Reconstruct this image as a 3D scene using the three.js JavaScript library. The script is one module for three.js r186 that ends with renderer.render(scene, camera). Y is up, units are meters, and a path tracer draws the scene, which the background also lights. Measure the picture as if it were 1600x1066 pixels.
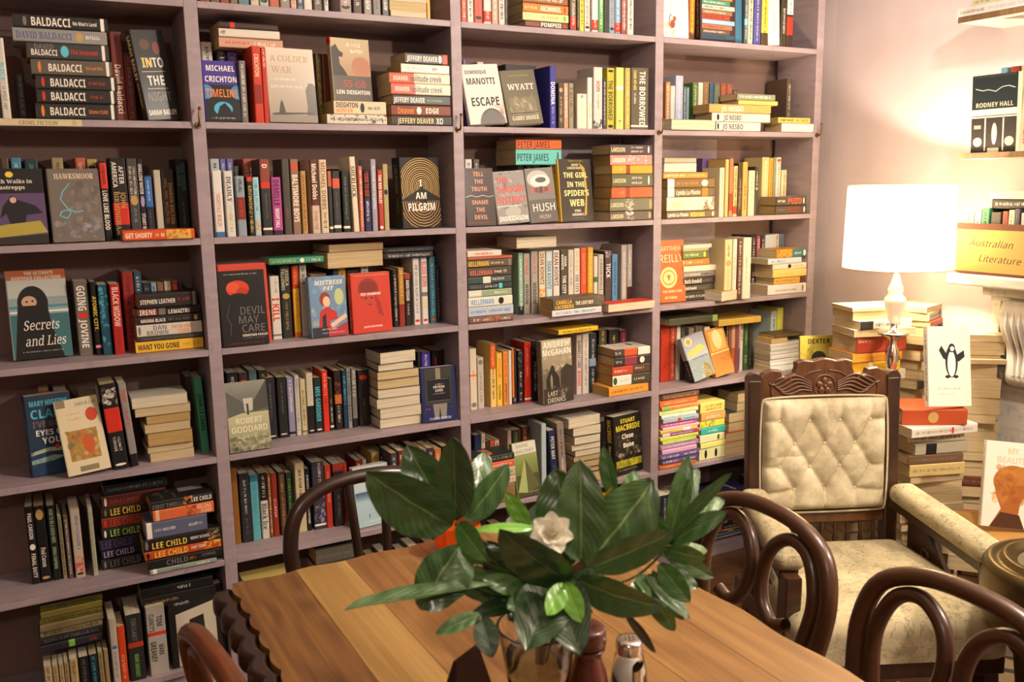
import * as THREE from 'three';
import { RoundedBoxGeometry } from 'three/addons/geometries/RoundedBoxGeometry.js';
import { RectAreaLightUniformsLib } from 'three/addons/lights/RectAreaLightUniformsLib.js';
import { mergeGeometries } from 'three/addons/utils/BufferGeometryUtils.js';

// ---------------------------------------------------------------- camera, light, exposure
const scene = new THREE.Scene();
const renderer = new THREE.WebGLRenderer({ antialias: true });
renderer.toneMapping = THREE.LinearToneMapping;
renderer.toneMappingExposure = 0.82;
renderer.shadowMap.enabled = true;
RectAreaLightUniformsLib.init();
const DEG = Math.PI / 180;
const camera = new THREE.PerspectiveCamera(41.43, 1600 / 1066, 0.05, 40);
camera.position.set(-0.482, 1.5011, 2.6389);
camera.rotation.set(-9.93023 * DEG, -28.4594 * DEG, -0.87844 * DEG, 'YXZ');
camera.updateMatrixWorld();
camera.focus = 2.95; camera.userData.fStop = 6.3;
scene.background = new THREE.Color(0x000000);

function pointLamp(x, y, z, color, power, radius) {
  const l = new THREE.PointLight(color, power);
  l.position.set(x, y, z); l.castShadow = true; l.shadow.radius = radius; l.shadow.mapSize.set(1024, 1024); l.shadow.bias = -0.002;
  scene.add(l); return l;
}
const CEILING_LAMPS = [
  { at: [1.25, 2.52, 1.75], power: 8.5, color: 0xffeedc, label: 'white globe pendant lamp hanging over the table' },
  { at: [2.0, 2.3, 2.75], power: 14, color: 0xffeedc, label: 'white globe pendant lamp hanging near the fireplace wall' },
  { at: [-1.1, 2.35, 3.3], power: 3.6, color: 0xfff0e2, label: 'white globe pendant lamp hanging at the unlit end of the room' },
];
for (const c of CEILING_LAMPS) pointLamp(c.at[0], c.at[1] - 0.11, c.at[2], c.color, c.power, 2.5);
const READING_LAMP = { bulb: [2.06, 1.36, 0.63], power: 3.3, color: 0xffe9cc };

// ---------------------------------------------------------------- pixel of the photograph -> place in the room
const CE = camera.matrixWorld.elements, CP = camera.position, FL = 1409.43;
const RX = [CE[0], CE[4], CE[8]], RY = [CE[1], CE[5], CE[9]], RZ = [CE[2], CE[6], CE[10]];   // world axes in camera coordinates
function at(u, v, axis, value) {
  const a = (u - 800) / FL, b = -(v - 533) / FL;
  const d = [RX[0] * a + RX[1] * b - RX[2], RY[0] * a + RY[1] * b - RY[2], RZ[0] * a + RZ[1] * b - RZ[2]];
  const t = (value - CP.getComponent(axis)) / d[axis];
  return new THREE.Vector3(CP.x + d[0] * t, CP.y + d[1] * t, CP.z + d[2] * t);
}
function along(u, v, depth) {
  const a = (u - 800) / FL, b = -(v - 533) / FL;
  return new THREE.Vector3(CP.x + (RX[0] * a + RX[1] * b - RX[2]) * depth, CP.y + (RY[0] * a + RY[1] * b - RY[2]) * depth, CP.z + (RZ[0] * a + RZ[1] * b - RZ[2]) * depth);
}
function xAt(u, y, z) {        // x of the point at height y and depth z that shows in column u
  const a = (u - 800) / FL, k = [0, 1, 2].map((i) => RY[i] * (y - CP.y) + RZ[i] * (z - CP.z) - RX[i] * CP.x);
  return -(k[0] + a * k[2]) / (RX[0] + a * RX[2]);
}
function yAt(v, x, z) {        // height of the point at x, z that shows in line v
  const a = (533 - v) / FL, k = [0, 1, 2].map((i) => RX[i] * (x - CP.x) + RZ[i] * (z - CP.z) - RY[i] * CP.y);
  return -(k[1] + a * k[2]) / (RY[1] + a * RY[2]);
}

// ---------------------------------------------------------------- helpers
let seed = 7;
const rnd = () => { seed = (seed * 1664525 + 1013904223) >>> 0; return seed / 4294967296; };
const rr = (a, b) => a + (b - a) * rnd();
const counts = new Map();
function numbered(name) { const n = counts.get(name) ?? 0; counts.set(name, n + 1); return n ? name + '_' + String(n).padStart(3, '0') : name; }
function thing(name, label, category, pos = [0, 0, 0], turn = 0, group) {
  const o = new THREE.Group(); o.name = numbered(name); o.position.set(...pos); o.rotation.y = turn; scene.add(o);
  o.userData = { label, category }; if (group) o.userData.group = group;
  return o;
}
function obj(name, geo, mat, parent = scene, label) {
  const g = Array.isArray(geo) ? (geo.length > 1 ? mergeGeometries(geo.map((q) => { const n = q.index ? q.toNonIndexed() : q; for (const k of Object.keys(n.attributes)) if (!['position', 'normal', 'uv'].includes(k)) n.deleteAttribute(k); return n; })) : geo[0]) : geo;
  const m = new THREE.Mesh(g, mat); m.castShadow = m.receiveShadow = true; m.name = parent === scene ? numbered(name) : name;
  parent.add(m); if (label) m.userData.label = label;
  return m;
}
function struct(name, geo, mat, label) { const m = obj(name, geo, mat); m.userData = { kind: 'structure', label, category: name.split('_')[0] }; return m; }
function box(x0, x1, y0, y1, z0, z1, r = 0) {
  const g = r ? new RoundedBoxGeometry(x1 - x0, y1 - y0, z1 - z0, 2, r) : new THREE.BoxGeometry(x1 - x0, y1 - y0, z1 - z0);
  g.translate((x0 + x1) / 2, (y0 + y1) / 2, (z0 + z1) / 2); return metres(g);
}
function metres(g) {     // uv in metres from the box face
  const p = g.attributes.position, n = g.attributes.normal, uv = g.attributes.uv;
  for (let i = 0; i < p.count; i++) {
    const ax = Math.abs(n.getX(i)), ay = Math.abs(n.getY(i)), az = Math.abs(n.getZ(i));
    if (ay >= ax && ay >= az) uv.setXY(i, p.getX(i), p.getZ(i)); else if (ax >= az) uv.setXY(i, p.getZ(i), p.getY(i)); else uv.setXY(i, p.getX(i), p.getY(i));
  }
  return g;
}
const V3 = (x, y, z) => new THREE.Vector3(x, y, z);
function tube(pts, r, seg = 40, rad = 10, closed = false) { return new THREE.TubeGeometry(new THREE.CatmullRomCurve3(pts.map((p) => p.isVector3 ? p : V3(...p)), closed, 'centripetal'), seg, r, rad, closed); }
function lathe(pts, seg = 40) { return new THREE.LatheGeometry(pts.map(([r, y]) => new THREE.Vector2(r, y)), seg); }

// value noise for textures
function noiseGrid(n, s) { const a = new Float32Array(n * n); let q = s; for (let i = 0; i < n * n; i++) { q = (q * 1664525 + 1013904223) >>> 0; a[i] = q / 4294967296; } return a; }
const NG = noiseGrid(64, 99);
function vn(x, y) { const xi = Math.floor(x), yi = Math.floor(y), fx = x - xi, fy = y - yi, s = (t) => t * t * (3 - 2 * t), g = (i, j) => NG[((j & 63) << 6) + (i & 63)]; const a = g(xi, yi) + (g(xi + 1, yi) - g(xi, yi)) * s(fx), b = g(xi, yi + 1) + (g(xi + 1, yi + 1) - g(xi, yi + 1)) * s(fx); return a + (b - a) * s(fy); }
function fbm(x, y, o = 4) { let v = 0, a = 0.5, t = 0; for (let i = 0; i < o; i++) { v += a * vn(x, y); t += a; x = x * 2 + 17; y = y * 2 + 31; a *= 0.5; } return v / t; }
function tex(w, h, fn, srgb = true, mirror = false) {
  const d = new Uint8Array(w * h * 4);
  for (let y = 0; y < h; y++) for (let x = 0; x < w; x++) { const c = fn(x / w, y / h), i = (y * w + x) * 4; d[i] = c[0] * 255; d[i + 1] = c[1] * 255; d[i + 2] = c[2] * 255; d[i + 3] = 255; for (let k = 0; k < 3; k++) d[i + k] = Math.max(0, Math.min(255, c[k] * 255)); }
  const t = new THREE.DataTexture(d, w, h); t.magFilter = THREE.LinearFilter; t.minFilter = THREE.LinearMipmapLinearFilter; t.generateMipmaps = true; t.wrapS = t.wrapT = mirror ? THREE.MirroredRepeatWrapping : THREE.RepeatWrapping; if (srgb) t.colorSpace = THREE.SRGBColorSpace; t.needsUpdate = true; return t;
}
const mix = (a, b, t) => a.map((v, i) => v + (b[i] - v) * t);
const hex = (s) => { const n = parseInt(s.slice(1), 16); return [(n >> 16 & 255) / 255, (n >> 8 & 255) / 255, (n & 255) / 255]; };
function rep(t, u, v) { t.repeat.set(u, v); return t; }

// ---------------------------------------------------------------- materials
const std = (o) => new THREE.MeshStandardMaterial(o);
const phys = (o) => new THREE.MeshPhysicalMaterial(o);
const paintBump = tex(256, 256, (x, y) => { const v = 0.5 + 0.5 * (fbm(x * 6, y * 60, 3) - 0.5); return [v, v, v]; }, false);
const paintTex = tex(256, 256, (x, y) => { const v = 0.93 + 0.14 * (fbm(x * 8, y * 40, 4) - 0.5) - (fbm(x * 23, y * 19, 3) > 0.72 ? 0.06 : 0); return [v, v * 0.995, v]; });
const wallTex = tex(512, 512, (x, y) => { const v = 0.95 + 0.10 * (fbm(x * 7, y * 7, 5) - 0.5); return [v, v, v]; });
function woodTex(dark, light, rings, seedOff, contrast = 1) {
  return tex(512, 1024, (x, y) => {
    const wob = fbm(x * 3 + seedOff, y * 2.2 + seedOff, 3), g = fbm(x * 40 + seedOff, y * 3, 3), f = fbm(x * 130 + seedOff, y * 8, 2);
    const ring = 0.5 + 0.5 * Math.sin((x * 3 + wob * 2.2) * rings), k = 0.5 + contrast * (0.28 * (ring - 0.5) + 0.5 * (g - 0.5) + 0.35 * (f - 0.5) + 0.45 * (fbm(x * 4 + 3, y * 4 + seedOff, 3) - 0.5));
    return mix(hex(dark), hex(light), Math.max(0, Math.min(1, k)));
  }, true, true);
}
const M = {
  shelf: std({ color: 0xa6969a, map: rep(paintTex.clone(), 1.5, 1.5), bumpMap: rep(paintBump.clone(), 2, 2), bumpScale: 0.0006, roughness: 0.5 }),
  wall: std({ color: 0x856b62, map: wallTex, roughness: 0.85 }),
  wallRight: std({ color: 0xc6b8bc, map: rep(wallTex.clone(), 0.8, 0.8), roughness: 0.8 }),
  white: std({ color: 0xdcd8cc, map: rep(paintTex.clone(), 2, 2), roughness: 0.5 }),
  ceiling: std({ color: 0xe6e0d4, roughness: 0.9 }),
  darkWood: phys({ map: rep(woodTex('#28180c', '#54341c', 14, 3), 1.2, 1.2), roughness: 0.38, clearcoat: 0.3, clearcoatRoughness: 0.35 }),
  carvedWood: phys({ map: rep(woodTex('#40240e', '#784a24', 12, 9), 2, 2), roughness: 0.38, clearcoat: 0.35, clearcoatRoughness: 0.3 }),
  bentwood: phys({ map: rep(woodTex('#38200f', '#5e3a20', 10, 21, 0.8), 1, 3), roughness: 0.35, clearcoat: 0.5, clearcoatRoughness: 0.25 }),
  bentDark: phys({ map: rep(woodTex('#1c100b', '#341e14', 10, 33, 0.8), 1, 3), roughness: 0.3, clearcoat: 0.6, clearcoatRoughness: 0.2 }),
  brass: std({ color: 0x6f5f3c, metalness: 0.85, roughness: 0.38 }),
  chrome: std({ color: 0xd6d2cc, metalness: 1, roughness: 0.16 }),
  hook: std({ color: 0x7a6240, metalness: 0.9, roughness: 0.4 }),
  card: std({ color: 0xb08a48, map: wallTex, roughness: 0.85 }),
  glass: phys({ color: 0xffffff, transmission: 1, thickness: 0.003, roughness: 0.02, ior: 1.5 }),
  brownShelf: std({ map: rep(woodTex('#5a4028', '#8a6a48', 10, 5), 2, 2), roughness: 0.6 }),
};
// ---------------------------------------------------------------- room
const FLOOR_Z1 = 4.4, LEFT = -2.4, RIGHT = 2.42, BACK = -0.232, CEIL = 2.85;
{
  const floorMats = ['#4a2f1c', '#553722', '#432a18'].map((c, i) => std({ map: woodTex(c, '#6d4a2e', 9, 40 + i * 7), roughness: 0.55 }));
  const fl = struct('floor', box(LEFT - 0.1, RIGHT + 0.1, -0.12, -0.012, BACK - 0.1, FLOOR_Z1 + 0.1), std({ color: 0x5a3c26, roughness: 0.8 }), 'dark brown floor of narrow wooden boards');
  const bw = 0.115; let k = 0;
  for (let z = BACK; z < 2.2; z += bw, k++) { const g = box(LEFT, RIGHT, -0.012, 0, z, Math.min(z + bw - 0.003, 2.3)); const uv = g.attributes.uv; for (let i = 0; i < uv.count; i++) uv.setXY(i, uv.getY(i) * 4 + k * 0.37, uv.getX(i) * 0.7 + k * 0.23); obj('plank', g, floorMats[k % 3], fl); }
  { const g = box(LEFT, RIGHT, -0.012, 0, 2.3, FLOOR_Z1); obj('floor_boards', g, floorMats[0], fl).userData.kind = 'stuff'; }
  struct('ceiling', box(LEFT - 0.1, RIGHT + 0.1, CEIL, CEIL + 0.1, BACK - 0.1, FLOOR_Z1 + 0.1), M.ceiling, 'pale painted ceiling');
  struct('wall_back', box(LEFT - 0.1, RIGHT + 0.1, 0, CEIL, BACK - 0.1, BACK), M.wall, 'mauve brown wall behind the bookcase');
  struct('wall_right', box(RIGHT, RIGHT + 0.1, 0, CEIL, BACK, FLOOR_Z1), M.wallRight, 'pale lilac pink wall behind the lamp');
  struct('wall_left', box(LEFT - 0.1, LEFT, 0, CEIL, BACK, FLOOR_Z1), M.wall, 'mauve brown wall beyond the bookcase');
  struct('wall_front', box(LEFT - 0.1, RIGHT + 0.1, 0, CEIL, FLOOR_Z1, FLOOR_Z1 + 0.1), M.wall, 'mauve brown wall opposite the bookcase');
}
for (const c of CEILING_LAMPS) {      // globe pendants behind the viewer
  const t = thing('pendant_lamp', c.label, 'lamp', [c.at[0], c.at[1], c.at[2]], 0, 'globe pendants');
  obj('globe', new THREE.SphereGeometry(0.075, 24, 16), phys({ color: 0xffffff, transmission: 0.6, roughness: 0.9, thickness: 0, emissive: c.color, emissiveIntensity: 2.2 }), t);
  obj('cord', new THREE.CylinderGeometry(0.004, 0.004, CEIL - c.at[1] - 0.07, 8).translate(0, (CEIL - c.at[1] + 0.07) / 2, 0), std({ color: 0x2a2622, roughness: 0.7 }), t);
  obj('ceiling_rose', lathe([[0, 0], [0.05, 0], [0.045, -0.02], [0.01, -0.035], [0, -0.035]], 24).translate(0, CEIL - c.at[1], 0), M.white, t);
}

// ---------------------------------------------------------------- bookcase
const PITCH = 0.3175, DEPTH = 0.207, SHELF = [1, 0, -1, -2, -3, -4, -5].map((k) => 1.68 + k * PITCH);   // tops of the boards
const UP = [[-0.8205, -0.784], [-0.0364, 0], [0.75, 0.7859], [1.5374, 1.5729], [2.3197, 2.356]];
const BAYS = [0, 1, 2, 3].map((i) => [UP[i][1], UP[i + 1][0]]);
const bookcase = thing('bookcase', 'tall mauve painted wooden bookcase of open bays crammed with novels', 'bookcase', [0, 0, 0]);
for (const [a, b] of UP) obj('upright', box(a, b, 0, 2.66, -DEPTH, 0, 0.002), M.shelf, bookcase);
for (const [a, b] of BAYS) {
  for (const y of [...SHELF, 1.68 + 2 * PITCH, 2.63]) obj('shelf_board', box(a, b, y - 0.0185, y, -DEPTH - 0.02, 0, 0.0015), M.shelf, bookcase);
  obj('plinth', box(a, b, 0, SHELF[6] - 0.0185, -0.03, -0.012), M.shelf, bookcase);
}
obj('backing_board', box(1.037, 2.024, 0.03, 1.662, BACK, BACK + 0.005), M.shelf, bookcase, 'mauve board behind the two bays by the lamp');  // thin board in the shelf colour, paler than the wall around it
{ // brass hooks on the ends of one row of boards
  const hookGeo = [tube([[0, 0.0, 0.002], [0, -0.004, 0.014], [0, 0.006, 0.022], [0, 0.024, 0.024], [0.003, 0.04, 0.021]], 0.0028, 18, 7), new THREE.CylinderGeometry(0.008, 0.009, 0.005, 14).rotateX(Math.PI / 2).translate(0, -0.002, 0.003), new THREE.SphereGeometry(0.005, 10, 8).translate(0.003, 0.042, 0.021)];
  const hg = mergeGeometries(hookGeo.map((g) => g.toNonIndexed()));
  for (const x of [-0.02, 0.766, 1.556, 2.337]) { const h = obj('hook', hg, M.hook, bookcase, 'small brass hook'); h.position.set(x, 1.672, 0); }
}

// ---------------------------------------------------------------- books
const ATLAS = 2048, PPM = 1500;
const sheets = [];
function sheet() {
  const cv = document.createElement('canvas'); cv.width = cv.height = ATLAS; const c = cv.getContext('2d'); c.fillStyle = '#888'; c.fillRect(0, 0, ATLAS, ATLAS);
  const t = new THREE.CanvasTexture(cv); t.colorSpace = THREE.SRGBColorSpace; t.magFilter = THREE.LinearFilter; t.anisotropy = 8;
  const s = { c, t, x: 0, y: 0, row: 0, mat: phys({ map: t, roughness: 0.5, specularIntensity: 0.6, clearcoat: 0.08, clearcoatRoughness: 0.2 }) };
  sheets.push(s); return s;
}
sheet();
function place(w, h) {
  let s = sheets[sheets.length - 1];
  if (s.x + w + 2 > ATLAS) { s.x = 0; s.y += s.row + 2; s.row = 0; }
  if (s.y + h + 2 > ATLAS) s = sheet();
  const r = { s, x: s.x, y: s.y, w, h }; s.x += w + 2; s.row = Math.max(s.row, h); return r;
}
const INK = { w: '#ece4d4', k: '#1c1a18', y: '#e6c545', r: '#cc3420', o: '#e27d2c', b: '#3c6cae', g: '#74b64e', c: '#5cbccb', p: '#d988a6', n: '#bd9a5a', d: '#77726c', l: '#a99cc0', e: '#6b3a22', t: '#2d8a86' };
const INKNAME = { w: 'white', k: 'black', y: 'yellow', r: 'red', o: 'orange', b: 'blue', g: 'green', c: 'cyan', p: 'pink', n: 'gold', d: 'grey', l: 'lilac', e: 'brown', t: 'teal' };
const ink = (k) => (k[0] === '#' ? k : INK[k] ?? '#e8e0d0');
const FONT = { s: 'sans-serif', f: 'serif', m: 'monospace' };
function fitText(c, text, cx, cy, maxW, maxH, color, font = 'bold', fam = 'sans-serif') {   // one line stretched into its box
  let px = Math.max(5, maxH); c.font = font + ' ' + px + 'px ' + fam;
  const m = c.measureText(text).width; c.save(); c.translate(cx, cy);
  const k = maxW / m; if (k < 1) c.scale(Math.max(k, 0.62), 1);
  if (k < 0.62) c.scale(1 * k / 0.62, k / 0.62);
  c.fillStyle = color; c.textAlign = 'center'; c.textBaseline = 'middle'; c.fillText(text, 0, px * 0.03); c.restore();
}
function marks(c, x0, x1, cy, hgt, color) {      // lettering too small to read: broken strokes
  c.fillStyle = color; let x = x0; const u = Math.max(1.6, hgt * 0.42);
  while (x < x1 - u) { const w = u * rr(0.25, 0.75), k = hgt * rr(0.6, 1); c.globalAlpha = rr(0.65, 1); c.fillRect(x, cy - k / 2, w, k); if (rnd() < 0.6) c.fillRect(x, cy + (rnd() < 0.5 ? -k / 2 : k / 2 - hgt * 0.2), u * 0.9, hgt * 0.2); x += u * (rnd() < 0.14 ? 2.1 : 1.15); }
  c.globalAlpha = 1;
}
function drawSpine(c, L, T, spec, base) {        // drawn lying: x along the spine from its head, y across
  c.fillStyle = base; c.fillRect(0, 0, L, T);
  for (let i = 0; i < 3; i++) { c.globalAlpha = 0.06; c.fillStyle = rnd() < 0.5 ? '#fff' : '#000'; c.fillRect(rnd() * L, 0, rr(1, 3), T); }
  c.globalAlpha = 1;
  if (!spec) return;
  for (const seg of spec.split(';')) {
    const [txt, col = 'w', a = '.06', b = '.94', o = '.5', sz = '.62', fam = 's'] = seg.split('~'), A = +a * L, B = +b * L, cy = +o * T, color = ink(col);
    if (txt === '#') { c.fillStyle = color; c.fillRect(A, 0, B - A, T); }
    else if (txt === '|') { c.fillStyle = color; c.fillRect(A, +o * T, B - A, +sz * T); }
    else if (txt === '@') { c.fillStyle = color; c.beginPath(); c.ellipse((A + B) / 2, cy, (B - A) / 2, T * 0.36, 0, 0, 7); c.fill(); }
    else if (txt === '*') { for (let i = 0; i < 26; i++) { c.fillStyle = color; c.globalAlpha = rr(0.15, 0.7); c.beginPath(); c.ellipse(rr(A, B), rr(0, T), rr(1, L * 0.03), rr(1, T * 0.25), rr(0, 3), 0, 7); c.fill(); } c.globalAlpha = 1; }
    else if (txt === '=') marks(c, A, B, cy, Math.min(15, Math.max(3, T * +sz * 0.72)), color);
    else fitText(c, txt, (A + B) / 2, cy, B - A, T * +sz * 1.15, color, 'bold', FONT[fam]);
  }
}
function drawArt(c, w, h, art) {
  for (const a of art) {
    const [k] = a;
    if (k === 'r') { c.fillStyle = ink(a[5]); c.fillRect(a[1] * w, a[2] * h, a[3] * w, a[4] * h); }
    else if (k === 'e') { c.fillStyle = ink(a[5]); c.beginPath(); c.ellipse(a[1] * w, a[2] * h, a[3] * w, a[4] * h, a[6] ?? 0, 0, 7); c.fill(); }
    else if (k === 'p' || k === 'l') { c.beginPath(); const q = a[1]; for (let i = 0; i < q.length; i += 2) c[i ? 'lineTo' : 'moveTo'](q[i] * w, q[i + 1] * h); if (k === 'p') { c.closePath(); c.fillStyle = ink(a[2]); c.fill(); } else { c.strokeStyle = ink(a[2]); c.lineWidth = a[3] * w; c.lineJoin = c.lineCap = 'round'; c.stroke(); } }
    else if (k === 't') fitText(c, a[1], (a[7] ?? 0.5) * w, a[2] * h, (a[4] ?? 0.84) * w, a[3] * h, ink(a[5]), a[8] ?? 'bold', FONT[a[6] ?? 's']);
    else if (k === 'm') marks(c, a[1] * w, a[2] * w, a[3] * h, a[4] * h, ink(a[5]));
    else if (k === 'n') { for (let i = 0; i < a[6]; i++) { c.globalAlpha = rr(0.15, 0.5); c.fillStyle = ink(a[5][Math.floor(rnd() * a[5].length)]); c.beginPath(); c.ellipse((a[1] + rnd() * a[3]) * w, (a[2] + rnd() * a[4]) * h, rr(0.01, 0.09) * w, rr(0.006, 0.05) * h, rr(0, 3), 0, 7); c.fill(); } c.globalAlpha = 1; }
    else if (k === 'g') { const g = c.createLinearGradient(0, a[1] * h, 0, a[2] * h); g.addColorStop(0, ink(a[3])); g.addColorStop(1, ink(a[4])); c.fillStyle = g; c.fillRect((a[5] ?? 0) * w, a[1] * h, ((a[6] ?? 1) - (a[5] ?? 0)) * w, (a[2] - a[1]) * h); }
  }
}
const pageTex = tex(128, 64, (x, y) => { const v = 0.86 + 0.2 * (vn(x * 64, y * 1.5) - 0.5) + 0.1 * (vn(x * 30 + 9, y * 3 + 5) - 0.5); return [v, v * 0.99, v * 0.97]; });
const pageMats = ['#e9dfc4', '#dcc698', '#c9a868', '#efe9da'].map((c) => std({ color: new THREE.Color(c), map: pageTex, bumpMap: pageTex, bumpScale: 0.0004, roughness: 0.9 }));
const pageGeo = new THREE.BoxGeometry(1, 1, 1);
function coverGeo(t, h, w, c, sp, fr, plain) {
  const r = Math.min(t * 0.22, 0.0035), q = r * 0.29, o = [[-t / 2, -w], [-t / 2, -r], [-t / 2 + q, -q], [-t / 2 + r, 0], [t / 2 - r, 0], [t / 2 - q, -q], [t / 2, -r], [t / 2, -w]];
  const P = [], N = [], U = [], I = [];
  const quad = (a, b, d, e, n, uv) => { const k = P.length / 3; for (const v of [a, b, d, e]) P.push(...v); for (let i = 0; i < 4; i++) { N.push(...(Array.isArray(n[0]) ? n[i] : n)); U.push(...uv[i]); } I.push(k, k + 1, k + 2, k, k + 2, k + 3); };
  const pu = Array(4).fill(plain), su = (x) => sp[0] + (sp[2] - sp[0]) * (x + t / 2) / t;
  for (let i = 0; i < 7; i++) {
    const [x0, z0] = o[i], [x1, z1] = o[i + 1], l = Math.hypot(x1 - x0, z1 - z0), n = [-(z1 - z0) / l, 0, (x1 - x0) / l];
    const uv = i === 0 ? pu : i === 6 ? (fr ? [[fr[0], fr[1]], [fr[2], fr[1]], [fr[2], fr[3]], [fr[0], fr[3]]] : pu) : [[su(x0), sp[1]], [su(x1), sp[1]], [su(x1), sp[3]], [su(x0), sp[3]]];
    quad([x0, 0, z0], [x1, 0, z1], [x1, h, z1], [x0, h, z0], n, uv);
  }
  for (const [y, s] of [[0, -1], [h, 1]]) {
    const n = [0, s, 0], L = (a) => (s > 0 ? a : a.slice().reverse());
    quad(...L([[-t / 2, y, -w], [-t / 2, y, -r], [-t / 2 + c, y, -r], [-t / 2 + c, y, -w]]), n, pu);
    quad(...L([[t / 2 - c, y, -w], [t / 2 - c, y, -r], [t / 2, y, -r], [t / 2, y, -w]]), n, pu);
    quad(...L([[-t / 2, y, -r], [-t / 2 + r, y, 0], [t / 2 - r, y, 0], [t / 2, y, -r]]), n, pu);
  }
  for (const s of [-1, 1]) { const a = s * t / 2, b = s * (t / 2 - c); quad(...(s < 0 ? [[b, 0, -w], [a, 0, -w], [a, h, -w], [b, h, -w]] : [[a, 0, -w], [b, 0, -w], [b, h, -w], [a, h, -w]]), [0, 0, -1], pu);
    quad(...(s < 0 ? [[b, 0, -r], [b, 0, -w], [b, h, -w], [b, h, -r]] : [[b, 0, -w], [b, 0, -r], [b, h, -r], [b, h, -w]]), [-s, 0, 0], pu); }
  const g = new THREE.BufferGeometry(); g.setAttribute('position', new THREE.Float32BufferAttribute(P, 3)); g.setAttribute('normal', new THREE.Float32BufferAttribute(N, 3)); g.setAttribute('uv', new THREE.Float32BufferAttribute(U, 2)); g.setIndex(I); return g;
}
function hueName(hx) {
  const [r, g, b] = hex(hx), mx = Math.max(r, g, b), mn = Math.min(r, g, b), s = mx ? (mx - mn) / mx : 0; let h = 0;
  if (mx > mn) h = mx === r ? ((g - b) / (mx - mn) + 6) % 6 : mx === g ? (b - r) / (mx - mn) + 2 : (r - g) / (mx - mn) + 4;
  h *= 60;
  if (mx < 0.25) return 'black'; if (s < 0.13) return mx > 0.72 ? 'white' : mx > 0.5 ? 'grey' : 'charcoal';
  if (s < 0.34 && mx > 0.68 && h > 20 && h < 75) return 'cream';
  const dk = mx < 0.45 ? 'dark ' : mx > 0.8 && s < 0.5 ? 'pale ' : '';
  if (h < 16 || h > 345) return dk + (s < 0.4 ? 'rose' : 'red'); if (h < 40) return mx < 0.6 ? dk + 'brown' : s < 0.5 ? 'tan' : 'orange'; if (h < 68) return mx < 0.55 ? dk + 'olive' : 'yellow';
  if (h < 165) return dk + 'green'; if (h < 195) return dk + 'teal'; if (h < 250) return dk + 'blue'; if (h < 310) return dk + 'purple'; return dk + 'pink';
}
const ORD = (n) => n + (n % 100 > 10 && n % 100 < 14 ? 'th' : ['th', 'st', 'nd', 'rd'][n % 10] ?? 'th');
// a book in its own frame: thickness along x, height up y, spine at z = 0, leaves towards -z
function makeBook({ t, h, w, color, spine, art, page = 1, hard = false, name = 'paperback_book' }) {
  const o = new THREE.Group(); o.name = numbered(hard ? 'hardback_book' : name); scene.add(o);
  t = Math.max(t, 0.005); const c = Math.min(hard ? 0.0026 : 0.0011, t * 0.2), e = hard ? 0.003 : 0.0005;
  const T = Math.max(6, Math.round(t * PPM)), L = Math.max(20, Math.round(h * PPM)), r = place(T + 6, L + 6), s = r.s, k = ATLAS;
  s.c.fillStyle = color; s.c.fillRect(r.x, r.y, T + 6, L + 6); s.c.save(); s.c.translate(r.x + 3 + T, r.y + 3); s.c.rotate(Math.PI / 2); s.c.beginPath(); s.c.rect(0, 0, L, T); s.c.clip(); drawSpine(s.c, L, T, spine, color); s.c.restore();
  const sp = [(r.x + 3) / k, 1 - (r.y + 3 + L) / k, (r.x + 3 + T) / k, 1 - (r.y + 3) / k], plain = [(r.x + 1.2) / k, 1 - (r.y + 1.2) / k];
  let fr = null;
  if (art) {
    const W = Math.round(w * PPM), r2 = place(W + 2, L + 2);
    if (r2.s === s) { s.c.fillStyle = color; s.c.fillRect(r2.x, r2.y, W + 2, L + 2); s.c.save(); s.c.translate(r2.x + 1, r2.y + 1); s.c.beginPath(); s.c.rect(0, 0, W, L); s.c.clip(); drawArt(s.c, W, L, art); s.c.restore(); fr = [(r2.x + 1) / k, 1 - (r2.y + 1 + L) / k, (r2.x + 1 + W) / k, 1 - (r2.y + 1) / k]; }
    else { scene.remove(o); counts.set(hard ? 'hardback_book' : name, counts.get(hard ? 'hardback_book' : name) - 1); return makeBook({ t, h, w, color, spine, art, page, hard, name }); }
  }
  obj('cover', coverGeo(t, h, w, c, sp, fr, plain), s.mat, o);
  const pg = obj('page_block', pageGeo, pageMats[page], o, 'paper page block'); pg.scale.set(t - 2 * c, h - 2 * e, w - c - e); pg.position.set(0, h / 2, -(w - e + c) / 2);
  o.userData = { size: [t, h, w] };
  return o;
}
const QX = new THREE.Quaternion(), ax = (x, y, z, a) => new THREE.Quaternion().setFromAxisAngle(V3(x, y, z), a);
const BAYNAME = ['far bay', 'third bay', 'second bay', 'lamp bay'], ROWNAME = ['shelf above hooks', 'hook shelf', '1st shelf below hooks', '2nd shelf below hooks', '3rd shelf below hooks', '4th shelf below hooks', '5th shelf below hooks'];
function inkOf(spine) { if (!spine) return ''; const s = spine.split(';').find((q) => !'#|@*'.includes(q[0])); if (!s) return ''; const k = s.split('~')[1] ?? 'w'; return k[0] === '#' ? hueName(k) + ' lettering, ' : INKNAME[k] + ' lettering, '; }
const BOOKS = [];
function tagBook(o, head, where, group, area = 1) { BOOKS.push({ o, area }); o.userData = { label: (head + ' ' + where).replace(/\s+/g, ' ').trim(), category: 'book', group }; }

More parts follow.
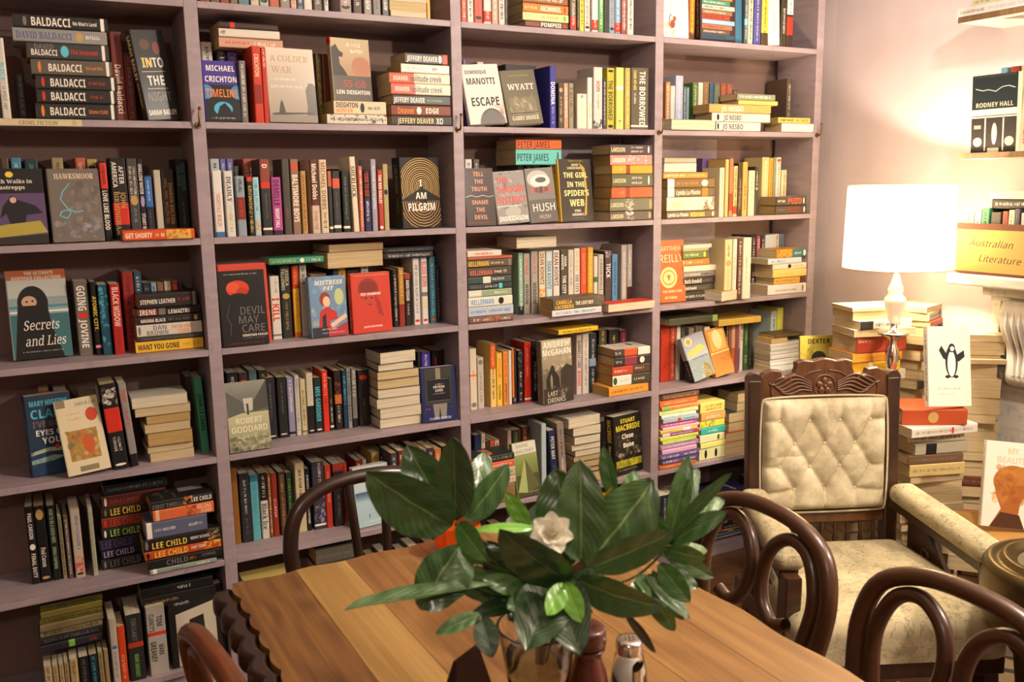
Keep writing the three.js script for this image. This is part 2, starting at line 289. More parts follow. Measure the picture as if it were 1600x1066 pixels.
const cellBooks = [];
function cell(bay, row, C, list) {
  const [lo, hi] = BAYS[bay], y0 = SHELF[row] + 0.0006, s = C.s, px = (X) => C.o[0] + X / s, py = (Y) => C.o[1] + Y / s;
  const where = ROWNAME[row] + ', ' + BAYNAME[bay], group = 'books on the ' + ROWNAME[row] + ' of the ' + BAYNAME[bay];
  const baseZ = (X) => { if (!C.base) return C.z ?? -0.008; const [[xa, ya], [xb, yb]] = C.base; const Y = ya + (yb - ya) * (X - xa) / (xb - xa); return Math.max(-0.1, Math.min(0.02, at(px(X), py(Y), 1, y0).z)); };
  const hasBack = list.some((e) => e[0] === 'B'), uprights = [], backs = [], faces = [], piles = [];
  const V = [];
  for (const e of list) {
    if (e[0] === 'V' || e[0] === 'B') {
      const [k, XL, XR, Yt, color, spine, o = {}] = e, z = o.z ?? (k === 'B' ? -0.114 : baseZ((XL + XR) / 2));
      let x0, x1, h;
      if (k === 'V') { x0 = xAt(px(XL), y0, z); x1 = xAt(px(XR), y0, z); h = o.h ?? yAt(py(Yt), (x0 + x1) / 2, z) - y0; }
      else { const a = at(px(XL), py(Yt), 2, z), b = at(px(XR), py(Yt), 2, z); x0 = a.x; x1 = b.x; h = (a.y + b.y) / 2 - y0; }
      if (C.maxH) h = Math.min(h, C.maxH);
      h = Math.min(h, PITCH - 0.024);
      V.push({ k, x0, x1, h, z, color, spine, o });
    }
  }
  for (const k of ['V', 'B']) {
    const L = V.filter((v) => v.k === k).sort((a, b) => a.x0 - b.x0); let prev = lo + 0.001;
    for (const v of L) { v.x0 = Math.max(v.x0, prev); v.x1 = Math.min(Math.max(v.x1, v.x0 + 0.008), hi - 0.001); if (v.x1 - v.x0 < 0.006) v.x0 = v.x1 - 0.006; prev = v.x1 + 0.0006; }
    for (const v of L) {
      const lim = v.z - BACK - 0.006, w = Math.min(v.o.d ?? (k === 'V' && hasBack ? 0.104 : v.h * rr(0.6, 0.66)), lim), t = v.x1 - v.x0;
      const b = makeBook({ t, h: v.h, w: Math.max(w, 0.05), color: v.color, spine: v.spine, page: v.o.page ?? (rnd() < 0.5 ? 1 : 0), hard: v.o.hard });
      const lean = (v.o.lean ?? 0) * DEG;
      if (lean) { const pv = lean > 0 ? -t / 2 : t / 2; b.position.set((v.x0 + v.x1) / 2 + pv - pv * Math.cos(lean), y0 - pv * Math.sin(lean) , v.z); b.rotation.z = lean; } else { b.position.set((v.x0 + v.x1) / 2, y0, v.z); b.rotation.y = rr(-0.012, 0.012); }
      (k === 'V' ? uprights : backs).push({ b, x: v.x0, color: v.color, spine: v.spine });
    }
  }
  for (const e of list) {
    if (e[0] === 'F') {
      const [, XL, XR, Yt, color, art, o = {}] = e, z = o.z ?? baseZ(XL), t = o.t ?? 0.024, yb = o.y ?? (o.by ? yAt(py(o.by), xAt(px(XL), y0, z), z) : y0), roll = (o.roll ?? 0) * DEG, tilt = (o.tilt ?? 7) * DEG, yaw = (o.yaw ?? 0) * DEG;
      let x0 = xAt(px(XL), yb, z), x1 = xAt(px(XR), yb, z); if (!o.free) { x0 = Math.max(x0, lo + 0.003); x1 = Math.min(x1, hi - 0.003); }
      const w = (x1 - x0) / Math.cos(roll) / Math.cos(yaw), top = o.h ? 0 : yAt(py(Yt), (x0 + x1) / 2, z - 0.02) - yb, h = o.h ?? Math.min((top - w * Math.sin(Math.abs(roll))) / Math.cos(roll) / Math.cos(tilt), PITCH - 0.03);
      const b = makeBook({ t, h, w, color, spine: o.spine, art, page: o.page ?? 0, hard: o.hard });
      // pivot: front cover's lower corner on the spine side (or the other one for a roll towards the fore-edge)
      const q = ax(0, 1, 0, yaw).multiply(ax(1, 0, 0, -tilt)).multiply(ax(0, 0, 1, roll)).multiply(ax(0, 1, 0, -Math.PI / 2));
      const pl = roll >= 0 ? V3(t / 2, 0, 0) : V3(t / 2, 0, -w), off = pl.applyQuaternion(q);
      b.quaternion.copy(q); b.position.set((roll >= 0 ? x0 : x1) - off.x, yb - off.y + Math.sin(tilt) * t * 0 + 0.0005, z - off.z);
      const low = V3(-t / 2, 0, 0).applyQuaternion(q).y - V3(t / 2, 0, 0).applyQuaternion(q).y; if (low < 0) b.position.y -= low;
      faces.push({ b, x: x0, color, spine: o.name });
    }
    if (e[0] === 'S') {
      const [, O, books] = e; let y = O.y ?? (O.by ? yAt(py(O.by), xAt(px((books[0][0] + books[0][1]) / 2), y0, O.z ?? 0), O.z ?? 0) : y0); const pile = [];
      for (const [XL, XR, Yt, color, spine, o = {}] of books) {
        const z = o.z ?? (O.z ?? baseZ(XL)) + rr(-0.004, 0.004), xm0 = xAt(px((XL + XR) / 2), y, z); let yt = yAt(py(Yt), xm0, z), t = Math.max(0.007, Math.min(yt - y, 0.075));
        let x0 = Math.max(xAt(px(XL), y + t / 2, z), O.free ? -9 : lo + 0.005), x1 = Math.min(xAt(px(XR), y + t / 2, z), O.free ? 9 : hi - 0.005);
        const h = Math.max(x1 - x0, 0.09), w = Math.min(o.d ?? O.d ?? h * 0.63, z - BACK - 0.008), yaw = (o.yaw ?? rr(-1.2, 1.2)) * DEG;
        const b = makeBook({ t: t - 0.0004, h, w, color, spine, art: o.art, page: o.page ?? (o.p ? 1 : (rnd() < 0.6 ? 2 : 1)), hard: o.hard });
        const q = ax(0, 1, 0, yaw).multiply(ax(0, 0, 1, Math.PI / 2)), xc = (x0 + x1) / 2;
        if (o.p) { b.quaternion.copy(ax(0, 1, 0, yaw + Math.PI).multiply(ax(0, 0, 1, Math.PI / 2))); const f = V3(0, h / 2, -w).applyQuaternion(b.quaternion); b.position.set(xc - f.x, y + t / 2, z - f.z); }
        else { b.quaternion.copy(q); const f = V3(0, h / 2, 0).applyQuaternion(q); b.position.set(xc - f.x, y + t / 2, z - f.z); }
        pile.push({ b, x: x0, color, spine, p: o.p }); y += t + 0.0002;
      }
      piles.push({ x: pile[0].x, pile });
    }
  }
  const near = (q) => (FL / Math.max(1.5, q.b.position.distanceTo(CP))) ** 2 * [0.3, 1, 1, 1, 1, 1, bay ? 0.12 : 0.6][row], size = (q) => q.b.userData.size;
  const rank = (L, f) => L.sort((a, b) => b.x - a.x).forEach((q, i) => f(q, i + 1));
  rank(uprights, (q, i) => tagBook(q.b, hueName(q.color) + ' paperback, ' + inkOf(q.spine) + ORD(i) + ' upright from lamp,', where, group, size(q)[0] * size(q)[1] * near(q)));
  rank(backs, (q, i) => tagBook(q.b, hueName(q.color) + ' paperback, ' + ORD(i) + ' from lamp in rear row,', where, group, size(q)[0] * 0.045 * near(q)));
  rank(faces, (q, i) => tagBook(q.b, hueName(q.color) + ' book facing out, ' + (q.spine ? q.spine.replace(/^an? /, '') : ORD(i) + ' from lamp') + ',', where, group, size(q)[1] * size(q)[2] * near(q)));
  rank(piles, (P, j) => P.pile.forEach((q, i) => tagBook(q.b, q.p ? 'flat paperback showing page edges, ' + ORD(i + 1) + ' up in ' + ORD(j) + ' pile,' : hueName(q.color) + ' paperback, ' + inkOf(q.spine) + ORD(i + 1) + ' up, ' + ORD(j) + ' pile,', where, group, size(q)[0] * size(q)[1] * near(q))));
}
// ================================================================ far bay: book colours carry its shade, as on the lowest shelves
cell(0, 0, { o: [0, 0], s: 4.845, z: -0.01 }, [['V', 700, 800, 0, '#4a3a34', '=~n', { h: .2 }], ['V', 820, 900, 0, '#5a4a44', '=', { h: .19 }], ['V', 910, 990, 0, '#2c2a30', '=', { h: .2 }], ['V', 1000, 1110, 0, '#6a3a30', '=', { h: .19 }], ['V', 1130, 1250, 0, '#3a3a36', '=', { h: .21 }], ['V', 400, 520, 0, '#32404a', '=', { h: .2 }], ['V', 530, 680, 0, '#5a4a30', '=', { h: .2 }]]);
cell(0, 1, { o: [0, 0], s: 4.845, z: -0.008 }, [
  ['V', 22, 88, 285, '#cfc8b8', 'BLOCK~c~.28~.55;=~d~.6~.9', { d: .1 }],
  ['V', 150, 215, 560, '#2a2226', '=~d', { d: .1, z: -.09 }],
  ['S', { z: -.004 }, [[275, 888, 785, '#2b2a28', '@~o~.06~.1;BALDACCI~w~.16~.6~.5~.7;Stone Cold~o~.64~.88~.5~.4;#~w~.92~.96'], [282, 885, 680, '#2a2927', '@~r~.06~.1;BALDACCI~w~.16~.6~.5~.7;=~r~.66~.86~.5~.45;#~w~.92~.96'], [275, 888, 575, '#2d2c2a', '@~r~.06~.1;BALDACCI~w~.16~.6~.5~.7;=~r~.64~.88~.5~.45;#~w~.92~.96'], [235, 850, 455, '#5d5749', '@~o~.08~.12;BALDACCI~w~.2~.62~.5~.7;The Last Mile~o~.66~.88~.5~.4;#~w~.92~.96'], [205, 825, 330, '#3a3a38', 'DAVID~d~.08~.32~.25~.35;BALDACCI~w~.04~.36~.6~.55;@~c~.4~.5;The Innocent~r~.52~.86~.5~.5;#~w~.91~.95'], [95, 810, 222, '#8f8d88', 'DAVID BALDACCI~#4a5a86~.03~.62~.5~.85~f;@~n~.66~.74;=~w~.77~.93'], [95, 815, 120, '#262524', '@~d~.1~.14;BALDACCI~w~.18~.6~.5~.75;No Man\'s Land~w~.62~.88~.5~.45;#~w~.92~.96']]],
  ['B', 825, 915, 240, '#7a3c3a', 'David Baldacci~w~.35~.9'], ['B', 925, 1000, 400, '#641e1a', '=~d'],
  ['F', 1120, 1375, 225, '#1f1f1e', [['e', .35, .16, .16, .06, '#5c3a20'], ['e', .7, .2, .12, .07, '#7a3828'], ['t', 'INTO', .36, .15, .7, 'w'], ['t', 'IN', .36, .15, .34, 'y', 's', .33], ['r', .1, .46, .75, .006, 'w'], ['t', 'THE', .56, .15, .55, 'w'], ['r', .18, .65, .65, .006, 'w'], ['t', 'NIGHT', .74, .14, .75, 'd'], ['t', 'SARAH BAILEY', .92, .12, .9, 'w']], { spine: 'SARAH BAILEY~w~.05~.55~.5~.8;INTO THE NIGHT~y~.58~.85~.5~.5', t: .03, roll: 5, yaw: 14, z: -.045, name: 'white capitals on black' }],
]);
cell(0, 2, { o: [0, 220], s: 4.706, z: -0.1 }, [
  ['F', -140, 365, 215, '#1c1815', [['t', 'Death Walks in', .17, .07, .8, 'w', 'f'], ['t', 'Eastrepps', .25, .07, .5, 'w', 'f'], ['e', .5, .08, .06, .04, 'y'], ['r', 0, .33, 1, .6, '#5a4468'], ['p', [.5, .36, .6, .42, .85, .5, .95, .6, .7, .62, .66, .78, .46, .78, .4, .6, .3, .66, .36, .5, .44, .42], '#1a1820'], ['e', .52, .42, .05, .04, '#c8a890'], ['p', [0, .8, .4, .74, .9, .7, 1, .86, 0, .93], '#a89a3c'], ['p', [0, .93, 1, .88, 1, 1, 0, 1], '#2a241e']], { z: -.006, t: .02, tilt: 10, name: 'caped figure on purple' }],
  ['F', 393, 775, 215, '#6e655c', [['t', 'HAWKSMOOR', .1, .1, .78, '#d8c8a0', 'f'], ['n', .35, .2, .6, .55, ['#8a8078', '#9a9088', '#5a524c'], 60], ['l', [.4, .2, .25, .32, .2, .42, .3, .52, .38, .6, .3, .68, .16, .64, .2, .58, .36, .56, .5, .6, .62, .58], 'c', .02], ['n', .05, .72, .9, .22, ['#8a8894', '#5a5a70', '#a8a49c'], 50]], { z: -.004, t: .018, tilt: 10, name: 'cyan line drawing' }],
  ['B', 0, 60, 130, '#5a4038', ''], ['B', 75, 150, 125, '#3f86a0', '=~w'], ['B', 175, 275, 135, '#2c3a40', '=~c'], ['B', 375, 460, 125, '#9a8c66', '=~k'], ['B', 550, 625, 125, '#c0614a', '=~w'], ['B', 635, 710, 135, '#b09a5a', '@~k~.08~.12'],
  ['V', 778, 832, 150, '#181514', '#~r~.02~.34;=~k~.06~.3~.5~.6;LOVE LIKE BLOOD~w~.36~.86~.5~.75', { z: -.03, d: .08 }],
  ['V', 852, 968, 125, '#26221f', '#~r~.55~.82;AFTER~w~.08~.34~.3~.36;AMERICA~w~.05~.36~.72~.36;JOHN~n~.42~.62~.3~.4;BIRMINGHAM~n~.4~.96~.72~.36~f'], ['V', 975, 1050, 130, '#4a4541', '=~w~.1~.5~.32~.4;=~w~.1~.5~.7~.4;@~n~.46~.58;=~c~.62~.8~.5~.4'], ['V', 1053, 1092, 135, '#232128', 'SHALLOW WATER~w~.06~.44~.5~.8;@~l~.46~.6;STUART BLACK~w~.68~.97~.5~.8'], ['V', 1094, 1150, 255, '#25262e', '#~b~.02~.5;=~w~.08~.42~.5~.4;=~d~.55~.9~.5~.4'], ['V', 1165, 1215, 215, '#c9bfa8', ''], ['V', 1220, 1312, 210, '#3b2f28', 'SHARON BOLTON~n~.14~.86~.32~.36;=~n~.14~.8~.7~.4'], ['V', 1328, 1408, 135, '#15181a', 'DEAD WOMAN~#3a7a78~.05~.4~.32~.4;WALKING~#3a7a78~.08~.35~.7~.4;=~d~.55~.9~.5~.3'],
  ['S', { z: .012, d: .088 }, [[905, 1430, 655, '#d0521e', '#~#d8a848~.6~.95;GET SHORTY~w~.03~.4~.5~.75;=~w~.45~.62~.5~.6;*~#b84a20~.55~.9']]],
]);
cell(0, 3, { o: [0, 390], s: 4.571, base: [[95, 775], [1480, 728]] }, [
  ['F', 98, 525, 160, '#8fa09c', [['r', 0, 0, 1, .11, '#c06a3a'], ['t', 'THE ULTIMATE', .035, .055, .5, 'w', 's', .55], ['t', 'SUSPENSE COLLECTION', .085, .05, .85, 'w'], ['r', 0, .11, 1, .2, '#b8bcb0'], ['r', 0, .4, 1, .03, '#4a8a94'], ['r', 0, .46, 1, .02, '#e0e4dc'], ['r', 0, .5, 1, .5, '#3a6a6e'], ['e', .4, .38, .26, .2, '#17130f'], ['p', [.14, .4, .64, .36, .68, .62, .86, 1, .02, 1, .1, .6], '#15110e'], ['e', .34, .36, .13, .07, '#c8a084'], ['r', .2, .4, .3, .06, '#17130f'], ['e', .3, .355, .02, .01, 'k'], ['e', .4, .35, .02, .01, 'k'], ['t', 'Secrets', .62, .15, .62, 'w', 'f', .5, 'italic'], ['t', 'and Lies', .8, .15, .7, 'w', 'f', .55, 'italic'], ['m', .15, .85, .92, .014, 'w']], { t: .028, tilt: 8, hard: 1, page: 3, name: 'hooded figure' }],
  ['V', 572, 672, 225, '#6b665c', 'GOING~w~.06~.4~.5~.7;JOVINE~w~.52~.9~.5~.6;@~r~.42~.5'], ['V', 690, 735, 232, '#17150f', 'ATOMIC CITY.~y~.06~.8~.5~.8;#~p~.86~.9'], ['V', 740, 810, 252, '#1f4a5c', '*~c~.05~.9;=~c~.1~.5~.6~.5'], ['V', 825, 895, 247, '#a8231c', 'BLACK WIDOW~#e8c8b8~.04~.6~.5~.72;=~#7a1814~.65~.95'],
  ['S', {}, [[970, 1478, 643, '#e0b030', 'WANT YOU GONE~k~.03~.64~.5~.7;=~#b8862a~.7~.95'], [985, 1472, 612, '#3a3530', '=~d'], [978, 1478, 522, '#cfcabd', 'DAN~d~.24~.46~.3~.45;BROWN~d~.14~.48~.7~.45;THE DA VINCI~o~.52~.86~.32~.4;CODE~o~.62~.8~.72~.4;@~d~.02~.06'], [975, 1465, 470, '#23201d', 'HAVANA BLACK~w~.06~.44~.5~.62;=~d~.48~.84~.5~.5;@~n~.88~.94'], [962, 1463, 408, '#2a2522', '#~#7a2a1e~.04~.34;IRENE~w~.07~.32~.5~.8;#~d~.36~.46;LEMAITRE~w~.5~.84~.6~.6'], [990, 1408, 310, '#2b2320', 'STEPHEN LEATHER~w~.02~.62~.55~.5;=~r~.66~.88~.5~.4;#~d~.92~.97']]],
  ['B', 865, 945, 157, '#8f2a22', '=~k'], ['B', 950, 1005, 160, '#2c4a5c', '=~w'], ['B', 1015, 1070, 237, '#262a33', '=~l'], ['B', 1075, 1115, 237, '#7fa0ae', '=~k'], ['B', 1120, 1165, 237, '#8a5a48', ''], ['B', 1170, 1220, 226, '#c9bfa0', ''], ['B', 1225, 1270, 226, '#b03228', '=~w'], ['B', 1275, 1300, 230, '#30303a', ''],
]);
cell(0, 4, { o: [0, 560], s: 4.571, base: [[490, 850], [1390, 690]] }, [
  ['F', 232, 560, 262, '#26384a', [['t', 'MARY HIGGINS', .1, .09, .86, '#56b6cc'], ['t', 'CLARK', .23, .15, .86, '#56b6cc'], ['t', "I'VE GOT", .36, .1, .7, '#8a5a60', 's', .45], ['t', 'EYES ON', .47, .1, .75, 'w', 's', .52], ['t', 'YOU', .57, .11, .5, 'w', 's', .5], ['r', 0, .62, 1, .38, '#1f3a5a'], ['p', [0, .7, .4, .66, 1, .68, 1, .73, .4, .71, 0, .74], '#a8b48a'], ['p', [0, .8, .5, .76, .8, .79, .5, .83, 0, .85], '#8aa894'], ['n', 0, .6, 1, .4, ['#2a5a78', '#17304a'], 40], ['e', .6, .66, .05, .03, 'r']], { t: .04, tilt: 3, yaw: 8, z: -.06, spine: 'CLARK~c~.1~.5;=~w~.55~.9', name: 'large cyan capital lettering' }],
  ['F', 490, 800, 298, '#d8cba6', [['r', 0, 0, .22, .1, '#8a7c5a'], ['t', 'JAMES M. CAIN', .08, .06, .5, 'd', 'f', .7], ['e', .79, .24, .14, .09, '#c8452c'], ['m', .2, .55, .2, .03, '#c8a070'], ['m', .2, .55, .27, .03, '#c8a070'], ['r', .12, .42, .72, .4, '#a8823c'], ['n', .14, .43, .68, .38, ['#c8602c', '#e0a848', '#4a5a4a', '#d8c8a0', '#8a4a2a'], 60], ['e', .6, .62, .14, .12, '#c05a2a'], ['r', .28, .9, .45, .07, '#8a7c5a']], { t: .02, roll: 5, tilt: 14, z: -.002, name: 'a round red badge on cream' }],
  ['B', 270, 350, 235, '#8a3a2a', ''], ['B', 380, 480, 240, '#2a2622', ''], ['B', 560, 690, 270, '#4a4036', '=~d'], ['B', 1322, 1390, 130, '#3a2a26', ''],
  ['V', 815, 925, 180, '#1d1a18', '*~w~.02~.24;#~#c8301e~.28~.56;=~w~.62~.8~.35~.3;=~w~.62~.8~.65~.3;@~w~.93~.96', { lean: 4, z: -.02 }], ['V', 942, 996, 172, '#8d8780', '#~k~.84~.99;TONY~r~.05~.26~.5~.6;=~r~.3~.55~.5~.5', { lean: 4, z: -.02 }],
  ['S', { d: .12 }, [[1075, 1388, 662, '#c8b8a0', '', { p: 1 }], [1055, 1380, 612, '#7a6a50', '', { p: 1 }], [1058, 1375, 520, '#6a3a2a', '', { p: 1, page: 2 }], [1035, 1360, 462, '#c0b090', '', { p: 1 }], [1047, 1360, 398, '#4a4036', '', { p: 1, page: 2 }], [965, 1360, 338, '#8a7a60', '', { p: 1 }], [942, 1338, 268, '#c8c2b2', '', { p: 1, page: 0 }]]],
  ['V', 1445, 1500, 140, '#3f8a6a', 'JOHN LE CARRE~k~.2~.72~.5~.6', { lean: 2 }],
]);
cell(0, 5, { o: [0, 730], s: 4.324, base: [[225, 778], [1465, 652]] }, [
  ['V', 222, 276, 270, '#1a1817', 'PAUL CARSON~w~.08~.42~.5~.6;@~w~.48~.56;FINAL DUTY~w~.6~.92~.5~.6'], ['V', 280, 352, 265, '#171513', '@~n~.04~.18;Paul Carson~w~.54~.8~.5~.55~f;@~n~.92~.96'], ['V', 365, 420, 262, '#171c18', 'HOW TO BE A GOOD WIFE~#a8b488~.04~.5~.5~.6;EMMA CHAPMAN~#a8b488~.55~.85~.5~.5'], ['V', 430, 456, 332, '#8a8058', '=~k'], ['V', 468, 500, 332, '#5a4a48', '=~w'], ['V', 515, 580, 285, '#b8a48e', '=~b~.1~.6~.4~.7;*~r~.7~.92;@~k~.93~.96'], ['V', 636, 666, 272, '#a8a890', '=~d'],
  ['S', { z: -.104, d: .1 }, [[690, 1120, 592, '#1c1a1c', '@~d~.03~.07;LEE CHILD~d~.12~.6~.5~.8'], [690, 1120, 530, '#1d1b2a', 'LEE CHILD~l~.02~.5~.5~.8'], [675, 1110, 462, '#221c2c', 'LEE CHILD~#5a4a78~.02~.5~.5~.8'], [690, 1120, 388, '#1c2620', '@~w~.03~.07;LEE CHILD~#a8c060~.12~.6~.5~.8'], [690, 1120, 318, '#7a3020', '@~r~.03~.07;LEE CHILD~#b0452c~.12~.6~.5~.8'], [690, 1120, 248, '#2a1c18', '@~d~.03~.07;LEE CHILD~y~.12~.6~.5~.8'], [690, 1120, 170, '#5c2820', '@~w~.03~.07;=~#a04a38~.12~.6~.5~.8'], [700, 1130, 95, '#1a201e', '=~d']]],
  ['S', { z: .002, d: .1 }, [[1015, 1465, 655, '#8f988c', '#~w~.04~.1;CHILD~d~.22~.56~.55~.75;=~w~.7~.9'], [1000, 1500, 592, '#1f1c1a', 'CHILD~d~.24~.54~.5~.7;=~o~.56~.66;SCHOOL~d~.72~.92~.4~.4'], [980, 1500, 532, '#b84a1c', '@~k~.02~.06;LEE CHILD~y~.12~.56~.5~.8;PAST TENSE~w~.6~.8~.4~.4;*~y~.75~.99'], [970, 1510, 450, '#241e1a', '@~d~.02~.06;LEE CHILD~y~.1~.56~.6~.62;NIGHT SCHOOL~w~.6~.86~.5~.34;*~n~.82~.99'], [985, 1400, 350, '#5c6078', '#~w~.02~.1;=~w~.14~.5~.5~.4;=~w~.7~.95~.5~.5'], [1035, 1445, 265, '#d06a3c', '#~#e8b090~.04~.1;*~#8a3a24~.55~.7;KILLING~#f0c8a8~.72~.96~.3~.4;FLOOR~#f0c8a8~.78~.96~.7~.4'], [1020, 1440, 205, '#22201e', 'FIRST THRILLS~d~.02~.52~.6~.6;LEE CHILD~w~.64~.98~.45~.6;*~o~.52~.66', { art: [['r', .0, .0, 1, 1, '#23201e'], ['m', .1, .6, .2, .05, 'd'], ['m', .1, .5, .4, .05, 'd'], ['r', .55, .5, .4, .4, '#8a8680'], ['n', .5, .1, .45, .35, ['o', '#8a3a1c', 'd'], 20]] }]]],
]);
cell(0, 6, { o: [0, 890], s: 4.0, z: -0.012 }, [
  ['B', 272, 320, 605, '#b8a880', '=~e', { z: -.012 }], ['B', 325, 360, 600, '#b0a078', '=~e', { z: -.012 }], ['B', 365, 395, 592, '#b8aa84', '=~e', { z: -.012 }], ['B', 398, 426, 582, '#a8966a', '=~e', { z: -.012 }], ['B', 430, 482, 562, '#b4a070', '=~e', { z: -.012 }], ['B', 488, 550, 548, '#181614', '=~d', { z: -.012 }], ['B', 553, 606, 533, '#1c2630', '=~c', { z: -.012 }], ['B', 610, 640, 518, '#a89468', '=~e', { z: -.012 }], ['B', 645, 672, 505, '#a08c60', '', { z: -.012 }], ['B', 676, 722, 312, '#b8aea0', '@~b~.4~.45;=~d~.5~.9', { z: -.012 }], ['B', 726, 776, 357, '#c8431c', '=~#f0b090~.5~.95', { z: -.012 }], ['B', 780, 880, 282, '#2a2826', 'TOM CLANCY~d~.06~.4~.5~.5;#~#a83a20~.42~.5;MARK GREANEY~g~.6~.95~.5~.5', { z: -.012 }], ['B', 905, 1025, 232, '#aaa49a', "TOM~k~.14~.3~.3~.36;CLANCY'S~k~.1~.36~.72~.36;#~r~.37~.42;MARK~k~.56~.72~.3~.36;GREANEY~k~.5~.8~.72~.36", { z: -.012 }],
  ['F', 1085, 1420, 275, '#23201e', [['m', .1, .45, .1, .04, 'w'], ['m', .1, .4, .16, .04, 'w'], ['p', [.1, .3, .85, .2, .85, 1, .1, 1], '#c8bfa8'], ['p', [.35, .4, .62, .36, .66, 1, .4, 1], '#2a2622']], { t: .04, tilt: 4, z: -.02, h: .23, name: 'a cream block on black' }],
  ['S', { by: 492, z: -.02 }, [[255, 640, 440, '#2a2a30', '#~g~.45~.55;=~r~.8~.95'], [250, 640, 392, '#24242a', '=~d'], [252, 640, 352, '#8a8058', '=~k'], [250, 645, 312, '#7a6a48', ''], [250, 640, 272, '#6a6020', '=~k'], [255, 640, 232, '#7a7030', ''], [250, 640, 192, '#5a5420', '=~k']]],
  ['S', { by: 225, z: -.03 }, [[890, 1340, 140, '#22201e', '=~n~.05~.5'], [880, 1330, 85, '#1a1a1a', '=~w~.5~.7']]],
]);
// ================================================================ third bay
cell(1, 0, { o: [310, 0], s: 3.902, z: -0.008 }, [
  ...[[10, 70, '#7a4a38'], [75, 130, '#6a5a48'], [135, 190, '#8a4a34'], [195, 240, '#7a6a58'], [245, 310, '#5a8080'], [320, 370, '#c0b4a0'], [375, 430, '#9fb0a4'], [435, 495, '#b06048'], [500, 560, '#8a8078'], [565, 600, '#c8a890'], [605, 640, '#6a7a90'], [645, 695, '#d0c8bc'], [705, 755, '#6a625c'], [770, 795, '#d0ccc4'], [865, 935, '#9a8a84'], [945, 1000, '#4a3c38'], [1010, 1060, '#7a7268'], [1065, 1115, '#6a6460'], [1120, 1165, '#2a2622']].map(([a, b, c], i) => ['V', a, b, 0, c, ['=~w;#~r~.7~.8', '=~k', '@~k~.9~.95;=', '=~w~.3~.9'][i % 4], { h: .18 + (i * 7 % 5) * .008 }]),
  ['S', { z: 0 }, [[1172, 1392, 70, '#c8b488', '', { p: 1, page: 0 }], [1165, 1390, 10, '#b8a070', '', { p: 1, page: 1 }], [1170, 1392, -50, '#c8b898', '', { p: 1, page: 0 }]]], ['V', 1396, 1416, 0, '#c8a050', '', { h: .2 }],
]);
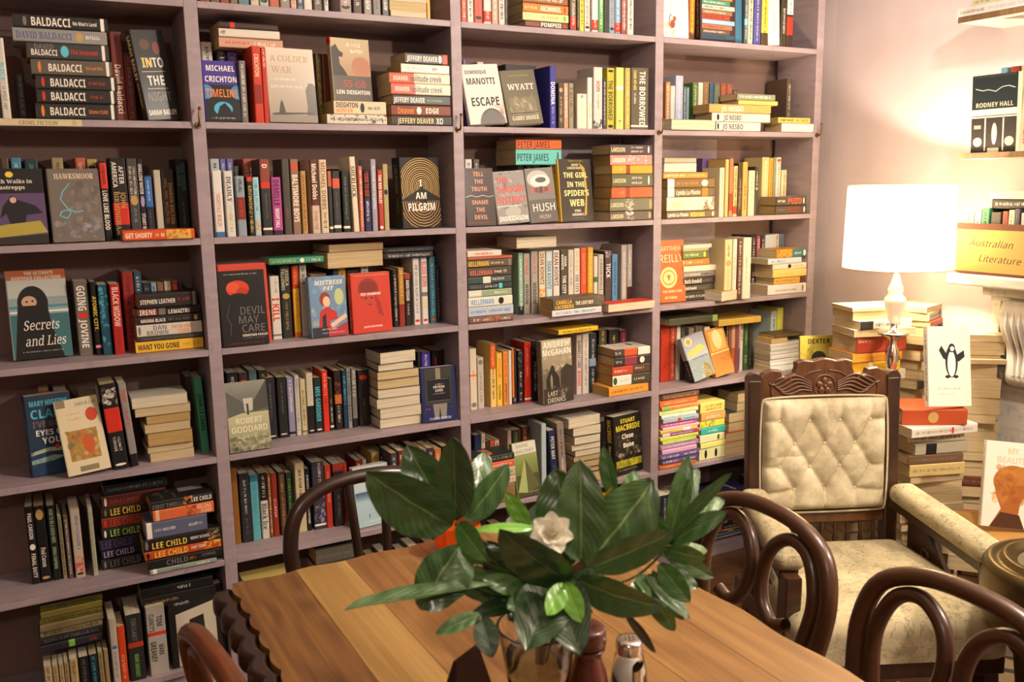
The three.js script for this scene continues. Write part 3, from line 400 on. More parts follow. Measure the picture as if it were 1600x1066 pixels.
cell(1, 1, { o: [310, 0], s: 3.902, z: -0.008 }, [
  ['F', 45, 265, 380, '#3f2f8a', [['t', 'MICHAEL', .12, .13, .84, 'w'], ['t', 'CRICHTON', .3, .14, .94, 'w'], ['r', 0, .4, 1, .6, '#15161c'], ['e', .05, .52, .2, .12, '#3a86b8'], ['e', .95, .52, .2, .12, '#3a86b8'], ['t', 'TIMELINE', .53, .2, .94, 'o'], ['e', .5, .8, .27, .12, '#4aa8c8'], ['p', [.3, .92, .4, .76, .55, .7, .7, .8, .78, .92], '#15161c'], ['m', .15, .85, .955, .03, 'w']], { t: .03, tilt: 6, name: 'orange title' }],
  ['B', 15, 80, 256, '#cfc8bc', '=~k'], ['B', 115, 165, 290, '#4a4442', '=~w'], ['B', 170, 235, 291, '#5a3f9a', 'CRICHTON~l~.05~.5~.5~.7'],
  ['V', 268, 308, 370, '#6e6a66', '=~w'], ['V', 350, 404, 280, '#c0391f', 'CRICHTON~#f0c8a8~.1~.4~.5~.6;|~#8a2414~.5~.75~.1~.8'], ['V', 406, 436, 290, '#b5321c', '=~w~.02~.3'],
  ['F', 440, 738, 300, '#b8ac9a', [['g', 0, 1, '#cfc4b0', '#948878'], ['t', 'A COLDER', .14, .11, .8, '#a8845a', 'f', .48, ''], ['t', 'WAR', .29, .12, .45, '#a8845a', 'f', .3, ''], ['m', .06, .6, .42, .04, '#d8d0c0'], ['m', .06, .75, .52, .04, '#d8d0c0'], ['p', [.78, .56, .86, .46, .95, .47, 1, .5, 1, 1, .74, 1, .8, .8], '#5a5248'], ['p', [.04, .88, .18, .87, .22, .74, .25, .7, .28, .74, .32, .87, .9, .86, .9, .88, .3, .9, .3, 1, .04, 1], '#3a342e'], ['r', 0, .9, 1, .1, '#857a6c']], { t: .026, tilt: 6, yaw: 4, name: 'faded spies in pale mist' }],
  ['B', 712, 748, 325, '#5a5030', '=~y~.05~.9'], ['B', 752, 815, 330, '#7a3c1c', ''],
  ['S', { z: -.006, d: .11 }, [[785, 1150, 698, '#cfc6b4', '*~k~.02~.98;=~k'], [825, 1145, 617, '#cfc2a0', 'DEIGHTON~k~.04~.46~.3~.45;WINTER~o~.04~.36~.72~.36;@~k~.5~.58;=~k~.65~.9']]],
  ['F', 828, 1075, 240, '#a89a80', [['g', 0, .6, '#c4b48e', '#a88a6a'], ['p', [0, .16, .12, .1, .2, .2, .3, .24, .28, .3, .18, .3, .2, .42, .3, .5, .4, .62, 0, .62], '#3a332c'], ['m', .4, .8, .1, .07, 'w'], ['m', .5, .85, .2, .07, 'w'], ['e', .75, .45, .25, .16, '#b07a5a'], ['r', 0, .6, 1, .4, '#5a5248'], ['t', 'SS-GB', .72, .16, .75, '#c8433a', 's', .55, ''], ['t', 'LEN DEIGHTON', .86, .09, .9, 'w']], { spine: '#~r~0~.1;=~w~.12~.4~.5~.6', t: .024, z: -.05, by: 615, tilt: 5, yaw: 7, name: 'man in hat' }],
  ['S', { z: -.004, d: .115 }, [[1180, 1580, 708, '#3c3a34', 'JEFFERY DEAVER~#dcc890~.1~.7~.5~.7;XO~w~.74~.86~.5~.8'], [1178, 1578, 643, '#7a3e28', 'Deaver~o~.1~.38~.5~.8;@~w~.42~.5;EDGE~w~.57~.8~.5~.6'], [1185, 1575, 582, '#4a4a48', 'JEFFERY DEAVER~w~.02~.55~.5~.75;THE CUTTING EDGE~g~.58~.86~.5~.38'], [1175, 1578, 512, '#d8ccb4', '#~#c8604a~.0~.4;DEAVER~#f0d8c8~.06~.3~.5~.5;solitude creek~#3a4a50~.34~.86~.5~.75~s'], [1165, 1568, 448, '#d8ccb4', '#~#c8604a~.0~.4;DEAVER~#f0d8c8~.06~.3~.5~.5;solitude creek~#3a4a50~.34~.86~.5~.75~s'], [1235, 1535, 393, '#d8d4c8', '=~#c8b0a0~.1~.6;=~k~.65~.75'], [1258, 1520, 325, '#3a342e', '#~#b8452c~.88~1;JEFFERY DEAVER~w~.05~.76~.5~.75;@~w~.78~.86']]],
  ['S', { z: -.05, y: 1.888, d: .14 }, [[125, 515, 235, '#c89a80', '=~r~.1~.5;=~w~.55~.9'], [125, 495, 180, '#d8d0c0', '=~k~.03~.12'], [125, 485, 138, '#3a2420', '#~r~.18~.26']]],
]);
cell(1, 2, { o: [310, 200], s: 3.902, z: -0.004 }, [
  ['V', 110, 165, 258, '#d8d4cc', '#~#3a6a9a~.92~1;NIGHTFALL BERLIN~#b8604a~.35~.84~.5~.5~f', {}], ['V', 180, 232, 262, '#d0cfc4', 'DEADLY~k~.05~.5~.5~.6~f;=~n~.55~.95'], ['V', 248, 300, 293, '#8a98a0', '#~#7a2f22~.35~.72;=~r~.4~.7;=~k~.05~.3'], ['V', 315, 348, 298, '#1f1a16', '#~r~0~.08;=~y~.15~.95~.5~.9'], ['V', 350, 388, 300, '#9fc4cc', '=~t~.05~.6~.5~.8;*~o~.75~.98'], ['V', 398, 456, 190, '#2e2f2c', '#~#8a4030~.0~.38;D~w~.05~.13~.5~.6;#~r~.3~.38;=~d~.45~.8~.5~.3;#~w~.9~.93'], ['V', 462, 520, 300, '#a84a86', 'DEMILLE~#3a1a38~.04~.5~.5~.7;NIGHT FALL~w~.54~.88~.5~.65;#~#3a2038~.92~1'], ['V', 530, 575, 190, '#4a463e', '=~r~.65~.8~.5~.4'], ['V', 582, 630, 190, '#8a6a58', '#~#c84a30~.06~.14;BALTIMORE BOYS~w~.2~.84~.5~.8'], ['V', 640, 672, 262, '#b08a4a', '=~e'], ['V', 700, 748, 193, '#c8b09a', '#~#5a2f22~0~.62;Michael Dobbs~w~.05~.54~.5~.7;=~d~.7~.95'], ['V', 755, 800, 193, '#d0c0a0', 'MICHAEL DOBBS~#8a5a38~.03~.68~.5~.7;=~e~.72~.95'], ['V', 804, 826, 262, '#35302c', '#~#b8604a~0~.25;#~w~.9~.94'], ['V', 830, 876, 262, '#2f312e', '#~#c8583c~.12~.28;=~d~.35~.8~.5~.3;#~w~.88~.93'], ['V', 888, 930, 262, '#22241f', '=~#8a947a~.1~.8~.5~.4;#~w~.9~.94'], ['V', 950, 985, 175, '#d8ccb0', 'SHERLOCK~k~.06~.6~.5~.8~f', { lean: 1.5 }], ['V', 990, 1014, 232, '#b86a50', '=~w'], ['V', 1020, 1057, 262, '#2a2a5a', '#~k~0~.45;TIME TO DIE~r~.03~.42~.5~.8;=~w~.5~.85'], ['V', 1065, 1098, 190, '#9a94a0', '=~w~.1~.7'], ['V', 1105, 1135, 255, '#a83a2a', 'THE RED EAGLES~w~.08~.55~.5~.8;@~w~.92~.97'], ['V', 1137, 1168, 220, '#a89a6a', '@~k~.38~.46'],
  ['B', 70, 125, 188, '#b0b8b8', '=~k'], ['B', 130, 165, 188, '#6a6aa8', '=~w'], ['B', 170, 210, 188, '#6a6aa0', '=~w'], ['B', 215, 245, 232, '#5a6250', '=~w'], ['B', 270, 355, 188, '#a8594a', 'DE~w~.05~.3~.3~.5;=~w~.1~.5~.75~.4'], ['B', 640, 690, 200, '#3a2a22', ''], ['B', 810, 870, 250, '#2a2622', ''],
  ['F', 1250, 1508, 185, '#1f1a16', [['n', 0, 0, 1, 1, ['#3a2c1c', '#14100c'], 40], ...Array.from({ length: 13 }, (_, i) => ['l', Array.from({ length: 19 }, (_, k) => { const a = (k - 2) / 14 * Math.PI + Math.PI, r = .05 + i * .036; return [.52 + Math.cos(a) * r * 1.25, .42 + Math.sin(a) * r * .85 - (i > 8 ? .0 : 0)]; }).flat(), i % 3 ? '#d8b468' : '#c09848', .016]), ...Array.from({ length: 9 }, (_, i) => ['l', Array.from({ length: 11 }, (_, k) => { const a = k / 10 * Math.PI, r = .1 + i * .05; return [.55 + Math.cos(a) * r * 1.2, .62 + Math.sin(a) * r * .8]; }).flat(), '#c89a4c', .015]), ['t', 'I', .36, .13, .1, 'w'], ['t', 'AM', .54, .13, .3, 'w'], ['t', 'PILGRIM', .7, .15, .74, 'w']], { spine: 'I AM PILGRIM~d~.1~.5;=~d~.55~.8', t: .045, yaw: 12, z: -.02, tilt: 3, name: 'golden fingerprint' }],
]);
cell(1, 3, { o: [320, 370], s: 3.902, base: [[105, 660], [1415, 525]] }, [
  ['F', 108, 396, 210, '#15120f', [['m', .12, .85, .05, .02, 'w'], ['e', .4, .24, .25, .11, '#c83a20'], ['e', .3, .22, .14, .07, '#d8502c'], ['e', .5, .28, .13, .05, '#b03018'], ['e', .4, .35, .2, .05, '#15120f'], ['l', [.2, .45, .12, .6, .2, .72, .17, .85], '#7a746c', .008], ['t', 'DEVIL', .53, .14, .56, 'd', 's', .68, ''], ['t', 'MAY', .65, .14, .46, 'd', 's', .58, ''], ['t', 'CARE', .77, .14, .56, 'd', 's', .68, ''], ['t', 'SEBASTIAN FAULKS', .86, .045, .56, 'w', 's', .7], ['m', .4, .95, .9, .02, 'd'], ['m', .1, .9, .965, .03, '#7a2a1c']], { t: .016, tilt: 6, z: .002, name: 'a red flower on black' }],
  ['F', 118, 412, 172, '#c2402c', [], { t: .03, tilt: 6, z: -.02, hard: 1, name: 'plain red boards' }],
  ['V', 418, 473, 240, '#cfc9bd', 'I KILL~r~.34~.72~.5~.9;=~d~.05~.3~.4~.4;#~d~.92~.95'], ['V', 481, 540, 175, '#2a2c24', 'JESSICA~#c8c0a0~.05~.28~.3~.42;FELLOWES~#c8c0a0~.05~.34~.72~.42;@~n~.38~.46;=~n~.5~.9~.5~.8'], ['V', 552, 592, 175, '#c03a1c', '#~#e0b030~.32~1;=~y~.05~.28;=~o~.38~.8;#~#d86a20~.93~1'], ['V', 599, 641, 170, '#b8b0a4', '=~k~.03~.3~.5~.8'],
  ['S', { z: -.03, by: 167, d: .1 }, [[392, 725, 125, '#3f8a66', '=~#d8b868~.06~.5~.5~.6;@~w~.56~.64;=~w~.68~.95']]],
  ['F', 655, 885, 245, '#6a8aa8', [['n', 0, 0, 1, 1, ['#8ab0c0', '#c8c0a0', '#4a6a8a', '#c8b86a'], 60], ['t', 'MISTRESS', .1, .1, .8, 'w', 'f', .52, 'bold italic'], ['t', 'PAT', .2, .09, .3, 'w', 'f', .5, 'bold italic'], ['e', .8, .35, .13, .14, '#b8c088'], ['e', .4, .38, .15, .12, '#8a3a20'], ['e', .44, .42, .1, .09, '#e0b898'], ['p', [.16, .95, .24, .58, .44, .5, .7, .6, .72, .72, .5, .74, .6, 1], '#b8302a'], ['p', [.28, 1, .3, .66, .4, .62, .4, 1], '#1f2030'], ['p', [.5, .8, .95, .64, 1, .7, .55, .86], '#e0b898'], ['p', [.5, .9, 1, .78, 1, 1, .5, 1], '#a8343a'], ['r', 0, .84, .45, .16, '#2a2a34'], ['m', .25, .7, .88, .03, 'w'], ['m', .25, .9, .94, .02, 'w']], { spine: '=~w', t: .024, z: -.015, yaw: 5, tilt: 4, name: 'a red dressed woman painting' }],
  ['F', 908, 1155, 222, '#c03a26', [['m', .05, .92, .04, .02, '#e0b8a0'], ['e', .42, .28, .27, .19, '#8a2a1c'], ['e', .42, .36, .17, .16, '#b0402c'], ['e', .42, .24, .22, .1, '#7a2418'], ['e', .35, .42, .04, .014, '#5a1a12'], ['e', .5, .42, .04, .014, '#5a1a12'], ['e', .45, .53, .05, .015, '#7a2018'], ['p', [.55, .3, .72, .5, .8, .75, .66, .7, .6, .5], '#9a2e20'], ['r', .14, .33, .64, .055, '#c03a26'], ['t', 'RED SPARROW', .355, .055, .66, 'w', 's', .48], ['t', 'JASON MATTHEWS', .9, .04, .52, 'w', 's', .5]], { spine: '=~#e8b0a0', t: .026, z: -.015, yaw: 6, tilt: 3, name: 'a shadowed face on red' }],
  ['B', 642, 740, 226, '#8a6a50', ''], ['B', 780, 810, 195, '#3a4a7a', ''], ['B', 812, 858, 195, '#d8a830', '=~k'], ['B', 865, 935, 200, '#3a2a24', '=~w'], ['B', 950, 995, 150, '#c8c4bc', '=~k'],
  ['S', { z: -.07, by: 187, d: .13 }, [[745, 1090, 88, '#8a6a40', '', { p: 1, page: 1, yaw: 4 }], [750, 1095, 40, '#a8382a', '', { p: 1, yaw: 6 }]]], ['S', { z: -.08, by: 132, d: .12 }, [[1105, 1390, 95, '#2a2c34', '=~w'], [1105, 1392, 60, '#26262a', '=~d']]],
  ['V', 1157, 1184, 200, '#221f1e', '=~w~.1~.9~.5~.7', { d: .1 }], ['V', 1190, 1225, 190, '#b07a3a', '#~#8a2f1c~.62~1;=~y~.05~.5'], ['V', 1227, 1264, 225, '#2a1f1a', '#~#a83a24~0~.1;KARIN FOSSUM~w~.12~.52~.5~.75;=~w~.58~.8~.5~.4'], ['V', 1280, 1318, 130, '#d0ccc4', '=~d~.1~.85~.5~.8;@~r~.92~.96'], ['V', 1330, 1366, 125, '#d4d0c8', 'BLOOD BORN~r~.06~.44~.5~.9;#~d~.52~.58;FOX~y~.62~.76~.5~.7;@~r~.92~.96'], ['V', 1378, 1415, 122, '#3f6470', '=~c~.1~.9~.5~.7;@~r~.93~.96'], ['V', 1418, 1440, 180, '#1f1e1e', '=~d'],
]);
cell(1, 4, { o: [330, 530], s: 3.902, base: [[350, 588], [970, 524]] }, [
  ['F', 116, 372, 272, '#9a9a84', [['g', 0, .45, '#8a8c80', '#5a5c50'], ['g', .45, 1, '#b8b68e', '#8a8a6c'], ['p', [0, .12, .4, .3, .4, .44, 0, .5], '#5a5c54'], ['p', [1, 0, .64, .3, .62, .44, 1, .4], '#4a4a40'], ['p', [.4, .24, .64, .24, .62, .42, .42, .44], '#b8b8a8'], ['r', .47, .32, .05, .16, '#3a3a34'], ['n', 0, .78, 1, .22, ['#5a5a44', '#c8c8a4', '#3a3a30'], 90], ['t', 'ROBERT', .56, .11, .74, '#e4e0c8', 's', .5, ''], ['t', 'GODDARD', .68, .12, .9, '#e4e0c8', 's', .5, ''], ['t', 'Hand in Glove', .79, .07, .7, '#c8c49c', 's', .55, '']], { t: .022, tilt: 9, z: .0, name: 'a misty street' }],
  ['B', 92, 160, 205, '#1f1c1c', 'FRE~w~.1~.34~.4~.5;=~w'], ['B', 166, 220, 205, '#3a2424', '@~r~.1~.2'], ['B', 226, 275, 190, '#4a6468', ''], ['B', 286, 342, 190, '#2a2218', '=~n'],
  ['V', 348, 408, 235, '#26262a', '=~d~.1~.7~.5~.3;@~w~.94~.96'], ['V', 420, 474, 232, '#24241f', '=~d~.1~.6~.5~.3;@~w~.93~.95'], ['V', 480, 518, 235, '#8a86a4', '=~w~.05~.6~.5~.6;#~k~.92~.96'], ['V', 525, 553, 222, '#c4bfae', '*~l~.02~.2;=~d'], ['V', 557, 590, 245, '#c0b88e', '=~e~.2~.85;#~d~.92~.96'], ['V', 596, 636, 208, '#c8c0a8', '#~k~.54~1;=~#b8a890~.05~.5~.4~.8;@~w~.94~.96'], ['V', 641, 685, 235, '#1f2a2a', 'MEG GARDINER~c~.16~.8~.5~.75;@~w~.93~.96'], ['V', 690, 726, 193, '#d0341e', '=~#f0b8a0~.05~.42~.5~.7;=~#8a1c10~.46~.6'], ['V', 729, 752, 240, '#2a2a20', '=~y~.4~.5;=~w~.55~.85;#~w~.9~.94'], ['V', 763, 806, 193, '#2a1c18', '#~#c86a2c~.4~.56;*~#8a3a1c~.2~.42;=~w~.6~.9~.5~.5'], ['V', 813, 838, 190, '#1f3a50', '=~c~.1~.6~.5~.8'], ['V', 840, 863, 180, '#8a8e8e', '=~k~.05~.9~.5~.9'], ['V', 868, 898, 180, '#7a756e', '=~w~.03~.5~.5~.8;#~k~.85~1'], ['V', 908, 972, 190, '#262322', '@~r~.08~.17;=~d~.5~.9~.5~.25'],
  ['S', { z: -.03, d: .12 }, [[1030, 1282, 472, '#2a2624', '', { p: 1, page: 0 }], [1032, 1280, 412, '#b8a890', '', { p: 1, page: 0 }], [1012, 1272, 352, '#3a342e', '', { p: 1, page: 0 }], [1018, 1272, 298, '#8a7a64', '', { p: 1, page: 0 }], [1016, 1268, 238, '#1f1e1e', '', { p: 1, page: 1 }], [1014, 1266, 188, '#4a4038', '', { p: 1, page: 1 }], [1020, 1232, 145, '#2a2828', '', { p: 1, page: 0 }], [1028, 1248, 72, '#1f1e22', '', { p: 1, page: 0, yaw: 4 }]]],
  ['F', 1290, 1492, 172, '#222a58', [['r', .1, .02, .78, .66, '#3a3a34'], ['r', .16, .2, .66, .44, '#17171a'], ['r', .18, .22, .62, .006, '#a8a484'], ['r', .18, .62, .62, .006, '#a8a484'], ['r', .42, .02, .14, .2, '#8a8464'], ['m', .4, .65, .32, .03, 'w'], ['t', 'FIFTEEN', .37, .06, .34, 'w', 's', .5], ['t', 'LIVES', .43, .06, .3, 'w', 's', .5], ['m', .34, .7, .49, .02, 'w'], ['p', [.3, .68, .72, .68, .68, .95, .54, .95, .5, .74, .46, .95, .34, .95], '#8a8678'], ['m', .08, .24, .76, .03, 'r'], ['m', .78, .92, .76, .015, 'r'], ['t', 'CLAIRE NORTH', .945, .06, .86, '#cfd0e0']], { t: .03, tilt: 5, yaw: -6, z: -.02, name: 'a framed figure on navy' }],
  ['B', 1258, 1276, 80, '#2a2624', ''], ['B', 1280, 1335, 76, '#4a3a9a', '=~w~.05~.5~.5~.8'], ['B', 1345, 1430, 68, '#1f1a1a', '=~r~.1~.4~.7~.4'],
]);
cell(1, 5, { o: [330, 680], s: 3.902, base: [[190, 645], [830, 548]] }, [
  ['V', 148, 186, 202, '#8a5a20', ''], ['V', 196, 256, 235, '#2a2a2c', '=~w~.1~.6~.5~.4;=~d~.65~.9~.5~.35'], ['V', 259, 308, 245, '#5aa0a8', '#~#2f6a80~0~.1;=~t~.12~.6~.5~.6'], ['V', 316, 360, 230, '#c8c4b8', '#~k~0~.42;=~w~.05~.4~.5~.7;Black Ice~k~.46~.86~.5~.8~f'], ['V', 363, 384, 235, '#7a4a20', '=~w'], ['V', 386, 420, 235, '#8a2f1c', '=~w~.4~.7'], ['V', 430, 470, 225, '#4a3222', '=~n'], ['V', 476, 510, 230, '#1f2f20', '=~g~.1~.6~.5~.6'], ['V', 530, 588, 170, '#c4b48e', '=~k~.1~.5~.5~.8;@~k~.5~.62'], ['V', 591, 616, 205, '#17181c', '=~w~.1~.9~.5~.8'], ['V', 633, 706, 165, '#3a3640', '=~w~.02~.5~.4~.8;*~l~.5~.9;#~w~.92~.95'], ['V', 708, 746, 185, '#b0341e', '=~#f0b090~.1~.6~.5~.5'], ['V', 756, 816, 175, '#221c1c', '#~#8a2a1c~0~.12;=~d~.5~.9~.5~.4'],
  ...[['#3a3a44', 200], ['#6a2a20', 190], ['#c8b890', 205], ['#2a3a2a', 180], ['#8a8a80', 195], ['#4a2a3a', 190], ['#b86a30', 200], ['#26262a', 185], ['#c4bcac', 195]].map(([c, y], i) => ['V', 1110 + i * 44, 1150 + i * 44, y - 90 - i * 4, c, '=', { z: -.03 }]),
  ['B', 780, 826, 170, '#b83a20', '=~k'], ['B', 880, 916, 155, '#8a2a1c', '=~w'], ['B', 921, 946, 150, '#b0a890', '=~k'], ['B', 976, 1026, 105, '#c8a868', '=~e'], ['B', 1030, 1066, 108, '#17161a', 'Sue~w~.04~.25~.5~.9~f'], ['B', 1080, 1118, 100, '#17161a', 'Sue Grafton~w~.04~.6~.5~.9~f'], ['B', 1126, 1166, 95, '#17161a', 'Sue Grafton~w~.04~.6~.5~.9~f'], ['B', 1335, 1380, 62, '#a84a4a', '=~c'], ['B', 1385, 1430, 36, '#d0c8c0', '@~k~.06~.2;=~r~.3~.7'],
  ['F', 890, 1110, 192, '#b8ccd0', [['m', .1, .8, .06, .03, 'c'], ['t', 'ELIZABETH', .16, .1, .9, '#d8907a', 's', .48, ''], ['r', 0, .42, 1, .58, '#a8c4cc'], ['g', .42, .58, '#3a5a78', '#a8c4cc'], ['r', .36, .8, .02, .06, 'k'], ['m', .2, .8, .92, .03, 'w']], { t: .028, tilt: 5, yaw: 6, z: -.02, spine: '=~d', name: 'pale sea under orange title' }],
]);
cell(1, 6, { o: [330, 680], s: 3.902, z: -.02 }, [
  ['S', { z: -.005 }, [[215, 500, 925, '#8a8058', '=~k'], [212, 500, 870, '#4a4a40', '=~d'], [210, 495, 822, '#c8b468', '=~k', { page: 1 }]]],
  ['S', { z: -.02 }, [[640, 900, 780, '#4a463c', '=~d'], [640, 900, 745, '#5a5648', '=~d'], [636, 880, 715, '#3a3a30', '=~n'], [640, 900, 680, '#5a584a', '=~d']]],
  ...['#2a2a2e', '#4a3020', '#7a6a4a', '#2a3a4a', '#5a2a20', '#8a8470', '#303028', '#6a4a3a'].map((c, i) => ['V', 950 + i * 60, 1002 + i * 60, 0, c, '=', { h: .18 + (i % 3) * .012, z: -.02 }]),
]);
// ================================================================ second bay
cell(2, 0, { o: [700, 0], s: 4.706, z: -0.008 }, [
  ...[[100, 140, '#c0604a'], [145, 190, '#d0ccc4'], [195, 255, '#b85a48'], [265, 320, '#cfcac0'], [325, 370, '#b89a88'], [375, 420, '#cfc0b4'], [422, 440, '#4a5a60'], [900, 945, '#6a5a4c'], [950, 966, '#3a342c'], [970, 1000, '#d8d04a'], [1005, 1045, '#d0c8bc'], [1060, 1105, '#d8d4cc'], [1108, 1145, '#5a9a5a'], [1150, 1184, '#3a3c34'], [1186, 1226, '#7a9aaa'], [1229, 1270, '#6a94b0'], [1275, 1315, '#8a4a44'], [1320, 1365, '#d0c8bc']].map(([a, b, c], i) => ['V', a, b, 0, c, ['=~w', '=~k', '@~k~.9~.95;=~r', '#~r~.8~.97;=~w'][i % 4], { h: .18 + (i * 7 % 5) * .008 }]),
  ['S', { z: -.004 }, [[565, 885, 160, '#5a4a3c', '=~r~.04~.34~.5~.8;POMPEII~w~.36~.84~.5~.85;@~r~.88~.95'], [550, 885, 97, '#d8c890', '=~#a8b8a0~.04~.34~.5~.7;=~n~.4~.8~.5~.5;@~g~.88~.95'], [550, 885, 30, '#d07a38', '=~#f0c8a0~.04~.34~.5~.6;ARCHANGEL~w~.38~.84~.5~.85;@~r~.9~.95'], [552, 880, -30, '#8a5a3a', '=~w']]],
]);
cell(2, 1, { o: [700, 0], s: 4.706, z: -0.006 }, [
  ['F', 165, 438, 468, '#d4d0c8', [['t', 'DOMINIQUE', .13, .08, .6, 'k', 's', .36], ['t', 'MANOTTI', .28, .15, .8, 'k', 's', .46], ['t', 'ESCAPE', .62, .2, .8, 'k', 's', .5], ['e', .62, 1.02, .36, .28, '#6a6a68'], ['l', [.4, .84, .5, .78, .62, .75, .74, .78, .84, .84], 'k', .01], ['n', .78, .6, .22, .4, ['#b8604a', '#8a7a70'], 20]], { t: .02, roll: 4, tilt: 12, z: -.004, name: 'black brush lettering' }],
  ['F', 452, 706, 512, '#6a6352', [['m', .2, .8, .1, .02, '#c8b040'], ['t', 'WYATT', .3, .15, .8, 'w', 'f', .52], ['r', .1, .5, .8, .32, '#7a745c'], ['n', .1, .48, .8, .34, ['#9a947c', '#b8b49c', '#5a5444'], 40], ['r', .08, .78, .84, .012, 'k'], ['t', 'GARRY DISHER', .88, .1, .8, '#d8d4b8', 'f']], { t: .024, roll: 5, tilt: 12, z: -.018, spine: '=~n', name: 'white title on olive' }],
  ['B', 110, 130, 440, '#6a5a9a', ''], ['B', 214, 262, 456, '#c8c4bc', ''], ['B', 420, 650, 478, '#2a2622', ''],
  ['V', 752, 796, 485, '#2f2f8a', 'DOMINA~w~.25~.62~.5~.75;=~l~.66~.96'], ['V', 815, 850, 612, '#4a4238', '@~n~.1~.2;=~n~.3~.9~.5~.8'], ['V', 853, 886, 612, '#b89078', '=~w~.1~.8'], ['V', 890, 925, 612, '#8a8268', '=~k~.1~.8~.5~.8'], ['V', 950, 1022, 690, '#d8cdb8', '=~k~.05~.15'], ['V', 1026, 1062, 570, '#d8d0c4', '=~n~.5~.8'], ['V', 1072, 1136, 495, '#c8c4bc', 'HOPE~r~.22~.4~.5~.5;=~d~.44~.7;*~k~.86~.99'], ['V', 1140, 1165, 580, '#3a3a40', '=~w'], ['V', 1169, 1222, 500, '#b0a830', 'THE BORROWED~k~.2~.86~.5~.7;@~k~.03~.07;@~k~.93~.98'], ['V', 1236, 1292, 497, '#d0cf70', '#~w~.3~.36;=~k~.86~.96'], ['V', 1300, 1340, 500, '#a89a50', '=~#d8d090'], ['V', 1346, 1472, 500, '#5a5242', 'THE BORROWED~w~.05~.95~.35~.4;CHAN HO-KEI~y~.04~.36~.78~.24;=~w~.4~.6~.78~.3;#~w~.93~.96'],
]);
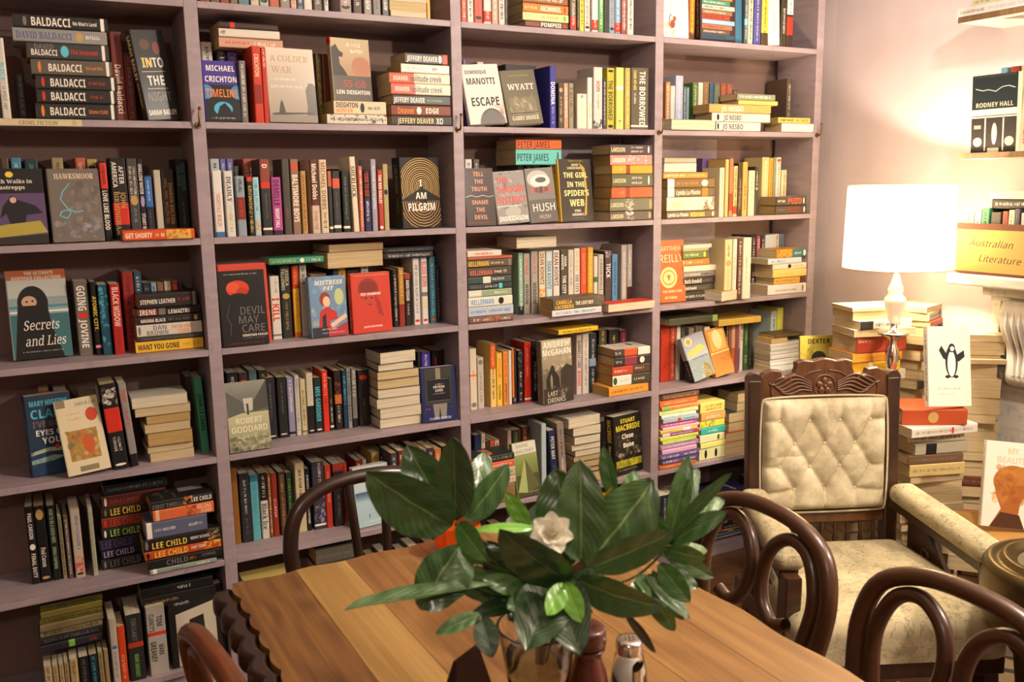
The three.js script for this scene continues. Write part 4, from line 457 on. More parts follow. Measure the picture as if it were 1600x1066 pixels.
cell(2, 2, { o: [700, 200], s: 4.706, z: -0.004 }, [
  ['F', 136, 356, 303, '#3a2c26', [['t', 'TELL', .1, .1, .46, '#d8936a'], ['t', 'THE', .23, .1, .36, '#d8936a'], ['t', 'TRUTH', .36, .1, .66, '#d8936a'], ['l', [.02, .5, .2, .47, .4, .5, .6, .47, .8, .5, .98, .48], 'w', .014], ['t', 'SHAME', .59, .1, .66, '#d8936a'], ['t', 'THE', .72, .1, .46, '#d8936a'], ['t', 'DEVIL', .85, .1, .56, '#d8936a'], ['m', .06, .9, .945, .02, '#a85a3a']], { t: .022, tilt: 7, name: 'stacked orange capitals' }],
  ['F', 372, 604, 318, '#8a8680', [['n', 0, 0, 1, 1, ['#a8a49c', '#5a5650', '#c8c4bc', '#3a3632'], 60], ['t', 'THE', .17, .15, .4, '#c83c30', 's', .26], ['t', 'SHADOW', .35, .17, .9, '#c83c30'], ['t', 'DISTRICT', .55, .17, .96, '#c83c30'], ['r', 0, .66, .8, .012, 'w'], ['e', .5, .78, .26, .1, '#a8a49c'], ['t', 'INDRIDASON', .9, .13, .94, 'w']], { t: .022, roll: 3, tilt: 9, z: -.004, name: 'red title on grey' }],
  ['F', 612, 816, 296, '#77746e', [['e', .42, .2, .4, .16, '#b0b0aa'], ['e', .5, .24, .36, .12, '#d0cfc8'], ['e', .52, .22, .2, .05, '#5a5a58'], ['e', .5, .4, .3, .06, '#4a4a48'], ['m', .08, .95, .4, .12, '#b8554a'], ['r', 0, .58, 1, .42, '#5a5650'], ['t', 'HUSH', .72, .2, .96, 'w', 's', .52, ''], ['t', 'HUSH', .9, .1, .96, '#b8b4ac', 's', .52, ''], ['m', .2, .8, .97, .02, 'r']], { t: .022, roll: 3, tilt: 9, z: -.012, name: 'pale face' }],
  ['F', 836, 1100, 238, '#3a342c', [['m', .3, .75, .03, .02, 'y'], ['t', 'DAVID', .09, .05, .3, '#d8cf9c'], ['t', 'LAGERCRANTZ', .14, .05, .6, '#d8cf9c'], ['p', [.62, .05, .8, .14, .84, .5, .78, .9, .7, .92, .78, .6, .76, .24], '#b8953c'], ['t', 'THE GIRL', .25, .12, .92, '#ece298'], ['t', 'IN THE', .4, .12, .6, '#ece298'], ['t', "SPIDER'S", .54, .13, .96, '#ece298'], ['t', 'WEB', .7, .15, .6, '#ece298'], ['t', 'STIEG', .83, .05, .3, 'w'], ['t', "LARSSON'S", .89, .05, .5, 'w'], ['m', .3, .7, .95, .02, 'd']], { spine: '#~#d0aa38~0~1;=~k', t: .036, tilt: 6, yaw: 8, z: -.02, name: 'pale yellow title' }],
  ['B', 125, 176, 230, '#d8d4cc', '=~k'], ['B', 186, 232, 230, '#5a5046', '=~w'], ['B', 505, 556, 235, '#7a6a5a', '=~w'], ['B', 570, 622, 235, '#6a4a34', '=~w'], ['B', 628, 682, 235, '#4aa860', 'PE~k~.06~.4~.5~.7'], ['B', 686, 722, 237, '#2a2c30', ''], ['B', 726, 756, 237, '#2a3040', '=~w'],
  ['S', { z: -.05, y: 1.5605, d: .14 }, [[497, 835, 158, '#5fb8b0', 'PETER JAMES~#2a4a4a~.02~.72~.5~.8;@~#2a4a4a~.9~.94', { page: 1 }], [500, 835, 85, '#d85f20', 'PETER JAMES~#4a1c08~.02~.74~.5~.8;=~#8a3010~.8~.96', { page: 1 }]]],
  ['S', { z: -.004 }, [[1190, 1540, 610, '#5a4c44', 'LARSSON~#d8cda0~.02~.32~.5~.65;*~w~.36~.56;@~n~.92~.97'], [1190, 1545, 515, '#6a6850', 'LARSSON~#d8cda0~.02~.32~.5~.65;*~w~.36~.54;@~n~.92~.97'], [1202, 1520, 434, '#c85a30', '#~#8a3418~.34~.44;=~#e8a880~.2~.3'], [1205, 1520, 338, '#5a5a44', 'LARSSON~#d8cf8c~.03~.34~.5~.5;=~w~.48~.76~.3~.3;=~w~.48~.76~.7~.3;@~w~.88~.92'], [1205, 1520, 274, '#d89a30', '#~#8a3c1c~.34~.44;=~#f0d8a0~.2~.3'], [1195, 1520, 196, '#c88a80', 'LARSSON~#f0e0c0~.05~.36~.5~.6;*~#e8c8c0~.4~.9'], [1190, 1500, 122, '#4a3c40', 'LARSSON~#d8cf8c~.03~.36~.5~.6;=~w~.5~.8~.3~.3;=~w~.5~.8~.7~.3;@~w~.9~.94']]],
]);
cell(2, 3, { o: [710, 350], s: 4.848, base: [[450, 692], [1345, 550]] }, [
  ['S', { z: -.004, d: .12 }, [[105, 445, 697, '#6a4c40', '=~w~.1~.5;*~#c86a3a~.4~.7;=~w~.7~.95'], [105, 445, 622, '#b0b8c0', '=~b~.04~.4~.5~.8;=~b~.45~.95~.5~.8'], [105, 438, 550, '#d8d4c4', 'KELLERMAN~#4a8ab8~.06~.58~.5~.8;@~k~.68~.8'], [100, 436, 496, '#8a9a78', '#~#c8ccb8~0~.3;=~w~.05~.3;=~w~.6~.9~.5~.5'], [100, 436, 451, '#2f3436', '=~d~.04~.35~.5~.7;=~w~.38~.68~.5~.6;#~c~.7~.78'], [100, 430, 397, '#3a4a42', '#~#cfd0b8~.34~.52;=~w~.56~.84~.4~.5'], [95, 430, 330, '#4a3c30', 'KELLERMAN~#c86a5a~.04~.56~.5~.8;=~w~.6~.92~.5~.5'], [95, 437, 266, '#5a4a34', 'KELLERMAN~#e0b840~.03~.48~.5~.8;=~w~.52~.82~.5~.4;#~d~.92~.97'], [95, 440, 246, '#a8553a', ''], [95, 355, 202, '#d0c4b4', '=~r~.2~.8']]],
  ['V', 490, 526, 220, '#7aa088', '#~k~.86~1;=~w', { d: .08 }], ['V', 530, 576, 225, '#9a9488', '=~r~.08~.36~.5~.9;WINDOW~k~.5~.84~.5~.6', { d: .08 }], ['V', 585, 636, 205, '#9a948c', '=~r~.08~.36~.5~.9;WINDOW~k~.5~.84~.5~.6'], ['V', 645, 692, 208, '#d8ccac', 'DEAN KOONTZ~#5a3020~.03~.54~.5~.75;*~o~.6~.8'], ['V', 698, 745, 205, '#bccac8', 'DEAN KOONTZ~#3a6a8a~.16~.62~.5~.75'], ['V', 752, 800, 200, '#d4ccc0', 'DEAN KOONTZ~#5a2f30~.03~.58~.5~.75'], ['V', 807, 860, 195, '#4a4438', 'DEAN~w~.08~.3~.3~.4;KOONTZ~w~.04~.36~.72~.4;THE CITY~w~.42~.72~.5~.6'], ['V', 865, 905, 195, '#c8c0ac', '=~d~.1~.6~.5~.7'], ['V', 909, 952, 185, '#ccc6b8', 'THE CITY~k~.42~.72~.5~.6~f;=~n~.05~.38'], ['V', 958, 1004, 180, '#c8522a', '=~#e89a70~.1~.6'], ['V', 1010, 1052, 178, '#c89a2a', '=~#e8d080~.1~.7~.5~.8'], ['V', 1057, 1086, 245, '#c4bfae', '=~w;#~#3a6a40~.4~.5'], ['V', 1090, 1131, 232, '#b0a89a', '=~k~.1~.7~.5~.8'], ['V', 1141, 1190, 205, '#4a3c38', '*~l~0~.12;TUCK~w~.22~.48~.5~.75'], ['V', 1195, 1236, 230, '#5a8ab0', '=~#1f3a5a~.1~.8~.5~.9'], ['V', 1265, 1306, 160, '#b8b0a4', '=~w~.1~.9'], ['V', 1310, 1346, 155, '#b4aa9c', '#~#4a2420~.7~1;=~w~.1~.6'],
  ['S', { z: .014, d: .085 }, [[737, 1120, 640, '#d4d0c8', '=~b~.06~.9~.5~.7', { yaw: 2 }], [742, 1142, 556, '#5a4f3c', 'CAMILLA~#e8b83c~.06~.36~.3~.42;LACKBERG~#e8b83c~.04~.4~.72~.42;THE LOST BOY~w~.43~.78~.5~.42;*~d~.8~.98', { yaw: 2 }]]],
  ['S', { z: .026, d: .085 }, [[1160, 1535, 592, '#c8452a', '', { p: 1, page: 0, yaw: 3 }]]],
  ['S', { z: -.06, by: 178, d: .14 }, [[470, 775, 100, '#d8cca8', '', { p: 1, page: 0 }]]],
]);
cell(2, 4, { o: [720, 490], s: 5.0, base: [[75, 750], [610, 676]] }, [
  ['V', 78, 132, 275, '#d0c4ac', '|~o~.42~.45~0~1;=~r~.36~.5~.5~.3;@~d~.88~.96'], ['V', 137, 186, 345, '#b8b0a0', '@~d~.04~.14;=~d~.3~.9'], ['V', 236, 281, 235, '#e0c070', '#~#d05a28~0~.4;=~y~.05~.36~.5~.8;=~#4a2c18~.4~.88~.5~.9'], ['V', 286, 329, 310, '#e0b83a', '=~r~.1~.5~.5~.8;=~#4a2c18~.6~.9~.5~.8'], ['V', 336, 376, 295, '#d88a3a', '=~r~.05~.5~.5~.8;=~#4a2c18~.55~.95~.5~.9'], ['V', 379, 402, 290, '#d8d0c0', ''], ['V', 406, 442, 275, '#2a2420', '|~o~.0~.88~.62~.38;=~w~.9~.97'], ['V', 452, 490, 290, '#221f24', '*~d~.02~.3;=~w~.4~.7~.5~.8;=~w~.8~.95'], ['V', 502, 556, 225, '#c8301c', '=~#f0b8a0~.1~.6~.6~.4;#~w~.93~.96'], ['V', 562, 606, 215, '#22201f', '*~d~.05~.25;=~w~.35~.85~.5~.8'],
  ['F', 648, 902, 210, '#6a6252', [['g', 0, .45, '#b8ac90', '#8a8068'], ['n', 0, .1, 1, .4, ['#d8ccb0', '#7a7058', '#a89c80'], 50], ['p', [.1, .62, .24, .46, .3, .4, .36, .4, .4, .48, .54, .6, .56, .8, .1, .82], '#2c2720'], ['p', [.6, .5, .8, .4, 1, .45, 1, .8, .58, .8], '#3a342a'], ['r', 0, .76, 1, .24, '#38322a'], ['e', .28, .66, .04, .12, '#8a8068'], ['n', .3, .74, .6, .16, ['#b8b0a0', '#5a5448'], 18], ['t', 'ANDREW', .07, .13, .94, 'w'], ['t', 'McGAHAN', .19, .13, .98, 'w'], ['t', 'LAST', .85, .1, .5, '#d0c8b4', 's', .3, ''], ['t', 'DRINKS', .95, .11, .8, '#d0c8b4', 's', .42, '']], { spine: '=~r~.1~.4;=~d', t: .03, yaw: 7, tilt: 4, z: -.02, name: 'a dark seated figure' }],
  ['V', 906, 946, 165, '#c8b8b0', 'GABRIELLE LORD~k~.1~.56~.5~.7;BONDI~r~.6~.86~.5~.7'], ['V', 952, 1002, 160, '#d0c8b8', '=~d~.1~.9~.5~.8'], ['V', 1006, 1060, 155, '#2a3038', '=~w~.1~.5~.5~.6;#~#8aa0b8~.42~.55;=~w~.6~.9'],
  ['B', 1080, 1142, 130, '#3a3424', '=~y~.02~.5~.5~.9'], ['B', 1158, 1236, 125, '#1f1d1a', '=~y~.1~.5~.5~.7'], ['B', 1246, 1300, 130, '#5a1f28', '=~p'],
  ['S', { z: -.03, by: 152, d: .15 }, [[752, 1085, 112, '#d8b02a', '=~#4a3810~.1~.85~.5~.5', { yaw: 6, page: 2 }]]],
  ['S', { z: -.004, d: .115 }, [[1150, 1520, 555, '#e09a3c', '=~#6a3c10~.04~.5~.5~.6;=~#8a5418~.52~.9~.5~.6', { yaw: 4 }], [1188, 1505, 472, '#4a4436', '#~w~.0~.5;@~#3a5a2a~.02~.12;=~#a8c4c4~.2~.48;=~w~.58~.86~.5~.5'], [1185, 1507, 402, '#b8482a', '#~#5a4030~.54~1;=~w~.06~.4~.5~.5;=~w~.6~.86~.4~.4'], [1205, 1490, 332, '#3a3430', '=~w~.02~.2~.5~.7;#~#8a3a48~.28~.62;@~w~.7~.84'], [1202, 1490, 268, '#4a3c34', '=~w~.02~.22~.5~.7;#~#c85a2c~.28~.64;#~w~.66~1', { art: [['r', 0, 0, 1, 1, '#d8d0c0'], ['m', .1, .8, .3, .06, 'r'], ['m', .1, .7, .42, .05, 'r'], ['e', .6, .7, .2, .05, '#3a3a38']] }]]],
]);
cell(2, 5, { o: [720, 620], s: 5.0, base: [[445, 768], [1215, 635]] }, [
  ['B', 105, 156, 300, '#1f2a50', ''], ['B', 160, 190, 287, '#d8ccb0', '=~k'], ['B', 196, 226, 350, '#3a3430', ''], ['B', 230, 260, 342, '#c85a2a', '=~k'], ['B', 265, 302, 337, '#d0a890', '=~k'], ['B', 365, 396, 265, '#b0948a', ''], ['B', 402, 472, 260, '#3a3020', '=~g~.05~.6~.6~.7'], ['B', 480, 542, 236, '#6a2f1c', '=~w~.05~.6~.6~.7'], ['B', 552, 602, 250, '#b0aca0', '=~k'],
  ['S', { z: -.004, d: .1 }, [[120, 425, 700, '#8a6a4a', '=~r'], [125, 428, 640, '#c8b898', '=~d'], [118, 425, 570, '#b8b098', '=~k'], [120, 415, 512, '#d8603a', '=~w'], [115, 420, 462, '#2a3430', '=~n', { art: [['r', 0, 0, 1, 1, '#2a3430'], ['p', [.5, .5, .2, .3, .15, .5, .45, .56], '#c8703a'], ['p', [.52, .5, .8, .28, .86, .5, .55, .56], '#c8703a']] }]]],
  ['F', 447, 632, 365, '#7a8a4a', [['r', 0, 0, 1, .22, '#d4d2be'], ['t', 'SHANE', .06, .09, .7, 'd', 's', .4, ''], ['t', 'MALONEY', .16, .09, .92, 'd', 's', .5, ''], ['g', .22, .6, '#8a9a5a', '#6a7238'], ['r', 0, .6, 1, .4, '#4a4a2c'], ['p', [.46, .3, .02, .9, .44, .94], '#a0ae6a'], ['p', [.46, .3, .46, .94, .98, .84], '#5a5c34'], ['m', .5, .9, .93, .02, 'w']], { t: .02, roll: 2, tilt: 10, z: -.002, name: 'a green tent' }],
  ['V', 634, 672, 215, '#a8b8b8', '', { d: .1 }], ['V', 716, 766, 260, '#1f2a4a', 'PETER MAY~#d8d4b8~.1~.5~.5~.6;=~d~.6~.9', { lean: 4, d: .1 }], ['V', 782, 836, 200, '#8a7a70', '=~k~.1~.5~.5~.7;=~w~.55~.9', { lean: 4, d: .1 }],
  ['S', { z: -.03, d: .125 }, [[890, 1100, 592, '#3a2a24', '', { p: 1 }], [905, 1095, 545, '#2a3038', '', { p: 1 }], [900, 1090, 500, '#8a5a3a', '', { p: 1 }], [885, 1095, 455, '#2a2a2a', '', { p: 1 }], [895, 1090, 410, '#5a7a80', '', { p: 1, page: 0 }], [870, 1088, 362, '#c88a4a', '', { p: 1, page: 0 }], [888, 1090, 302, '#3a4a48', '', { p: 1, page: 0 }], [880, 1092, 225, '#2a3a38', '', { p: 1, page: 0 }], [835, 1095, 155, '#d8d0bc', '', { p: 1, page: 0, yaw: 5 }]]],
  ['F', 1212, 1465, 148, '#262019', [['t', 'STUART', .1, .1, .56, '#e6d63c', 's', .5], ['t', 'MACBRIDE', .21, .13, .92, '#e6d63c'], ['t', 'Close', .36, .11, .5, 'w', 's', .48], ['t', 'Bone', .51, .11, .5, 'w', 's', .5], ['m', .44, .54, .44, .02, 'w'], ['n', 0, .28, 1, .36, ['#5a5244', '#8a8270', '#3a342a'], 60], ['r', 0, .66, 1, .06, '#1f1b16'], ['n', .1, .64, .8, .06, ['#c8c0a8'], 16], ['r', .02, .76, .96, .12, '#a8a02a'], ['n', .02, .76, .96, .12, ['#d8d03c', '#6a6a1c'], 50], ['t', 'Close', .36, .11, .5, 'w', 's', .48], ['t', 'Bone', .51, .11, .5, 'w', 's', .5], ['m', .1, .8, .93, .02, 'w']], { spine: 'MACBRIDE~y~.06~.45~.5~.7;Close to the Bone~w~.5~.85~.5~.5', t: .05, yaw: 10, tilt: 4, z: -.02, name: 'yellow field on black' }],
]);
cell(2, 6, { o: [720, 620], s: 5.0, z: -.02 }, ['#3a2a20', '#c8a868', '#2a2a30', '#6a2a20', '#8a8470', '#2a3a4a', '#b8b098', '#4a3a2a', '#5a2a3a', '#303028', '#9a7a4a', '#26262a', '#6a6a60', '#3a4a3a', '#7a3a24', '#c0b8a0', '#2c2826', '#4a5a68'].map((c, i) => ['V', 110 + i * 74, 178 + i * 74, 0, c, '=', { h: .17 + (i * 5 % 4) * .011 }]));
// ================================================================ lamp bay
cell(3, 0, { o: [1020, 0], s: 4.846, z: -0.006 }, [
  ['F', 85, 272, -200, '#d8d4cc', [['n', .0, .78, .7, .18, ['#a8a07c', '#8a8468'], 26], ['e', .34, .8, .1, .06, '#8a4a34'], ['e', .42, .72, .07, .04, '#9a5a40'], ['l', [.3, .86, .2, .8, .22, .7, .28, .66], '#a05a40', .04]], { h: .235, t: .012, tilt: 3, name: 'small brown squirrel' }],
  ['V', 276, 316, 0, '#a86a1c', '#~#5a3010~.9~1;=~y', { h: .24 }],
  ['F', 362, 688, -150, '#3a2c2a', [...['#3a5a8a', '#b8863a', '#4a8a70', '#c8c4b0', '#8a6a4a', '#b8452c', '#8ab0c8', '#b86a4a', '#5a4a3c', '#34506a'].flatMap((c, i) => [['r', .02, .14 + i * .083, .8 - (i * 7 % 3) * .06, .074, c], ['m', .06, .6, .177 + i * .083, .035, ['w', 'k'][i % 2]]]), ['r', .84, 0, .16, 1, '#3a6a86']], { h: .205, t: .03, tilt: 2, spine: '=~#d89a6a~.05~.95~.5~.9', yaw: 3, name: 'printed stack of spines' }],
  ['V', 692, 716, 0, '#4a5a5c', '#~c~.6~.7;=', { h: .22 }], ['V', 719, 756, 0, '#c4bfa8', '=~k', { h: .21 }], ['V', 763, 815, 0, '#4a4a8a', '=~w', { h: .22 }], ['V', 821, 870, 0, '#4a3a1f', '#~y~.1~.8;=~k', { h: .22 }], ['V', 876, 962, 0, '#d0ccc8', '=~d~.5~.8~.5~.25', { h: .24, lean: 3 }], ['V', 966, 1010, 0, '#3a3424', '=~w~.4~.8~.5~.8', { h: .23 }], ['V', 1013, 1056, 0, '#3a2420', '#~w~.02~.46;=~k~.04~.44~.5~.8;#~r~.5~.8', { h: .22 }],
]);
cell(3, 1, { o: [1020, 0], s: 4.846, z: -0.1 }, [
  ...[[95, 130, 620, '#b08050', '=~w'], [133, 166, 650, '#d0ccc0', ''], [170, 226, 573, '#b0b8d0', '=~w'], [229, 250, 655, '#5a6a6a', '=~w'], [253, 272, 662, '#7a98a8', ''], [299, 336, 625, '#5a7a3a', '=~w'], [341, 376, 625, '#d8d0bc', ''], [379, 420, 622, '#8a6a44', '=~n'], [426, 456, 630, '#3a5a70', ''], [461, 506, 630, '#6a7060', '=~n'], [511, 553, 635, '#a8553a', '=~n'], [557, 598, 635, '#a05a40', '=~n'], [603, 636, 680, '#5a5648', '=~w']].map(([a, b, t, c, s]) => ['V', a, b, t, c, s]),
  ['S', { z: .006, d: .085 }, [[140, 476, 905, '#3a4560', '', { p: 1, page: 0 }]]],
  ['S', { z: .006, d: .095 }, [[482, 815, 925, '#d8d0c4', 'JO NESBO~#3a3430~.14~.6~.5~.7;@~k~.02~.06'], [447, 890, 858, '#d4ccc0', 'JO NESBO~#3a3430~.2~.5~.5~.7;@~k~.08~.12'], [432, 890, 792, '#c89a5a', 'JO NESBO~w~.2~.55~.5~.7'], [650, 945, 762, '#d8b060', ''], [640, 925, 712, '#7a8068', '=~w~.06~.9~.5~.7']]],
  ['V', 1006, 1042, 595, '#5a4a3c', '=~w~.1~.95~.5~.6', { d: .115 }],
  ['S', { z: .0, d: .09 }, [[975, 1225, 935, '#d8d4cc', '=~c~.1~.8', { z: .004 }], [950, 1192, 890, '#c8b05a', '=~k~.05~.5;=~e~.55~.95', { z: .004 }]]],
]);
cell(3, 2, { o: [1020, 200], s: 5.714, z: -0.006 }, [
  ['S', { z: -.004, d: .12 }, [[127, 555, 738, '#6a5838', 'Lynda La Plante~w~.02~.44~.5~.55;WIDOWS~y~.48~.78~.5~.7;@~w~.93~.97'], [122, 550, 616, '#d8d0b8', 'Plante~#e0c870~.1~.35~.5~.5;*~#5a4a30~.78~.98'], [130, 550, 534, '#6a5636', '#~w~0~.14;Lynda La Plante~#f0e0c0~.18~.7~.5~.6;#~o~.74~.86'], [132, 550, 452, '#7a6238', '#~w~0~.14;=~o~.2~.66~.5~.7;@~w~.72~.86'], [92, 490, 396, '#d88a3a', '=~w~.02~.5~.5~.8;=~#f0c890~.55~.95~.5~.7'], [100, 392, 312, '#b8a890', '', { p: 1, page: 3 }], [95, 400, 268, '#b0a08a', '', { yaw: 5 }]]],
  ['B', 445, 556, 272, '#6a5080', '=~w'],
  ['V', 591, 633, 355, '#d8ccac', '=~d', { d: .1 }], ['V', 641, 671, 280, '#c8a868', '', { d: .1 }], ['V', 677, 712, 272, '#a07048', '#~#8a3a20~.6~.9', { d: .1 }], ['V', 716, 750, 340, '#d0b070', '=~k~.05~.9~.5~.9;#~r~.8~.95'], ['V', 755, 791, 315, '#3a3224', '=~n~.3~.9'], ['V', 796, 838, 305, '#d89a4a', '=~k~.4~.9'], ['V', 850, 904, 380, '#d0c8a0', '=~d~.1~.7'], ['V', 907, 935, 345, '#3a342c', '=~w~.1~.4;@~n~.42~.48'], ['V', 966, 1026, 262, '#d0bc80', '=~w', { z: -.1 }], ['V', 1031, 1062, 270, '#d8a030', '=~r', { z: -.1 }], ['V', 1066, 1086, 262, '#8a8a70', '', { z: -.1 }], ['V', 1091, 1131, 262, '#d8d0b8', '@~r~.03~.08;=~d', { z: -.1 }], ['V', 1140, 1186, 375, '#d4c49c', '=~e~.1~.7~.5~.8;#~#8a4a24~.9~1', { z: -.1 }],
  ['S', { z: -.004, d: .09 }, [[1097, 1370, 692, '#4a4234', '=~d~.05~.34~.5~.6;PUZO~#8a3028~.38~.84~.5~.8;@~w~.9~.95'], [1105, 1366, 612, '#4a4232', '=~w~.05~.34~.5~.6;PUZO~#d85a3a~.38~.86~.5~.8;@~w~.9~.95', { art: [['r', 0, 0, 1, 1, '#c8bca0'], ['m', .1, .9, .5, .1, 'r']] }]]],
]);
cell(3, 3, { o: [1010, 350], s: 5.714, base: [[350, 702], [1440, 632]] }, [
  ['F', 128, 352, 152, '#d0622a', [['t', 'MATTHEW', .13, .1, 1.1, '#f0d8a8', 's', .44, ''], ['t', 'REILLY', .29, .17, 1.0, '#f0d8a8', 's', .46, ''], ['e', .34, .6, .34, .17, '#f0cf8a'], ['e', .34, .6, .26, .125, '#d08a44'], ['e', .34, .6, .22, .1, '#f0cf8a'], ['p', [.26, .56, .42, .56, .34, .66], '#c8622c'], ['t', 'THE GREAT ZOO', .82, .055, .8, '#f0d8a8', 's', .46], ['t', 'OF CHINA', .92, .055, .6, '#f0d8a8', 's', .4]], { t: .03, tilt: 5, name: 'a pale dragon disc on orange' }],
  ['S', { z: -.05, d: .13 }, [[330, 655, 600, '#3a342c', '=~w'], [335, 648, 538, '#4a4438', 'Ruth Rendell~w~.03~.36~.5~.6~f;=~d~.4~.7;@~w~.9~.95'], [330, 656, 472, '#3a322a', 'Ruth Rendell~w~.03~.5~.5~.7~f;=~d~.52~.8~.5~.4;@~w~.9~.96'], [330, 645, 424, '#8a8078', '=~w~.05~.5;=~k~.5~.8'], [335, 648, 370, '#d8d0b8', '#~#c8ccd0~.34~.46;@~n~.92~.96'], [320, 560, 310, '#b07a34', '=~w~.05~.4~.5~.7;=~#e0c080~.45~.8'], [325, 540, 240, '#6a7a40', '=~w~.1~.7;@~y~.86~.96'], [330, 555, 218, '#c8b890', '', { p: 1, page: 1 }], [330, 585, 182, '#d8ccb0', '', { p: 1, page: 3 }]]],
  ['V', 692, 756, 140, '#d8c898', '=~k~.1~.3;@~n~.34~.44;=~n~.5~.95', { d: .09 }], ['V', 760, 800, 135, '#d8d4c8', '=~#b8a070~.3~.7', { d: .09 }], ['V', 807, 846, 130, '#5a3a28', '=~w~.05~.95~.5~.9', { d: .09 }], ['V', 851, 926, 122, '#dcd4c0', '=~d~.3~.7~.6~.3', { d: .09 }],
  ['B', 940, 986, 100, '#3a2c28', '=~w'], ['B', 990, 1022, 106, '#a04a5a', '=~w'], ['B', 1030, 1060, 106, '#3a3034', '=~w'], ['B', 1066, 1146, 95, '#b0bcc0', '#~o~.4~.6'], ['B', 1150, 1186, 90, '#c8c0b8', '=~k~.02~.6~.5~.9'], ['B', 1190, 1230, 90, '#5a6a80', '=~k'],
  ['S', { z: .016, d: .088 }, [[640, 945, 588, '#a89050', '', { p: 1, page: 0, yaw: 12 }]]],
  ['S', { z: -.004, d: .105 }, [[1087, 1462, 536, '#d8d4d0', '=~d~.2~.75~.6~.4;@~d~.88~.93', { page: 1 }], [1140, 1495, 470, '#c89a4a', '=~#8a5a1c~.05~.7~.5~.9;#~#5a3a20~.82~1', { page: 1 }], [1130, 1500, 400, '#e0c070', '=~#b89040~.15~.6~.6~.4', { page: 1 }], [1130, 1440, 352, '#d8ccb8', '@~k~.45~.55;=~o~.6~.95', { page: 1 }], [1087, 1385, 305, '#c0ccd0', '=~b~.1~.5~.5~.8', { page: 1 }], [1165, 1440, 224, '#d89a3a', '#~#3a6a70~.52~1;*~#a8401c~.02~.5;=~w~.6~.85;@~w~.9~.98', { page: 1 }]]],
]);
cell(3, 4, { o: [1010, 460], s: 5.714, base: [[125, 757], [905, 636]] }, [
  ['V', 125, 204, 265, '#b0341c', '*~#8a2414~.1~.9', { d: .1 }], ['V', 207, 256, 265, '#a8402a', '=~#e8a080', { d: .1 }], ['V', 266, 300, 255, '#d8ccb4', '', { d: .1 }], ['V', 306, 342, 250, '#4a4a44', '', { d: .1 }], ['V', 350, 420, 300, '#6a6258', '', { d: .1, z: -.08 }], ['V', 430, 500, 290, '#5a4a3a', '', { d: .1, z: -.08 }], ['V', 510, 560, 290, '#c0b8a0', '', { d: .1, z: -.08 }],
  ['F', 428, 622, 355, '#9aa8ac', [['g', 0, .5, '#8a8ea0', '#b8c4c4'], ['e', .24, .12, .17, .09, '#e0d8b8'], ['e', .24, .12, .11, .065, '#b8922c'], ['p', [0, .36, .7, .24, .95, .36, .3, .46], '#d8c868'], ['t', 'A', .2, .01, .01, 'w'], ['m', .2, .9, .52, .05, '#6a5a8a'], ['p', [.55, .95, .62, .7, .72, .66, .9, .8, .95, 1, .5, 1], '#a08a4c'], ['l', [.0, .7, .5, .9, .9, .84], '#7a98a0', .02], ['n', 0, .55, 1, .4, ['#c0d0d0', '#8aa0a4'], 24]], { t: .03, roll: 12, tilt: 14, z: -.004, spine: '#~k~.5~1;=~o~.05~.5~.5~.8;=~w~.55~.95', name: 'a blue grey seascape' }],
  ['F', 626, 795, 300, '#c88a44', [['r', .1, .05, .8, .42, '#e0b860'], ['e', .5, .24, .24, .2, '#f4e8b0'], ['t', 'S', .1, .01, .01, 'w'], ['l', [.1, .1, .3, .4, .26, .5], '#d89838', .05], ['r', 0, .5, 1, .03, '#e8d8a0'], ['n', 0, .55, 1, .45, ['#b86a34', '#d08a50', '#c87a40'], 40]], { t: .024, roll: 9, tilt: 14, z: -.03, name: 'a glowing amber room' }],
  ['V', 702, 726, 265, '#3a3028', '=~w', { z: -.09 }], ['V', 730, 752, 262, '#8a5a38', '', { z: -.09 }], ['V', 756, 786, 255, '#d0a080', '#~#c86a34~.5~.9', { z: -.09 }], ['V', 792, 820, 262, '#b8888a', '#~#7a4a8a~.5~.95', { z: -.07 }], ['V', 826, 857, 245, '#d8d4c8', '=~k~.05~.4'], ['V', 861, 905, 240, '#3a5a30', '=~w~.2~.5~.5~.4;=~w~.7~.86~.5~.7'], ['V', 908, 938, 240, '#2a2620', '=~d'],
  ['V', 1100, 1150, 150, '#a8bab8', '=~k~.05~.4', { z: -.105 }], ['V', 1156, 1208, 122, '#c8cc50', '', { z: -.105 }],
  ['S', { z: -.005, d: .095 }, [...[628, 598, 566, 532, 498, 464, 430].map((y, i) => [1105 + (i % 2) * 4, 1398 + (i % 3) * 5, y, '#dcdcd6', '=~d~.72~.95~.5~.3', { page: 1 }]), [1115, 1262, 392, '#c8a850', '', { p: 1, page: 1, d: .09 }], [1150, 1408, 352, '#5a4a30', '=~w~.5~.75~.6~.3', {}]]],
  ['S', { z: -.06, by: 268, d: .15 }, [[645, 1025, 212, '#c8a850', '', { page: 1 }]]], ['S', { z: -.05, by: 262, d: .15 }, [[200, 635, 200, '#4a4a38', '#~#8ab060~.9~1', { page: 1 }]]],
]);
